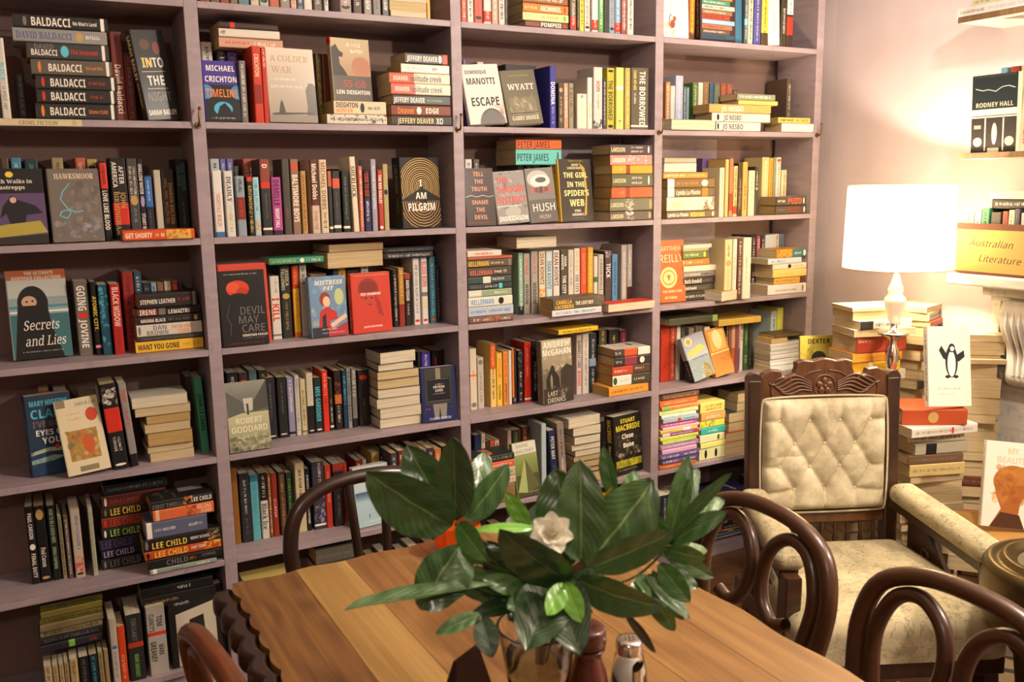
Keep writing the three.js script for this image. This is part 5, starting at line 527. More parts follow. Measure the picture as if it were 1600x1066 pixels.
cell(3, 5, { o: [1010, 590], s: 3.948, base: [[100, 580], [480, 500]] }, [
  ['S', { z: .0, d: .13 }, [[525, '#c8602a', '=~#f0c890~.1~.9'], [492, '#5a4a7a', '=~w~.05~.5;=~w~.6~.95'], [461, '#5a4a80', '=~w~.05~.5;=~w~.6~.95'], [432, '#c8a0c0', '=~p'], [402, '#a87aa8', '=~w'], [376, '#a0b850', '=~w'], [356, '#d8d060', '=~g'], [332, '#d0c0c8', '#~#8a4a8a~.2~.9;=~w~.25~.85;#~r~.9~.98'], [314, '#d8c050', '=~#8a4a8a~.05~.5;#~w~.6~.8'], [296, '#e0b8c8', ''], [270, '#c85a9a', '=~w~.1~.9'], [242, '#9aaab8', '@~r~.4~.5;=~b~.6~.9'], [222, '#e0e0d0', '=~c'], [196, '#e0e0a0', '=~g'], [168, '#d0a060', '=~r;#~g~.05~.2'], [132, '#d06a3a', '=~#f0d0a0'], [95, '#6a4a3a', '=~n']].map(([y, c, s], i) => [82 + (i * 13 % 24), 305 + (i * 11 % 26), y, c, s, { page: 1 }])],
  ['S', { z: -.012, d: .13 }, [[430, '#d8d8a0', '@~k~.2~.3;@~k~.6~.7'], [395, '#e0e080', ''], [348, '#e8e0b0', '@~#5a5a30~.7~.8'], [306, '#40b0a0', '=~w~.3~.7~.5~.5'], [262, '#e0d850', '*~#3a4a4a~.05~.6'], [215, '#e0a060', '=~w~.2~.8'], [150, '#e0d070', '=~#8a5a30~.2~.9~.35~.3;=~#8a5a30~.2~.9~.65~.3']].map(([y, c, s], i) => [328 + (i * 7 % 12), 482 + (i * 5 % 10), y, c, s, { page: 1 }])],
  ['S', { z: -.01, d: .12 }, [[488, 655, 388, '#b8382a', '', { p: 1 }], [490, 658, 330, '#b8402c', '', { p: 1 }], [508, 672, 268, '#c85a2a', '', { p: 1 }], [510, 668, 208, '#2a3a40', '', { p: 1 }], [560, 690, 150, '#8a9a5a', '', { p: 1 }], [565, 690, 90, '#6a5a3a', '', { p: 1 }]]],
  ...['#8a3a2a', '#c8b898', '#3a4a5a', '#b8862c'].map((c, i) => ['V', 730 + i * 50, 775 + i * 50, 60, c, '=', { h: .2, z: -.02 }]),
]);
cell(3, 6, { o: [1000, 690], s: 3.95, z: -.01 }, [
  ['V', 118, 182, 330, '#2a2a3a', '=~w', { h: .21 }], ['V', 190, 236, 330, '#c8b080', '=~k', { h: .2 }], ['V', 262, 290, 330, '#d0a8a0', '=~k', { h: .19 }], ['V', 292, 318, 330, '#c8c0a8', '=~r', { h: .19 }],
  ['S', { z: .012, d: .16 }, [[470, 640, 640, '#3a8ac0', '=~w'], [440, 640, 610, '#4a3a30', '@~n~.5~.7'], [420, 650, 560, '#8a6a48', '#~n~.4~.6'], [400, 660, 520, '#2a2624', '#~r~.2~.4;=~w~.45~.9'], [410, 670, 470, '#26221f', '=~w~.1~.5;*~o~.6~.9'], [420, 680, 430, '#1f1e1c', '=~y~.3~.8~.5~.9'], [400, 700, 345, '#c8bca0', '', { p: 1 }], [440, 700, 320, '#2a2440', '=~w~.5~.8', { art: [['r', 0, 0, 1, 1, '#2a2444'], ['m', .1, .6, .3, .05, 'n'], ['m', .1, .55, .4, .05, 'n'], ['m', .2, .8, .7, .08, 'w']] }]]],
  ...['#3a2a20', '#8a8470', '#2a3a4a', '#b8b098', '#5a2a3a'].map((c, i) => ['V', 720 + i * 62, 776 + i * 62, 0, c, '=', { h: .18 + (i % 3) * .012 }]),
]);
// paper strip on the front of the hook board
{
  const cv = document.createElement('canvas'); cv.width = 1024; cv.height = 80; const c = cv.getContext('2d'); c.fillStyle = '#cdbf94'; c.fillRect(0, 0, 1024, 80); c.fillStyle = '#b8a878'; c.fillRect(900, 8, 60, 60); fitText(c, 'CRIME FICTION', 495, 42, 540, 62, '#4a4028', '', 'serif');
  const t = new THREE.CanvasTexture(cv); t.colorSpace = THREE.SRGBColorSpace; t.magFilter = THREE.LinearFilter;
  const x0 = at(-6, 193, 2, 0.001).x, x1 = at(128, 193, 2, 0.001).x, g = new THREE.BoxGeometry(x1 - x0, 0.0165, 0.0006).translate((x0 + x1) / 2, 1.671, 0.0006);
  obj('label_strip', g, std({ map: t, roughness: 0.8 }), bookcase, 'cream paper shelf label');
}
// ---------------------------------------------------------------- loose books by hand
function put(o, pos, quat, label, area = 9e9, group) { const b = makeBook(o); b.position.copy(pos); b.quaternion.copy(quat); BOOKS.push({ o: b, area }); b.userData = { label, category: 'book' }; if (group) b.userData.group = group; return b; }
const flat = (yaw, pages) => ax(0, 1, 0, yaw + (pages ? Math.PI : 0)).multiply(ax(0, 0, 1, Math.PI / 2));   // lying, spine (or leaves) towards the yaw direction
function layFlat(o, cx, y, cz, yaw, pages, label, area, group) { const q = flat(yaw, pages), f = V3(0, o.h / 2, -o.w / 2).applyQuaternion(q); return put(o, V3(cx - f.x, y + o.t / 2, cz - f.z), q, label, area, group); }

// ---------------------------------------------------------------- floor lamp
{
  const [bx, by, bz] = READING_LAMP.bulb;
  const t = thing('floor_lamp', 'lit floor lamp with cream drum shade beside the tufted armchair', 'lamp', [bx, 0, bz]);
  obj('base', lathe([[0, 0], [0.13, 0], [0.132, 0.008], [0.12, 0.02], [0.05, 0.032], [0.018, 0.05], [0.012, 0.07], [0, 0.07]]), M.brass, t);
  obj('stem', lathe([[0.011, 0.06], [0.011, 0.85], [0.016, 0.87], [0.024, 0.9], [0.02, 0.93], [0.012, 0.95], [0.012, 0.965], [0.03, 0.975], [0.05, 0.985], [0.05, 0.992], [0.012, 0.997], [0.011, 1.02]], 28), M.chrome, t);
  obj('glass_collar', lathe([[0.011, 1.02], [0.018, 1.03], [0.026, 1.06], [0.036, 1.09], [0.034, 1.105], [0.022, 1.12], [0.026, 1.135], [0.016, 1.16], [0.008, 1.19]], 28), phys({ color: 0xf4efe4, roughness: 0.12, transmission: 0.55, thickness: 0.02 }), t);
  obj('lamp_holder', lathe([[0.006, 1.18], [0.006, by - 0.08], [0.016, by - 0.078], [0.016, by - 0.035], [0, by - 0.035]], 20), M.brass, t);
  const shade = obj('shade', [new THREE.CylinderGeometry(0.166, 0.172, 0.268, 72, 1, true).translate(0, 1.341, 0)], phys({ color: 0xf8efd8, roughness: 1, transmission: 0.5, thickness: 0, side: THREE.DoubleSide }), t);
  obj('rim', [new THREE.TorusGeometry(0.166, 0.002, 6, 72).rotateX(Math.PI / 2).translate(0, 1.475, 0), new THREE.TorusGeometry(0.172, 0.002, 6, 72).rotateX(Math.PI / 2).translate(0, 1.207, 0)], std({ color: 0xe8d8a8, roughness: 0.8 }), shade);
  obj('shade_spider', [0, 1, 2].map((k) => new THREE.CylinderGeometry(0.0016, 0.0016, 0.164, 6).rotateZ(Math.PI / 2).translate(0.082, 1.468, 0).rotateY(k * 2.094)), M.brass, shade);
  obj('bulb', new THREE.SphereGeometry(0.03, 20, 14).translate(0, by, 0), std({ color: 0xfff4e0, emissive: 0xffdca8, emissiveIntensity: 14 }), t);
  pointLamp(bx, by, bz, READING_LAMP.color, READING_LAMP.power, 1);
}

// ---------------------------------------------------------------- fireplace wall
{
  const m = thing('mantelpiece', 'white painted mantelpiece with carved bracket on the lilac wall', 'mantelpiece', [RIGHT, 0, 0.72]);
  obj('mantel_shelf', box(-0.235, 0, 1.153, 1.19, 0, 1.6, 0.008), M.white, m);
  obj('bed_moulding', [box(-0.15, 0, 1.118, 1.153, 0.075, 1.52, 0.004), box(-0.12, 0, 1.1, 1.12, 0.085, 1.51, 0.004)], M.white, m);
  obj('surround', box(-0.045, 0, 0, 1.1, 0.055, 0.4, 0.003), M.white, m);
  obj('surround_strip', box(-0.06, -0.04, 0.05, 1.1, 0.055, 0.085, 0.003), M.white, m);
  const s = new THREE.Shape(); s.moveTo(0, 0); s.lineTo(-0.09, 0); s.bezierCurveTo(-0.115, -0.04, -0.1, -0.09, -0.065, -0.13); s.bezierCurveTo(-0.04, -0.16, -0.05, -0.2, -0.05, -0.24); s.bezierCurveTo(-0.05, -0.27, -0.02, -0.28, 0, -0.28); s.closePath();
  const br = obj('bracket', new THREE.ExtrudeGeometry(s, { depth: 0.085, bevelEnabled: true, bevelSize: 0.006, bevelThickness: 0.006, bevelSegments: 2, curveSegments: 12 }).translate(-0.05, 1.1, 0.15), M.white, m, 'scrolled carved bracket');
  obj('carved_leaf', [0, 1, 2].map((k) => tube([[-0.146, 1.09, 0.17 + k * 0.022], [-0.158, 1.04, 0.17 + k * 0.022], [-0.135, 0.985, 0.17 + k * 0.022], [-0.108, 0.93, 0.172 + k * 0.02], [-0.106, 0.86, 0.175 + k * 0.018]], 0.006, 20, 6)), M.white, br);
}
function wallShelf(y, z0, label) { const t = thing('wall_shelf', label, 'shelf', [RIGHT, y, z0]); obj('board', box(-0.225, 0, -0.018, 0, 0, 0.95, 0.001), M.white, t); obj('front_edge', box(-0.231, -0.225, -0.018, 0, 0, 0.95), M.brownShelf, t, 'bare brown wooden edge'); }
wallShelf(1.573, 0.735, 'white wall shelf with brown edge holding a face-out black book');
wallShelf(1.995, 0.7, 'highest white wall shelf with brown front edge above the lamp');
{
  const L = -Math.PI / 2, qs = ax(0, 1, 0, L), qf = ax(0, 1, 0, Math.PI), g = 'books on the wall shelves by the fireplace';
  const art = [['r', 0, 0, 1, .44, '#1c2426'], ['m', .05, .95, .02, .012, 'd'], ['l', [.08, .17, .24, .2, .34, .19, .42, .2, .52, .22, .66, .17, .8, .16, .94, .19], '#b8c0b8', .016], ['t', 'RODNEY HALL', .385, .08, .92, '#b0a890'], ['r', 0, .44, 1, .08, '#c8c0ac'], ['r', 0, .52, 1, .012, '#4a4038'], ['r', 0, .55, 1, .45, '#2a2420'], ['r', .3, .56, .03, .42, '#c8c0ac'], ['r', .7, .56, .03, .42, '#c8c0ac'], ['e', .52, .76, .06, .14, '#b0a898'], ['e', .15, .86, .1, .06, '#a89c88'], ['e', .85, .86, .1, .06, '#a89c88'], ['r', .38, .94, .25, .06, '#c0b8a0'], ['r', .06, .64, .16, .05, '#8a8070']];
  put({ t: 0.022, h: 0.235, w: 0.152, color: '#c8c0ac', art, spine: '=', page: 0 }, V3(2.2 + 0.011, 1.5735, 0.764), qf.clone().multiply(ax(0, 0, 1, -0.06)), 'dark and cream book facing out on the lower wall shelf', 9e9, g);
  [[0.93, 0.03, .22, '#d8ccb0', '=~r'], [0.965, 0.022, .3, '#c8422c', '=~w'], [0.99, 0.03, .27, '#d0c8b8', '=~k'], [1.03, 0.03, .24, '#b83a28', '=~w']].forEach(([z, t, h, c, s], i) => put({ t, h, w: 0.14, color: c, spine: s }, V3(2.215, 1.5735, z), qs, ['cream', 'bright red', 'grey white', 'dark red'][i] + ' upright book on the lower wall shelf', 900, g));
  [[0.8, 0.022, '#5a8098'], [0.835, 0.03, '#8a3a28'], [0.875, 0.04, '#d0c4a8']].forEach(([z, t, c], i) => put({ t, h: 0.262, w: 0.11, color: c, spine: '=' }, V3(2.29, 1.5735, z), qs, ['blue', 'brown red', 'cream'][i] + ' book standing behind the face-out one on wall shelf', 500, g));
  layFlat({ t: 0.03, h: 0.24, w: 0.16, color: '#d4d0c8', spine: '=~d~.05~.4;=~l~.45~.95' }, 2.29, 1.9955, 0.8, L, false, 'white book lying flat on the highest wall shelf', 900, g);
  layFlat({ t: 0.02, h: 0.2, w: 0.14, color: '#c8c4a0', spine: '=~d' }, 2.29, 2.0263, 0.82, L, false, 'pale green book lying topmost on the highest wall shelf', 900, g);
  // cardboard box on the mantel
  const bt = thing('cardboard_box', 'tan cardboard box handwritten Australian Literature on the mantelpiece', 'box', [2.2, 1.1905, 0.735]);
  const cv = document.createElement('canvas'); cv.width = 1024; cv.height = 512; const c = cv.getContext('2d'); c.fillStyle = '#b08c4c'; c.fillRect(0, 0, 1024, 512); for (let i = 0; i < 300; i++) { c.globalAlpha = 0.05; c.fillStyle = rnd() < 0.5 ? '#7a5a28' : '#d8b878'; c.fillRect(rnd() * 1024, rnd() * 512, rr(10, 90), rr(2, 10)); } c.globalAlpha = 1;
  c.fillStyle = '#5a3220'; c.fillRect(0, 0, 1024, 62); c.fillRect(0, 484, 1024, 28); c.fillStyle = '#3a2a14'; c.font = 'italic 92px sans-serif'; c.save(); c.rotate(0.03); c.fillText('Australian', 150, 220); c.fillText('Literature', 250, 370); c.restore();
  const tx = new THREE.CanvasTexture(cv); tx.colorSpace = THREE.SRGBColorSpace; tx.magFilter = THREE.LinearFilter;
  obj('panel', new THREE.BoxGeometry(0.004, 0.162, 0.36).translate(0.002, 0.081, 0.18), [std({ map: tx, roughness: 0.85 }), std({ map: tx, roughness: 0.85 }), M.card, M.card, M.card, M.card], bt, 'handwritten front panel');
  obj('panel', [box(0.004, 0.2, 0, 0.162, 0, 0.004), box(0.004, 0.2, 0, 0.162, 0.356, 0.36), box(0.196, 0.2, 0, 0.162, 0.004, 0.356), box(0.004, 0.196, 0, 0.004, 0.004, 0.356)], M.card, bt);
  [[.01, .014, '#b8c0a0'], [.026, .016, '#c8c8b0'], [.046, .022, '#a8b8b0'], [.07, .026, '#3a7a58'], [.102, .034, '#3a3028'], [.14, .018, '#8a3a30'], [.16, .018, '#d8c8a8'], [.182, .014, '#3a3a44'], [.2, .045, '#d8a0a0'], [.248, .05, '#c8502c'], [.3, .04, '#d8d0b8']].forEach(([z, t, col], i) => put({ t, h: 0.192 + (i * 5 % 4) * .004, w: 0.13, color: col, spine: '=~k' }, V3(2.225, 1.1955, 0.735 + z + t / 2), qs, hueName(col) + ' book standing ' + ORD(i + 1) + ' along in the cardboard box', 150, 'books in the cardboard box'));
  layFlat({ t: 0.03, h: 0.2, w: 0.13, color: '#2a241e', spine: '=~w~.06~.9~.5~.5', page: 1 }, 2.3, 1.3985, 0.93, L, false, 'black book lying on the books in the cardboard box', 900);
  layFlat({ t: 0.026, h: 0.22, w: 0.14, color: '#d0c8b4', spine: '=~n~.1~.7', page: 1 }, 2.3, 1.4287, 0.935, L, false, 'cream book lying topmost over the cardboard box', 900);
}

// ---------------------------------------------------------------- piles on the floor between armchair and lamp
function pile(name, cx, cz, yaw, top, upper, group, jit = 0.012) {
  const list = [...upper].reverse(), hs = list.reduce((a, b) => a + b.t + 0.0003, 0), fill = []; let y = 0.0005, n = 1;
  const cols = ['#8a7a5c', '#b8a888', '#6a3a28', '#3a3a38', '#c8b890', '#7a6a50', '#4a5a58', '#a05a34'];
  while (y + 0.03 < top - hs) { const t = Math.min(rr(0.022, 0.042), top - hs - y); fill.push({ t, h: rr(0.19, 0.215), w: rr(0.125, 0.14), color: cols[Math.floor(rnd() * 8)], p: rnd() < 0.75, page: 1 }); y += t + 0.0003; }
  y = 0.0005;
  for (const b of [...fill, ...list]) { layFlat({ spine: '=~d', ...b }, cx + rr(-jit, jit) + (b.dx ?? 0), y, cz + rr(-jit, jit) + (b.dz ?? 0), yaw + (b.turn ?? rr(-0.09, 0.09)), b.p, hueName(b.color) + (b.p ? ' book showing page edges, ' : ' book, ') + ORD(n++) + ' up in the ' + name, b.see ?? (y > top - 0.62 ? 700 : 40), group); y += b.t + 0.0003; }
  return y;
}
{
  const pa = along(1358, 500, 3.17), pb = along(1432, 520, 3.3), pc = along(1505, 560, 3.05), pd = along(1446, 650, 2.9), L = -0.5;
  const W = { page: 1, see: 5000 };
  pile('floor pile behind the armchair', pa.x, pa.z, -0.28, 1.085, [{ t: .014, h: .2, w: .14, color: '#d8cf9c', ...W }, { t: .03, h: .21, w: .14, color: '#d8d4c8', p: 1, ...W }, { t: .03, h: .21, w: .14, color: '#c8c4b8', spine: '#~k~.0~.25;=~k~.3~.8', ...W }, { t: .024, h: .23, w: .15, color: '#d8d0bc', p: 1, ...W }, { t: .06, h: .2, w: .14, color: '#a8432a', spine: '=~w~.04~.3~.3~.3;*~#7a2a18~.3~.95', ...W }, { t: .032, h: .2, w: .14, color: '#d89434', spine: '=~#c07a24', ...W }, { t: .034, h: .2, w: .14, color: '#e0b02c', spine: '#~w~.42~.5', ...W }, { t: .036, h: .22, w: .15, color: '#d8d2b8', spine: '=~n~.05~.9~.5~.6', ...W }, { t: .05, h: .19, w: .13, color: '#d8d4c4', spine: '#~k~.2~.5', ...W }, { t: .05, h: .19, w: .13, color: '#b04a2c', ...W }], 'floor pile behind the armchair');
  pile('floor pile against the wall', pb.x, pb.z, 0.35, 1.05, [{ t: .02, h: .2, w: .13, color: '#d8d0b0', p: 1, ...W }, { t: .03, h: .2, w: .13, color: '#a8a890', spine: '=~k', ...W }, { t: .022, h: .21, w: .14, color: '#b85a30', ...W }, { t: .03, h: .21, w: .14, color: '#7aa8a8', spine: '=~w', ...W }], 'floor pile against the wall');
  pile('tallest cream floor pile', pc.x, pc.z, -0.75, 1.0, [{ t: .02, h: .21, w: .14, color: '#d8cca8', p: 1, ...W }, { t: .045, h: .215, w: .14, color: '#d8d0b4', p: 1, ...W }, { t: .014, h: .2, w: .13, color: '#c8783c', p: 1, ...W }, { t: .014, h: .22, w: .15, color: '#d0c49c', p: 1, ...W }, { t: .055, h: .19, w: .13, color: '#c8b888', p: 1, ...W }, { t: .03, h: .21, w: .14, color: '#d4c8a0', p: 1, ...W }, ...[.03, .03, .025, .03, .03, .05, .02, .03, .025].map((t, i) => ({ t, h: .2 + (i % 3) * .008, w: .135, color: ['#b8a878', '#a89868', '#c8b890', '#8a7a54'][i % 4], p: 1, ...W }))], 'tallest cream floor pile', 0.008);
  const yd = pile('floor pile under the bird book', pd.x, pd.z, -0.35, 0.8, [{ t: .05, h: .2, w: .15, color: '#b04a24', spine: '@~n~.4~.56', hard: true, turn: -.2, ...W }, { t: .03, h: .24, w: .17, color: '#d4ccbc', spine: '=~d;@~r~.6~.64', turn: .1, ...W }, { t: .03, h: .19, w: .13, color: '#c8bc9c', spine: '=~k', ...W }, { t: .035, h: .19, w: .13, color: '#a8a088', spine: '#~k~.2~.4', ...W }, { t: .03, h: .19, w: .13, color: '#6a5038', ...W }, { t: .04, h: .19, w: .13, color: '#c8b070', ...W }], 'floor pile under the bird book');
  const bird = [['r', 0, 0, 1, 1, '#e4e0d0'], ['p', [.3, .24, .44, .36, .46, .44, .34, .4, .24, .3], '#2c2a28'], ['p', [.84, .3, .66, .36, .62, .44, .72, .44, .86, .38], '#2c2a28'], ['e', .54, .44, .15, .2, '#2c2a28'], ['e', .54, .47, .1, .16, '#eeeae0'], ['e', .55, .27, .08, .055, '#2c2a28'], ['e', .56, .28, .05, .03, '#eeeae0'], ['e', .44, .63, .06, .02, '#2c2a28'], ['e', .64, .63, .06, .02, '#2c2a28'], ['m', .2, .75, .78, .03, '#d8a878'], ['m', .2, .6, .85, .02, '#c8b8a0']];
  const q = ax(0, 1, 0, -0.25).multiply(ax(1, 0, 0, -0.2)).multiply(ax(0, 0, 1, -0.06)).multiply(ax(0, 1, 0, -Math.PI / 2)), c = V3(pd.x - 0.072, yd + 0.012, pd.z + 0.055);
  put({ t: .022, h: .25, w: .155, color: '#e4e0d0', art: bird, spine: '=~d', page: 0 }, c, q, 'cream book with black bird leaning on the floor pile');
  // low pile and the leaning silhouette book by the fireplace
  const pe = along(1566, 800, 2.66), ye = pile('low pile by the fireplace', pe.x, pe.z, -0.9, 0.5, [{ t: .022, h: .3, w: .22, color: '#b88a48', p: 1, ...W, page: 0 }, { t: .03, h: .32, w: .24, color: '#c8c4b8', p: 1, ...W }, { t: .045, h: .3, w: .22, color: '#a89a80', p: 1, ...W }], 'low pile by the fireplace');
  const head = [['r', 0, 0, 1, 1, '#e2dcc8'], ['t', 'MY', .1, .1, .3, '#d8b07c', 's', .45, ''], ['t', 'BEAUTIFUL', .21, .1, .96, '#d8b07c', 's', .54, ''], ['e', .48, .46, .34, .19, '#a8672a'], ['e', .62, .42, .22, .14, '#b0702c'], ['p', [.16, .5, .8, .5, .62, .72, .6, .86, .72, 1, .12, 1, .3, .78, .2, .62], '#a05e26'], ['n', .15, .3, .65, .4, ['#c08038', '#8a4c1c', '#b87430'], 60], ['p', [.12, 1, .3, .82, .62, .84, .72, 1], '#4a2c16']];
  const q2 = ax(0, 1, 0, -0.55).multiply(ax(1, 0, 0, -0.22)).multiply(ax(0, 0, 1, -0.1)).multiply(ax(0, 1, 0, -Math.PI / 2));
  put({ t: .02, h: .25, w: .17, color: '#e2dcc8', art: head, spine: '=~n', page: 0, hard: true }, V3(pe.x - 0.075, ye + 0.02, pe.z - 0.02), q2, 'cream book with brown head silhouette leaning by the fireplace');
  const small = along(1312, 560, 3.25);
  pile('floor pile at the bookcase end', small.x - 0.055, small.z - 0.1, -0.2, 0.735, [], 'floor pile at the bookcase end', 0.006);
  put({ t: .012, h: .2, w: .14, color: '#a8983c', art: [['t', 'DEXTER', .1, .12, .9, 'k'], ['n', 0, .2, 1, .8, ['#3a3424', '#c8b848', '#5a5230'], 40], ['e', .5, .4, .2, .12, '#2a261c']], page: 0 }, V3(small.x - 0.105, 0.738, small.z - 0.085), ax(0, 1, 0, -0.4).multiply(ax(1, 0, 0, -0.1)).multiply(ax(0, 1, 0, -Math.PI / 2)), 'olive book peeping out above the carved chair rail');
}
// ---------------------------------------------------------------- tufted armchair
{
  const t = thing('armchair', 'carved dark wooden armchair with cream button tufted back', 'armchair', [1.62, 0, 0.742], -25.2 * DEG);
  const clothTex = tex(512, 512, (x, y) => { const n = fbm(x * 9, y * 9, 4), f = fbm(x * 70, y * 70, 2), k = Math.max(0, Math.min(1, (n - 0.36) * 2.6)); return mix(mix(hex('#a89a78'), hex('#d6caa8'), k), [0.92, 0.88, 0.76], 0.25 * f); });
  const seatTex = tex(512, 512, (x, y) => { const n = fbm(x * 8, y * 8, 4), l = Math.abs(fbm(x * 22, y * 34, 3) - 0.5) < 0.025 ? 0.12 : 0; const v = 0.62 + 0.2 * (n - 0.5) - l; return [v * 1.13, v * 1.05, v * 0.82]; });
  const cloth = std({ map: rep(clothTex, 2.4, 2.4), roughness: 0.85 }), seatCloth = std({ map: rep(seatTex, 2, 2), bumpMap: seatTex, bumpScale: 0.0006, roughness: 0.9 });
  const tiltB = (g) => { g.translate(0, -0.42, 0); g.rotateX(-0.07); g.translate(0, 0.42, 0.02); return g; };
  for (const s of [-1, 1]) obj('back_post', [tiltB(box(s * 0.214 - 0.021, s * 0.214 + 0.021, 0.3, 0.905, -0.022, 0.022, 0.006)), tiltB(new THREE.CylinderGeometry(0.021, 0.021, 0.042, 20).rotateX(Math.PI / 2).translate(s * 0.214, 0.903, 0)), box(s * 0.214 - 0.02, s * 0.214 + 0.02, 0, 0.32, 0.0, 0.045, 0.005)], M.darkWood, t);
  { // crest rail
    const k = 0.00053, P = [[150, 290], [150, 150], [165, 128], [200, 112], [245, 118], [252, 146], [282, 156], [328, 132], [338, 100], [338, 70], [368, 60], [420, 68], [448, 58], [480, 52], [512, 58], [540, 68], [592, 60], [622, 70], [622, 100], [632, 132], [678, 156], [708, 146], [715, 118], [760, 112], [795, 128], [810, 150], [810, 290]];
    const s = new THREE.Shape(P.map(([x, y]) => new THREE.Vector2((x - 480) * k * 1.1, 0.842 + (280 - y) * k)));
    const cr = obj('crest_rail', tiltB(new THREE.ExtrudeGeometry(s, { depth: 0.024, bevelEnabled: true, bevelSize: 0.004, bevelThickness: 0.004, bevelSegments: 2 }).translate(0, 0, -0.012)), M.carvedWood, t, 'carved reddish brown crest rail');
    const ros = []; for (let i = 0; i < 5; i++) { const a = i / 5 * Math.PI * 2 + 0.3; ros.push(new THREE.SphereGeometry(0.0125, 12, 8).scale(1, 0.8, 0.45).rotateZ(a).translate(Math.cos(a) * 0.0155, Math.sin(a) * 0.0155 + 0.882, 0.018)); } ros.push(new THREE.SphereGeometry(0.007, 10, 8).translate(0, 0.882, 0.021), new THREE.TorusGeometry(0.033, 0.0035, 8, 28).translate(0, 0.882, 0.016));
    obj('rosette', ros.map(tiltB), M.carvedWood, cr, 'carved flower');
    const lv = []; for (const d of [-1, 1]) for (let i = 0; i < 5; i++) lv.push(tube([[d * 0.04, 0.868 + i * 0.006, 0.017], [d * (0.07 + i * 0.006), 0.872 + i * 0.011, 0.019], [d * (0.11 + i * 0.012), 0.86 + i * 0.007, 0.0185], [d * (0.135 + i * 0.009), 0.866 + i * 0.01 - (i > 3 ? 0.012 : 0), 0.017]], 0.0036, 14, 6));
    for (const d of [-1, 1]) lv.push(tube([[d * 0.012, 0.93, 0.017], [d * 0.05, 0.922, 0.017], [d * 0.085, 0.9, 0.017], [d * 0.12, 0.91, 0.017], [d * 0.155, 0.9, 0.017], [d * 0.165, 0.87, 0.017], [d * 0.16, 0.85, 0.017]], 0.003, 24, 6));
    obj('leaf_carving', lv.map(tiltB), M.carvedWood, cr);
  }
  { // tufted pad
    const W = 0.382, H = 0.345, cols = 76, rows = 70, g = new THREE.PlaneGeometry(W, H, cols, rows), p = g.attributes.position;
    const bx = [], rowsB = [0.30, 0.10, -0.10, -0.30].map((v) => v * H * 1.02);
    rowsB.forEach((y, r) => { const xs = r % 2 ? [-0.25, 0, 0.25] : [-0.375, -0.125, 0.125, 0.375]; for (const x of xs) bx.push([x * W * 0.98, y, r]); });
    const segs = []; for (const a of bx) for (const b of bx) if (b[2] === a[2] + 1 && Math.abs(b[0] - a[0]) < W * 0.16) segs.push([a[0], a[1], b[0], b[1]]);
    for (const [x, y, r] of bx) { if (r === 0) segs.push([x, y, x, H / 2]); if (r === 3) segs.push([x, y, x * 1.02, -H / 2]); if (r % 2 === 0 && Math.abs(x) > W * 0.3) segs.push([x, y, Math.sign(x) * W / 2, y]); if (r === 3 && Math.abs(x) > W * 0.2) segs.push([x, y, Math.sign(x) * W / 2, y - 0.01]); }
    const dseg = (x, y, [a, b, c, d]) => { const ux = c - a, uy = d - b, l = ux * ux + uy * uy || 1, k = Math.max(0, Math.min(1, ((x - a) * ux + (y - b) * uy) / l)); return Math.hypot(x - a - ux * k, y - b - uy * k); };
    for (let i = 0; i < p.count; i++) {
      const x = p.getX(i), y = p.getY(i); let dc = 1, db = 1; for (const s of segs) dc = Math.min(dc, dseg(x, y, s)); for (const b of bx) db = Math.min(db, Math.hypot(x - b[0], y - b[1]));
      const e = Math.min(W / 2 - Math.abs(x), H / 2 - Math.abs(y)), edge = 1 - Math.exp(-e / 0.009);
      p.setZ(i, edge * (0.016 + 0.013 * (1 - Math.exp(-dc / 0.012)) + 0.014 * (1 - Math.exp(-db / 0.017)) - 0.012) + 0.002 * (fbm(x * 60 + 9, y * 60, 2) - 0.5));
      g.attributes.uv.setXY(i, x, y);
    }
    g.computeVertexNormals();
    const pad = obj('back_cushion', [tiltB(g.translate(0, 0.672, 0.016)), tiltB(box(-W / 2, W / 2, 0.5, 0.845, -0.012, 0.018, 0.004))], cloth, t, 'cream velvet tufted back pad');
    obj('piping', tiltB(tube([[-W / 2, 0.5, 0.02], [-W / 2, 0.84, 0.02], [-W / 2 + 0.005, 0.845, 0.02], [W / 2 - 0.005, 0.845, 0.02], [W / 2, 0.84, 0.02], [W / 2, 0.5, 0.02], [W / 2 - 0.005, 0.497, 0.02], [-W / 2 + 0.005, 0.497, 0.02]], 0.0035, 160, 6, true)), cloth, pad);
    for (const [x, y] of bx) obj('button', tiltB(new THREE.SphereGeometry(0.0062, 12, 8).scale(1, 1, 0.6).translate(x, 0.672 + y, 0.0235)), cloth, pad);
  }
  obj('lower_back_rail', [tiltB(box(-0.195, 0.195, 0.455, 0.497, -0.012, 0.012, 0.003)), box(-0.2, 0.2, 0.31, 0.345, 0.02, 0.045, 0.003)], M.carvedWood, t);
  for (let i = 0; i < 9; i++) obj('spindle', tiltB(lathe([[0.004, 0.345], [0.007, 0.365], [0.004, 0.385], [0.008, 0.405], [0.004, 0.425], [0.007, 0.44], [0.005, 0.458]], 10).translate(-0.16 + i * 0.04, 0, 0.015)), M.darkWood, t);
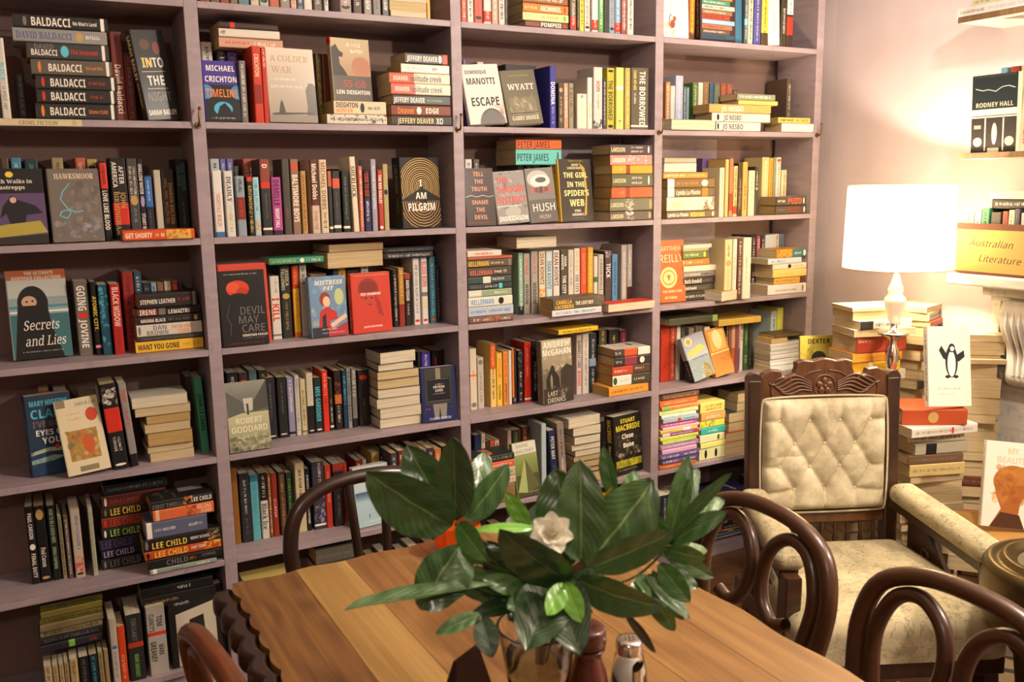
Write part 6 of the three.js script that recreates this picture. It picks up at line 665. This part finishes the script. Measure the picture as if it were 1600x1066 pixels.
  { // seat: domed pad on a frame
    const s = new THREE.Shape(); s.moveTo(-0.2, 0); s.lineTo(0.2, 0); s.quadraticCurveTo(0.235, 0.0, 0.24, 0.04); s.lineTo(0.285, 0.46); s.quadraticCurveTo(0.285, 0.53, 0.22, 0.535); s.lineTo(-0.22, 0.535); s.quadraticCurveTo(-0.285, 0.53, -0.285, 0.46); s.lineTo(-0.24, 0.04); s.quadraticCurveTo(-0.235, 0, -0.2, 0);
    const pts = s.getPoints(10), rings = 10, P = [], I = [], U = [], cx = 0, cz = 0.27;
    for (let r = 0; r <= rings; r++) { const a = r / rings * Math.PI / 2, k = Math.cos(a) ** 0.35, yy = 0.37 + 0.06 * Math.sin(a) ** 0.8; for (const q of pts) { const x = cx + (q.x - cx) * k, z = cz + (q.y - cz) * k; P.push(x, yy, z + 0.05); U.push(x, z); } }
    const m = pts.length; for (let r = 0; r < rings; r++) for (let i = 0; i < m; i++) { const a = r * m + i, b = r * m + (i + 1) % m; I.push(a, a + m, b, b, a + m, b + m); }
    const base = P.length / 3; for (const q of pts) { P.push(q.x, 0.3, q.y + 0.05); U.push(q.x * 1.3, q.y * 1.3); } for (let i = 0; i < m; i++) { const a = base + i, b = base + (i + 1) % m, c = i, d = (i + 1) % m; I.push(a, c, b, b, c, d); }
    const g = new THREE.BufferGeometry(); g.setAttribute('position', new THREE.Float32BufferAttribute(P, 3)); g.setAttribute('uv', new THREE.Float32BufferAttribute(U, 2)); g.setIndex(I); g.computeVertexNormals();
    obj('seat_cushion', g, Object.assign(seatCloth, { side: THREE.DoubleSide }), t, 'cream brocade seat');
    obj('seat_frame', [box(-0.26, 0.26, 0.255, 0.3, 0.53, 0.58, 0.004), box(-0.275, -0.235, 0.255, 0.31, 0.05, 0.55, 0.004), box(0.235, 0.275, 0.255, 0.31, 0.05, 0.55, 0.004), box(-0.22, 0.22, 0.255, 0.31, 0.02, 0.06, 0.004)], M.darkWood, t);
  }
  for (const s of [-1, 1]) {
    const arm = obj('arm_pad', new RoundedBoxGeometry(0.085, 0.06, 0.44, 5, 0.028).translate(0, 0, 0.22).rotateX(0.06).rotateY(s * 0.09).translate(s * 0.228, 0.56, 0.05), seatCloth, t, 'cream brocade arm pad'); metres(arm.geometry);
    obj('arm_rail', new THREE.BoxGeometry(0.05, 0.03, 0.43).translate(0, 0, 0.215).rotateX(0.06).rotateY(s * 0.09).translate(s * 0.228, 0.522, 0.04), M.darkWood, t);
    const sh = new THREE.Shape(); sh.moveTo(0, 0); sh.lineTo(0.045, 0); sh.bezierCurveTo(0.04, 0.1, 0.075, 0.16, 0.05, 0.24); sh.bezierCurveTo(0.03, 0.3, 0.06, 0.4, 0.055, 0.5); sh.lineTo(0, 0.5); sh.bezierCurveTo(0.005, 0.4, -0.02, 0.3, 0.0, 0.22); sh.closePath();
    obj('front_leg', new THREE.ExtrudeGeometry(sh, { depth: 0.034, bevelEnabled: true, bevelSize: 0.004, bevelThickness: 0.004, bevelSegments: 2 }).rotateY(-Math.PI / 2).translate(s * 0.268 + 0.017, 0, 0.455), M.darkWood, t);
    const wing = new THREE.Shape(); wing.moveTo(0, 0); wing.lineTo(0.3, 0); wing.bezierCurveTo(0.3, 0.08, 0.2, 0.1, 0.14, 0.15); wing.bezierCurveTo(0.08, 0.2, 0.03, 0.16, 0, 0.2); wing.closePath();
    const panel = obj('side_panel', new THREE.ExtrudeGeometry(wing, { depth: 0.014, bevelEnabled: false }).rotateY(-Math.PI / 2).translate(s * 0.25 + 0.007, 0.31, 0.09), M.darkWood, t);
    obj('roundel', [new THREE.TorusGeometry(0.018, 0.004, 8, 20).rotateY(Math.PI / 2).translate(s * 0.25 - s * 0.009, 0.41, 0.2), new THREE.TorusGeometry(0.013, 0.003, 8, 18).rotateY(Math.PI / 2).translate(s * 0.25 - s * 0.009, 0.375, 0.3)], M.carvedWood, panel);
  }
}

// ---------------------------------------------------------------- bentwood chairs (facing +z before they are turned)
function bentwood(label, mat, pos, turn, kind) {
  const t = thing('bentwood_chair', label, 'chair', pos, turn, 'bentwood chairs around the table');
  const zb = (y) => -0.185 - Math.max(0, y - 0.46) * 0.16;
  obj('back_hoop', tube([[-0.175, 0, -0.235], [-0.168, 0.25, -0.2], [-0.165, 0.46, zb(0.46)], [-0.182, 0.62, zb(0.62)], [-0.192, 0.75, zb(0.75)], [-0.165, 0.835, zb(0.835)], [-0.1, 0.875, zb(0.875)], [0, 0.888, zb(0.888)], [0.1, 0.875, zb(0.875)], [0.165, 0.835, zb(0.835)], [0.192, 0.75, zb(0.75)], [0.182, 0.62, zb(0.62)], [0.165, 0.46, zb(0.46)], [0.168, 0.25, -0.2], [0.175, 0, -0.235]], 0.0178, 110, 12), mat, t);
  if (kind === 'scroll') for (const s of [-1, 1]) obj('scroll', tube([[s * 0.085, 0.465, zb(0.465)], [s * 0.12, 0.56, zb(0.56)], [s * 0.15, 0.66, zb(0.66)], [s * 0.156, 0.75, zb(0.75)], [s * 0.125, 0.825, zb(0.825)], [s * 0.08, 0.842, zb(0.842)], [s * 0.035, 0.81, zb(0.81)], [s * 0.017, 0.745, zb(0.745)], [s * 0.03, 0.68, zb(0.68)], [s * 0.065, 0.648, zb(0.648)], [s * 0.1, 0.66, zb(0.66)]].map((q) => V3(...q)), 0.0148, 80, 10), mat, t);
  else for (const s of [-1, 1]) obj('back_slat', tube([[s * 0.03, 0.465, zb(0.465)], [s * 0.034, 0.65, zb(0.65)], [s * 0.045, 0.884, zb(0.884)]], 0.0115, 24, 10).scale(1, 1, 1), mat, t);
  obj('seat_ring', new THREE.TorusGeometry(0.176, 0.016, 12, 48).rotateX(Math.PI / 2).translate(0, 0.452, 0), mat, t);
  obj('seat', lathe([[0, 0.458], [0.1, 0.456], [0.172, 0.462], [0.175, 0.45], [0, 0.444]], 40), mat, t);
  for (const s of [-1, 1]) obj('leg', tube([[s * 0.14, 0.45, 0.13], [s * 0.155, 0.22, 0.155], [s * 0.17, 0, 0.19]], 0.0145, 20, 10), mat, t);
  obj('leg_ring', new THREE.TorusGeometry(0.165, 0.009, 8, 40).rotateX(Math.PI / 2).translate(0, 0.22, -0.02), mat, t);
  t.scale.y = 0.93; return t;
}
bentwood('brown bentwood chair with scrolled back between table and armchair', M.bentwood, [0.585, 0, 1.31], -90 * DEG, 'scroll');
bentwood('brown bentwood chair with scrolled back before the brass stand', M.bentwood, [0.585, 0, 1.77], -90 * DEG, 'scroll');
bentwood('near black bentwood chair with straight slats between table and bookcase', M.bentDark, [0.185, 0, 0.925], 0, 'slat');
const edgeOn = bentwood('reddish bentwood chair drawn up to the scalloped table edge', phys({ map: rep(woodTex('#4a2410', '#8a4c24', 10, 51, 0.8), 1, 3), roughness: 0.3, clearcoat: 0.6, clearcoatRoughness: 0.2 }), [-0.03, 0, 1.25], 97 * DEG, 'scroll'); edgeOn.scale.y = 0.895;

// ---------------------------------------------------------------- brass drum stand
{
  const c = along(1662, 900, 2.12);
  const t = thing('drum_stand', 'round tarnished brass drum stand with stepped rim beside the armchair', 'stand', [c.x, 0, c.z]);
  obj('drum', lathe([[0, 0.02], [0.1, 0.02], [0.13, 0.05], [0.1, 0.1], [0.07, 0.2], [0.09, 0.36], [0.15, 0.44], [0.172, 0.47], [0.175, 0.55], [0.168, 0.575], [0.172, 0.585], [0.162, 0.6], [0.15, 0.603], [0.146, 0.595], [0.132, 0.597], [0.13, 0.61], [0.118, 0.612], [0.114, 0.6], [0.1, 0.6], [0.098, 0.592], [0, 0.59]], 64), M.brass, t);
  obj('top_plate', new THREE.CylinderGeometry(0.097, 0.097, 0.004, 48).translate(0, 0.594, 0), std({ color: 0x8a8470, metalness: 0.6, roughness: 0.35 }), t);
  for (let i = 0; i < 14; i++) obj('rivet', new THREE.SphereGeometry(0.004, 8, 6).translate(Math.cos(i / 14 * 6.283) * 0.1745, 0.5, Math.sin(i / 14 * 6.283) * 0.1745), M.brass, t);
  obj('foot', lathe([[0, 0], [0.15, 0], [0.15, 0.012], [0.1, 0.03], [0, 0.03]], 40), M.brass, t);
}
// ---------------------------------------------------------------- table
const TT = 0.75;
{
  const t = thing('dining_table', 'worn golden plank table with dark scalloped edge', 'table', [0, 0, 0]);
  const cuts = [-0.182, -0.062, 0.04, 0.2, 0.345, 0.47, 0.578], z0 = 0.948, z1 = 2.15;
  const cols = [['#53331a', '#8f6634', 13], ['#8a6836', '#b69255', 6], ['#67431f', '#9a7140', 12], ['#6e4a24', '#a0783f', 9], ['#6b4622', '#9c743f', 10], ['#704b26', '#a17a44', 9]];
  const sc = (z) => 0.009 * Math.abs(Math.sin((z - z0) / 0.072 * Math.PI)) ** 0.8, bw = (x) => 0.004 * Math.sin(x * 46);
  for (let i = 0; i < 6; i++) {
    const a = cuts[i] + (i ? 0.0002 : 0), b = cuts[i + 1] - (i < 5 ? 0.0002 : 0), s = new THREE.Shape(), P = [];
    for (let k = 0; k <= 8; k++) { const x = a + (b - a) * k / 8; P.push([x, z0 + bw(x)]); }
    for (let k = 0; k <= 130; k++) { const z = z0 + bw(b) + (z1 - z0) * k / 130; P.push([b + (i === 5 ? 0.004 * Math.sin(z * 30) : 0), z]); }
    for (let k = 0; k <= 180; k++) { const z = z1 - (z1 - z0 - bw(a)) * k / 180; P.push([a - (i === 0 ? sc(z) : 0), z]); }
    P.forEach(([x, z], k) => s[k ? 'lineTo' : 'moveTo'](x, -z));
    const g = new THREE.ExtrudeGeometry(s, { depth: 0.024, bevelEnabled: true, bevelSize: 0.0004, bevelThickness: 0.0005, bevelSegments: 1, bevelOffset: -0.0004 }).rotateX(-Math.PI / 2).translate(0, TT - 0.0245, 0), uv = g.attributes.uv, p = g.attributes.position;
    for (let k = 0; k < uv.count; k++) uv.setXY(k, p.getX(k) * 2.6 + i * 0.31, p.getZ(k) * 0.9 + i * 0.17);
    const wt = woodTex(cols[i][0], cols[i][1], cols[i][2], 60 + i * 5, 1.15);
    obj('plank', g, phys({ map: wt, bumpMap: wt, bumpScale: 0.0006, roughness: 0.42, clearcoat: 0.15, clearcoatRoughness: 0.4 }), t);
  }
  const s = new THREE.Shape(), N = 200, zz = (k) => z0 + 0.004 + (z1 - z0 - 0.01) * k / N;
  for (let k = 0; k <= N; k++) s[k ? 'lineTo' : 'moveTo'](-0.1835 - sc(zz(k)), -zz(k));
  for (let k = N; k >= 0; k--) s.lineTo(-0.215 - 1.5 * sc(zz(k)), -zz(k));
  obj('scalloped_edge', new THREE.ExtrudeGeometry(s, { depth: 0.014, bevelEnabled: true, bevelSize: 0.01, bevelThickness: 0.012, bevelOffset: -0.01, bevelSegments: 4 }).rotateX(-Math.PI / 2).translate(0, TT - 0.03, 0), M.bentDark, t, 'dark carved scalloped edge');
  obj('apron', [box(-0.13, 0.53, TT - 0.12, TT - 0.026, z0 + 0.05, z0 + 0.07), box(-0.13, 0.53, TT - 0.12, TT - 0.026, 2.06, 2.08), box(-0.13, -0.11, TT - 0.12, TT - 0.026, z0 + 0.07, 2.06), box(0.51, 0.53, TT - 0.12, TT - 0.026, z0 + 0.07, 2.06)], M.bentDark, t);
  for (const x of [-0.1, 0.5]) for (const z of [1.05, 2.05]) obj('leg', lathe([[0.02, 0], [0.026, 0.03], [0.02, 0.08], [0.03, 0.3], [0.024, 0.42], [0.032, 0.5], [0.03, 0.64]], 20).translate(x, 0, z), M.bentDark, t);
}
// ---------------------------------------------------------------- things on the table
const VASE = V3(0.107, TT + 0.001, 1.615);
{
  const t = thing('glass_vase', 'clear tapered glass vase holding magnolia leaves on the table', 'vase', VASE.toArray());
  obj('glass', lathe([[0, 0], [0.036, 0], [0.038, 0.004], [0.046, 0.07], [0.057, 0.136], [0.0585, 0.138], [0.0545, 0.138], [0.0435, 0.07], [0.035, 0.012], [0, 0.012]], 56), M.glass, t);
  obj('water', lathe([[0, 0.0125], [0.0345, 0.0125], [0.0425, 0.068], [0.0475, 0.095], [0, 0.095]], 48), phys({ color: 0xe8e8d8, transmission: 1, thickness: 0.05, roughness: 0, ior: 1.33, attenuationColor: new THREE.Color(0xb8b080), attenuationDistance: 0.12 }), t);
  const m = thing('pepper_mill', 'turned reddish wooden pepper mill standing beside the vase', 'pepper mill', [0.191, TT + 0.0005, 1.615]);
  const mw = phys({ map: rep(woodTex('#3a140a', '#6a2c16', 12, 81), 1, 1), roughness: 0.32, clearcoat: 0.5, clearcoatRoughness: 0.2 });
  obj('body', lathe([[0, 0], [0.031, 0], [0.0315, 0.01], [0.028, 0.04], [0.02, 0.066], [0.021, 0.074], [0.026, 0.08], [0.026, 0.083], [0, 0.083]], 36), mw, m);
  obj('cap', lathe([[0, 0.0835], [0.0255, 0.0835], [0.0275, 0.09], [0.0275, 0.107], [0.024, 0.114], [0.012, 0.112], [0.009, 0.108], [0, 0.108]], 36), mw, m);
  const sh = thing('salt_shaker', 'clear glass salt shaker with pierced steel cap', 'salt shaker', [0.256, TT + 0.0005, 1.628]);
  obj('glass', lathe([[0, 0], [0.027, 0], [0.0285, 0.004], [0.0255, 0.035], [0.0195, 0.066], [0.0185, 0.066], [0.0245, 0.035], [0.0265, 0.006], [0, 0.006]], 36), M.glass, sh);
  obj('salt', lathe([[0, 0.0065], [0.026, 0.0065], [0.0245, 0.03], [0.022, 0.042], [0, 0.046]], 30), std({ color: 0xeeeae0, roughness: 0.95 }), sh, 'white salt');
  const cap = obj('cap', lathe([[0.0195, 0.062], [0.0205, 0.063], [0.0205, 0.078], [0.018, 0.083], [0.01, 0.0835], [0, 0.0835]], 36), M.chrome, sh, 'steel cap');
  for (let i = 0; i < 7; i++) { const a = i / 6 * 6.283, r = i ? 0.007 : 0; obj('hole', new THREE.CylinderGeometry(0.0012, 0.0012, 0.0006, 8).translate(Math.cos(a) * r, 0.0838, Math.sin(a) * r), std({ color: 0x1a1816, roughness: 0.9 }), cap); }
  const su = thing('sugar_pourer', 'glass sugar pourer with slanted steel spout', 'sugar pourer', [0.196, TT + 0.0005, 1.73]);
  obj('glass', lathe([[0, 0], [0.03, 0], [0.031, 0.003], [0.03, 0.05], [0.02, 0.058], [0.019, 0.058], [0.029, 0.049], [0.0295, 0.005], [0, 0.005]], 36), M.glass, su);
  obj('sugar', lathe([[0, 0.0055], [0.0285, 0.0055], [0.0285, 0.035], [0, 0.04]], 30), std({ color: 0xeae4d4, roughness: 0.95 }), su, 'white sugar');
  const lid = obj('lid', lathe([[0.0205, 0.054], [0.021, 0.062], [0.018, 0.068], [0.008, 0.072], [0.007, 0.072]], 32), M.chrome, su);
  { const g = new THREE.CylinderGeometry(0.0075, 0.0075, 0.036, 24, 1, true), p = g.attributes.position; for (let i = 0; i < p.count; i++) if (p.getY(i) > 0) p.setY(i, p.getY(i) + p.getX(i) * 0.8); g.computeVertexNormals(); obj('spout', g.translate(0, 0.088, 0), Object.assign(M.chrome.clone(), { side: THREE.DoubleSide }), lid); }
  const mn = thing('menu_stand', 'dark brown folded menu card standing behind the vase', 'menu', [0.012, TT + 0.0006, 1.57], 0.5);
  const ms = new THREE.Shape([[-0.05, 0], [0.05, 0], [0.032, 0.1], [-0.022, 0.1]].map((q) => new THREE.Vector2(...q)));
  for (const s of [-1, 1]) obj('panel', new THREE.ExtrudeGeometry(ms, { depth: 0.002, bevelEnabled: false }).rotateX(-s * 0.22).translate(0, 0, s * 0.0235), std({ color: s < 0 ? 0x3a1c12 : 0x3c1d12, roughness: 0.6 }), mn);
  // orange faceted tealight holder
  const oc = at(703, 852, 1, TT), ho = thing('tealight_holder', 'faceted translucent orange tealight holder at the back of the table', 'candle holder', [oc.x, TT + 0.0005, oc.z + 0.035]);
  obj('bowl', new THREE.CylinderGeometry(0.052, 0.038, 0.062, 7, 1, true).translate(0, 0.031, 0), phys({ color: 0xe8701a, roughness: 0.35, transmission: 0.45, thickness: 0, side: THREE.DoubleSide, flatShading: true }), ho);
  obj('bottom', new THREE.CylinderGeometry(0.037, 0.037, 0.003, 7).translate(0, 0.0016, 0), std({ color: 0xd86818, roughness: 0.4 }), ho);
}
// ---------------------------------------------------------------- foliage
{
  const t = thing('leaf_bouquet', 'bouquet of glossy magnolia leaves with one white flower in the vase', 'bouquet', [VASE.x, VASE.y + 0.1, VASE.z]);
  t.updateMatrixWorld(); const inv = t.matrixWorld.clone().invert();
  const veins = (base, mid, side) => tex(128, 512, (x, y) => { const d = Math.abs(x - 0.5), v = Math.abs(((y * 11 + d * 7) % 1) - 0.5) * 2; let c = mix(hex(base), hex(mid), 0.25 * fbm(x * 6, y * 18, 3)); if (v < 0.14) c = mix(c, hex(side), 0.22 * (1 - v / 0.14)); if (d < 0.022) c = mix(hex(mid), c, d / 0.022 * 0.7); return c; });
  const bumpV = tex(128, 512, (x, y) => { const d = Math.abs(x - 0.5), v = Math.abs(((y * 11 + d * 7) % 1) - 0.5) * 2, k = 0.4 + 0.5 * Math.sqrt(v) - (d < 0.02 ? 0.3 : 0); return [k, k, k]; }, false);
  const lm = (b, m, s, r = 0.3, cc = 0.7) => phys({ map: veins(b, m, s), bumpMap: bumpV, bumpScale: 0.0011, roughness: r, clearcoat: cc, clearcoatRoughness: 0.22, side: THREE.DoubleSide });
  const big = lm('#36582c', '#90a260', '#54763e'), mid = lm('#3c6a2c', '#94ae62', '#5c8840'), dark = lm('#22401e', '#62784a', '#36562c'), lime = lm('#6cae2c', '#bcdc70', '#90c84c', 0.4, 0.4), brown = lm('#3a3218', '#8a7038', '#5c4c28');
  const stemM = std({ color: 0x5a3a22, roughness: 0.7 }), greenStem = std({ color: 0x4a6a2a, roughness: 0.6 });
  function leafGeo(len, wid, bend, fold, twist, ell) {
    const nu = 8, nv = 18, P = [], U = [], I = [];
    for (let j = 0; j <= nv; j++) { const s = j / nv, w = wid / 2 * Math.pow(Math.sin(Math.PI * Math.pow(s, ell)), 0.62) * (s > 0.97 ? 0.6 : 1), a = bend * (s - 0.15), yy = len * s;
      for (let i = 0; i <= nu; i++) { const x = (i / nu - 0.5) * 2 * w, ct = Math.cos(twist * s), st = Math.sin(twist * s), z = fold * Math.abs(x) * (1 - 0.45 * Math.abs(x) / (wid / 2)) + wid * 0.015 * Math.sin(s * 21 + i); P.push(x * ct - z * st, yy * (1 - 0.12 * bend * bend * s), x * st + z * ct - len * bend * s * s * 0.5); U.push(i / nu, s); } }
    for (let j = 0; j < nv; j++) for (let i = 0; i < nu; i++) { const a = j * (nu + 1) + i; I.push(a, a + 1, a + nu + 1, a + 1, a + nu + 2, a + nu + 1); }
    const g = new THREE.BufferGeometry(); g.setAttribute('position', new THREE.Float32BufferAttribute(P, 3)); g.setAttribute('uv', new THREE.Float32BufferAttribute(U, 2)); g.setIndex(I); g.computeVertexNormals(); return g;
  }
  // a leaf from its base pixel to its tip pixel, at two distances, turned about its length
  function leaf(bu, bv, bd, tu, tv, td, wpx, turn = 0, o = {}) {
    const B = along(bu, bv, bd).applyMatrix4(inv), T = along(tu, tv, td).applyMatrix4(inv), d = T.clone().sub(B), len = d.length(); d.normalize();
    const view = CP.clone().applyMatrix4(inv).sub(B).normalize(); let n = view.sub(d.clone().multiplyScalar(view.dot(d))).normalize(); n.applyAxisAngle(d, turn * DEG);
    const x = d.clone().cross(n).normalize(), m = new THREE.Matrix4().makeBasis(x, d, n).setPosition(B);
    const ge = leafGeo(len * (1 + 0.06 * Math.abs(o.bend ?? 0.25)), wpx / FL * (bd + td) / 2, o.bend ?? 0.25, o.fold ?? 0.3, o.twist ?? 0, o.ell ?? 0.85).applyMatrix4(m);
    return obj(o.name ?? 'leaf', ge, o.m ?? big, t);
  }
  const D = 1.26;
  // cluster over the dark chair
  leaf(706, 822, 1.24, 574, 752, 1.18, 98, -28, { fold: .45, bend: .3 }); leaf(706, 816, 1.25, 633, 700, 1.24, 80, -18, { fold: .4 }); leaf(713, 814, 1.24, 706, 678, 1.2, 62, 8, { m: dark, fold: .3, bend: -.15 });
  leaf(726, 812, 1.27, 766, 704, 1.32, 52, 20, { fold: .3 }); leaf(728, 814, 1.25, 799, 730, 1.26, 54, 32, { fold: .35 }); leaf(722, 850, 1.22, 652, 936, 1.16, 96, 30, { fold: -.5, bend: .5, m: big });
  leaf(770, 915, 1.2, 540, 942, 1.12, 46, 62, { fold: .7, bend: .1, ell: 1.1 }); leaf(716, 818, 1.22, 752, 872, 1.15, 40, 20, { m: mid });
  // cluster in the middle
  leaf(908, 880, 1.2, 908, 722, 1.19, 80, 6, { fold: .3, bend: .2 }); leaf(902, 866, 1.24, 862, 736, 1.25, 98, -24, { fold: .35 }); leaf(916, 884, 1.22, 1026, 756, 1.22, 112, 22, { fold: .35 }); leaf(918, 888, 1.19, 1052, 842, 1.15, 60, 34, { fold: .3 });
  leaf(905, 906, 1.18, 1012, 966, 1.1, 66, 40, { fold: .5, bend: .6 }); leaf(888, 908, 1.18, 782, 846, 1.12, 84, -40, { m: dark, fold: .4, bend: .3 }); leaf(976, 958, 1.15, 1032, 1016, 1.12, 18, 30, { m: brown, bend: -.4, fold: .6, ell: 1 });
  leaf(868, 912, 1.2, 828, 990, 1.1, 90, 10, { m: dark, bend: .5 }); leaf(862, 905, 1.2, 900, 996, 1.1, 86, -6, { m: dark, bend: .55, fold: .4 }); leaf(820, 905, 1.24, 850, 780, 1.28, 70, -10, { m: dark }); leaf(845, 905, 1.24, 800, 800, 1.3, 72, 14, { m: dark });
  // bright young leaves
  leaf(882, 912, 1.17, 858, 958, 1.13, 34, -10, { m: lime, ell: 1 }); leaf(884, 910, 1.17, 906, 970, 1.13, 34, 10, { m: lime, ell: 1 }); leaf(828, 826, 1.24, 790, 772, 1.24, 30, -20, { m: lime, ell: 1 }); leaf(842, 826, 1.24, 744, 822, 1.2, 18, 30, { m: lime, ell: 1 });
  leaf(962, 784, 1.26, 938, 700, 1.27, 30, -30, { m: mid, ell: 1 }); leaf(972, 800, 1.27, 996, 736, 1.28, 34, 20, { m: mid, ell: 1 }); leaf(752, 960, 1.2, 684, 986, 1.16, 26, 20, { m: mid, ell: 1 }); leaf(752, 962, 1.2, 768, 1024, 1.16, 40, 0, { m: dark, ell: 1 }); leaf(720, 840, 1.22, 752, 878, 1.17, 36, 30, { m: mid, ell: 1 });
  // spray of narrow leaflets towards the scrolled chair
  const spray = [[1040, 850, 1132, 735], [1046, 842, 1078, 716], [1052, 820, 1130, 772], [1050, 830, 1096, 730], [1044, 850, 1128, 800], [1040, 856, 1100, 880], [1036, 862, 1118, 905], [1034, 870, 1108, 850], [1030, 880, 1072, 940], [1026, 884, 1092, 918], [1020, 890, 1062, 978], [1014, 896, 1020, 962], [1008, 900, 1080, 962], [1006, 905, 1052, 990], [1034, 858, 1022, 806], [1030, 866, 1092, 832], [1000, 905, 1000, 950], [990, 900, 1050, 940]];
  spray.forEach(([a, b, c, d], i) => leaf(a, b, 1.24, c, d, 1.2 + (i % 4) * .025, 30 + (i * 7 % 3) * 5, (i * 53 % 90) - 45, { m: i % 3 ? mid : big, ell: 1, bend: .2 + (i % 3) * .1 }));
  obj('twig', tube([along(905, 920, 1.24), along(985, 905, 1.25), along(1035, 862, 1.24), along(1060, 800, 1.24), along(1076, 750, 1.23)].map((p) => p.applyMatrix4(inv)), 0.0018, 30, 6), greenStem, t);
  obj('twig', tube([along(840, 1040, 1.26), along(835, 950, 1.26), along(770, 860, 1.26), along(712, 818, 1.245)].map((p) => p.applyMatrix4(inv)), 0.0035, 30, 8), stemM, t);
  obj('twig', tube([along(846, 1040, 1.26), along(858, 945, 1.24), along(885, 900, 1.21), along(912, 878, 1.2)].map((p) => p.applyMatrix4(inv)), 0.0045, 30, 8), stemM, t, 'woody brown twig');
  obj('twig', tube([along(852, 1040, 1.27), along(880, 950, 1.26), along(905, 920, 1.24)].map((p) => p.applyMatrix4(inv)), 0.0025, 20, 6), greenStem, t);
  // inner foliage that fills the neck of the vase
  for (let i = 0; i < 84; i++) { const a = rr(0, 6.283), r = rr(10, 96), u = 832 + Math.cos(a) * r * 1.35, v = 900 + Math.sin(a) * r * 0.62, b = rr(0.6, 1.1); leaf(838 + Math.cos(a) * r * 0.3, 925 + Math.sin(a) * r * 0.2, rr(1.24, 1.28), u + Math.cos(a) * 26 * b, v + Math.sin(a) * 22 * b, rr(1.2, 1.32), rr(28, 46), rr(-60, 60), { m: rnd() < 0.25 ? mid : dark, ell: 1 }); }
  // white flower
  const f = obj('flower', new THREE.SphereGeometry(0.006, 14, 10), std({ color: 0xd8c890, roughness: 0.8 }), t, 'white many petalled flower'), fp = along(862, 835, 1.185).applyMatrix4(inv); f.position.copy(fp);
  const pm = phys({ color: 0xf0ead4, roughness: 0.7, side: THREE.DoubleSide, transmission: 0.2, thickness: 0 }); f.lookAt(CP.clone().add(V3(0, 0.35, 0)));
  for (let ring = 0; ring < 3; ring++) for (let i = 0; i < 7 - ring; i++) { const g = leafGeo(0.03 - ring * 0.006, 0.026 - ring * 0.004, -0.25 - ring * 0.2, 0.3, 0.25, 0.75).rotateX(0.12 + ring * 0.42).rotateZ((i + ring * 0.5) / (7 - ring) * 6.283); obj('petal', g, pm, f); }
  const yf = obj('yellow_flower', new THREE.SphereGeometry(0.003, 8, 6), std({ color: 0xd0a020, roughness: 0.8 }), t); yf.position.copy(along(948, 778, 1.27).applyMatrix4(inv));
  const ym = std({ color: 0xe8c020, roughness: 0.7, side: THREE.DoubleSide }); for (let i = 0; i < 7; i++) obj('petal', leafGeo(0.02, 0.012, 0.3, 0.2, 0, 0.9).rotateX(0.6).rotateZ(i / 7 * 6.283), ym, yf);
}

// ---------------------------------------------------------------- books past the first few hundred: one object
{
  const keep = 318; BOOKS.sort((a, b) => b.area - a.area);
  const rest = BOOKS.slice(keep), by = new Map();
  for (const { o } of rest) { o.updateMatrixWorld(true); o.traverse((m) => { if (m.isMesh) { const g = (m.geometry.index ? m.geometry.toNonIndexed() : m.geometry.clone()).applyMatrix4(m.matrixWorld); const k = m.material; if (!by.has(k)) by.set(k, [m.name, []]); by.get(k)[1].push(g); } }); scene.remove(o); }
  const s = new THREE.Group(); s.name = 'shelved_books'; scene.add(s); s.userData = { label: 'small rear row and half hidden paperbacks filling the bookcase', category: 'books', kind: 'stuff' };
  for (const [mat, [name, gs]] of by) obj(name === 'cover' ? 'covers' : 'page_blocks', mergeGeometries(gs), mat, s).userData.kind = 'stuff';
}
scene.traverse((o) => { if (o.isMesh) { o.castShadow = true; o.receiveShadow = true; } });
renderer.render(scene, camera);
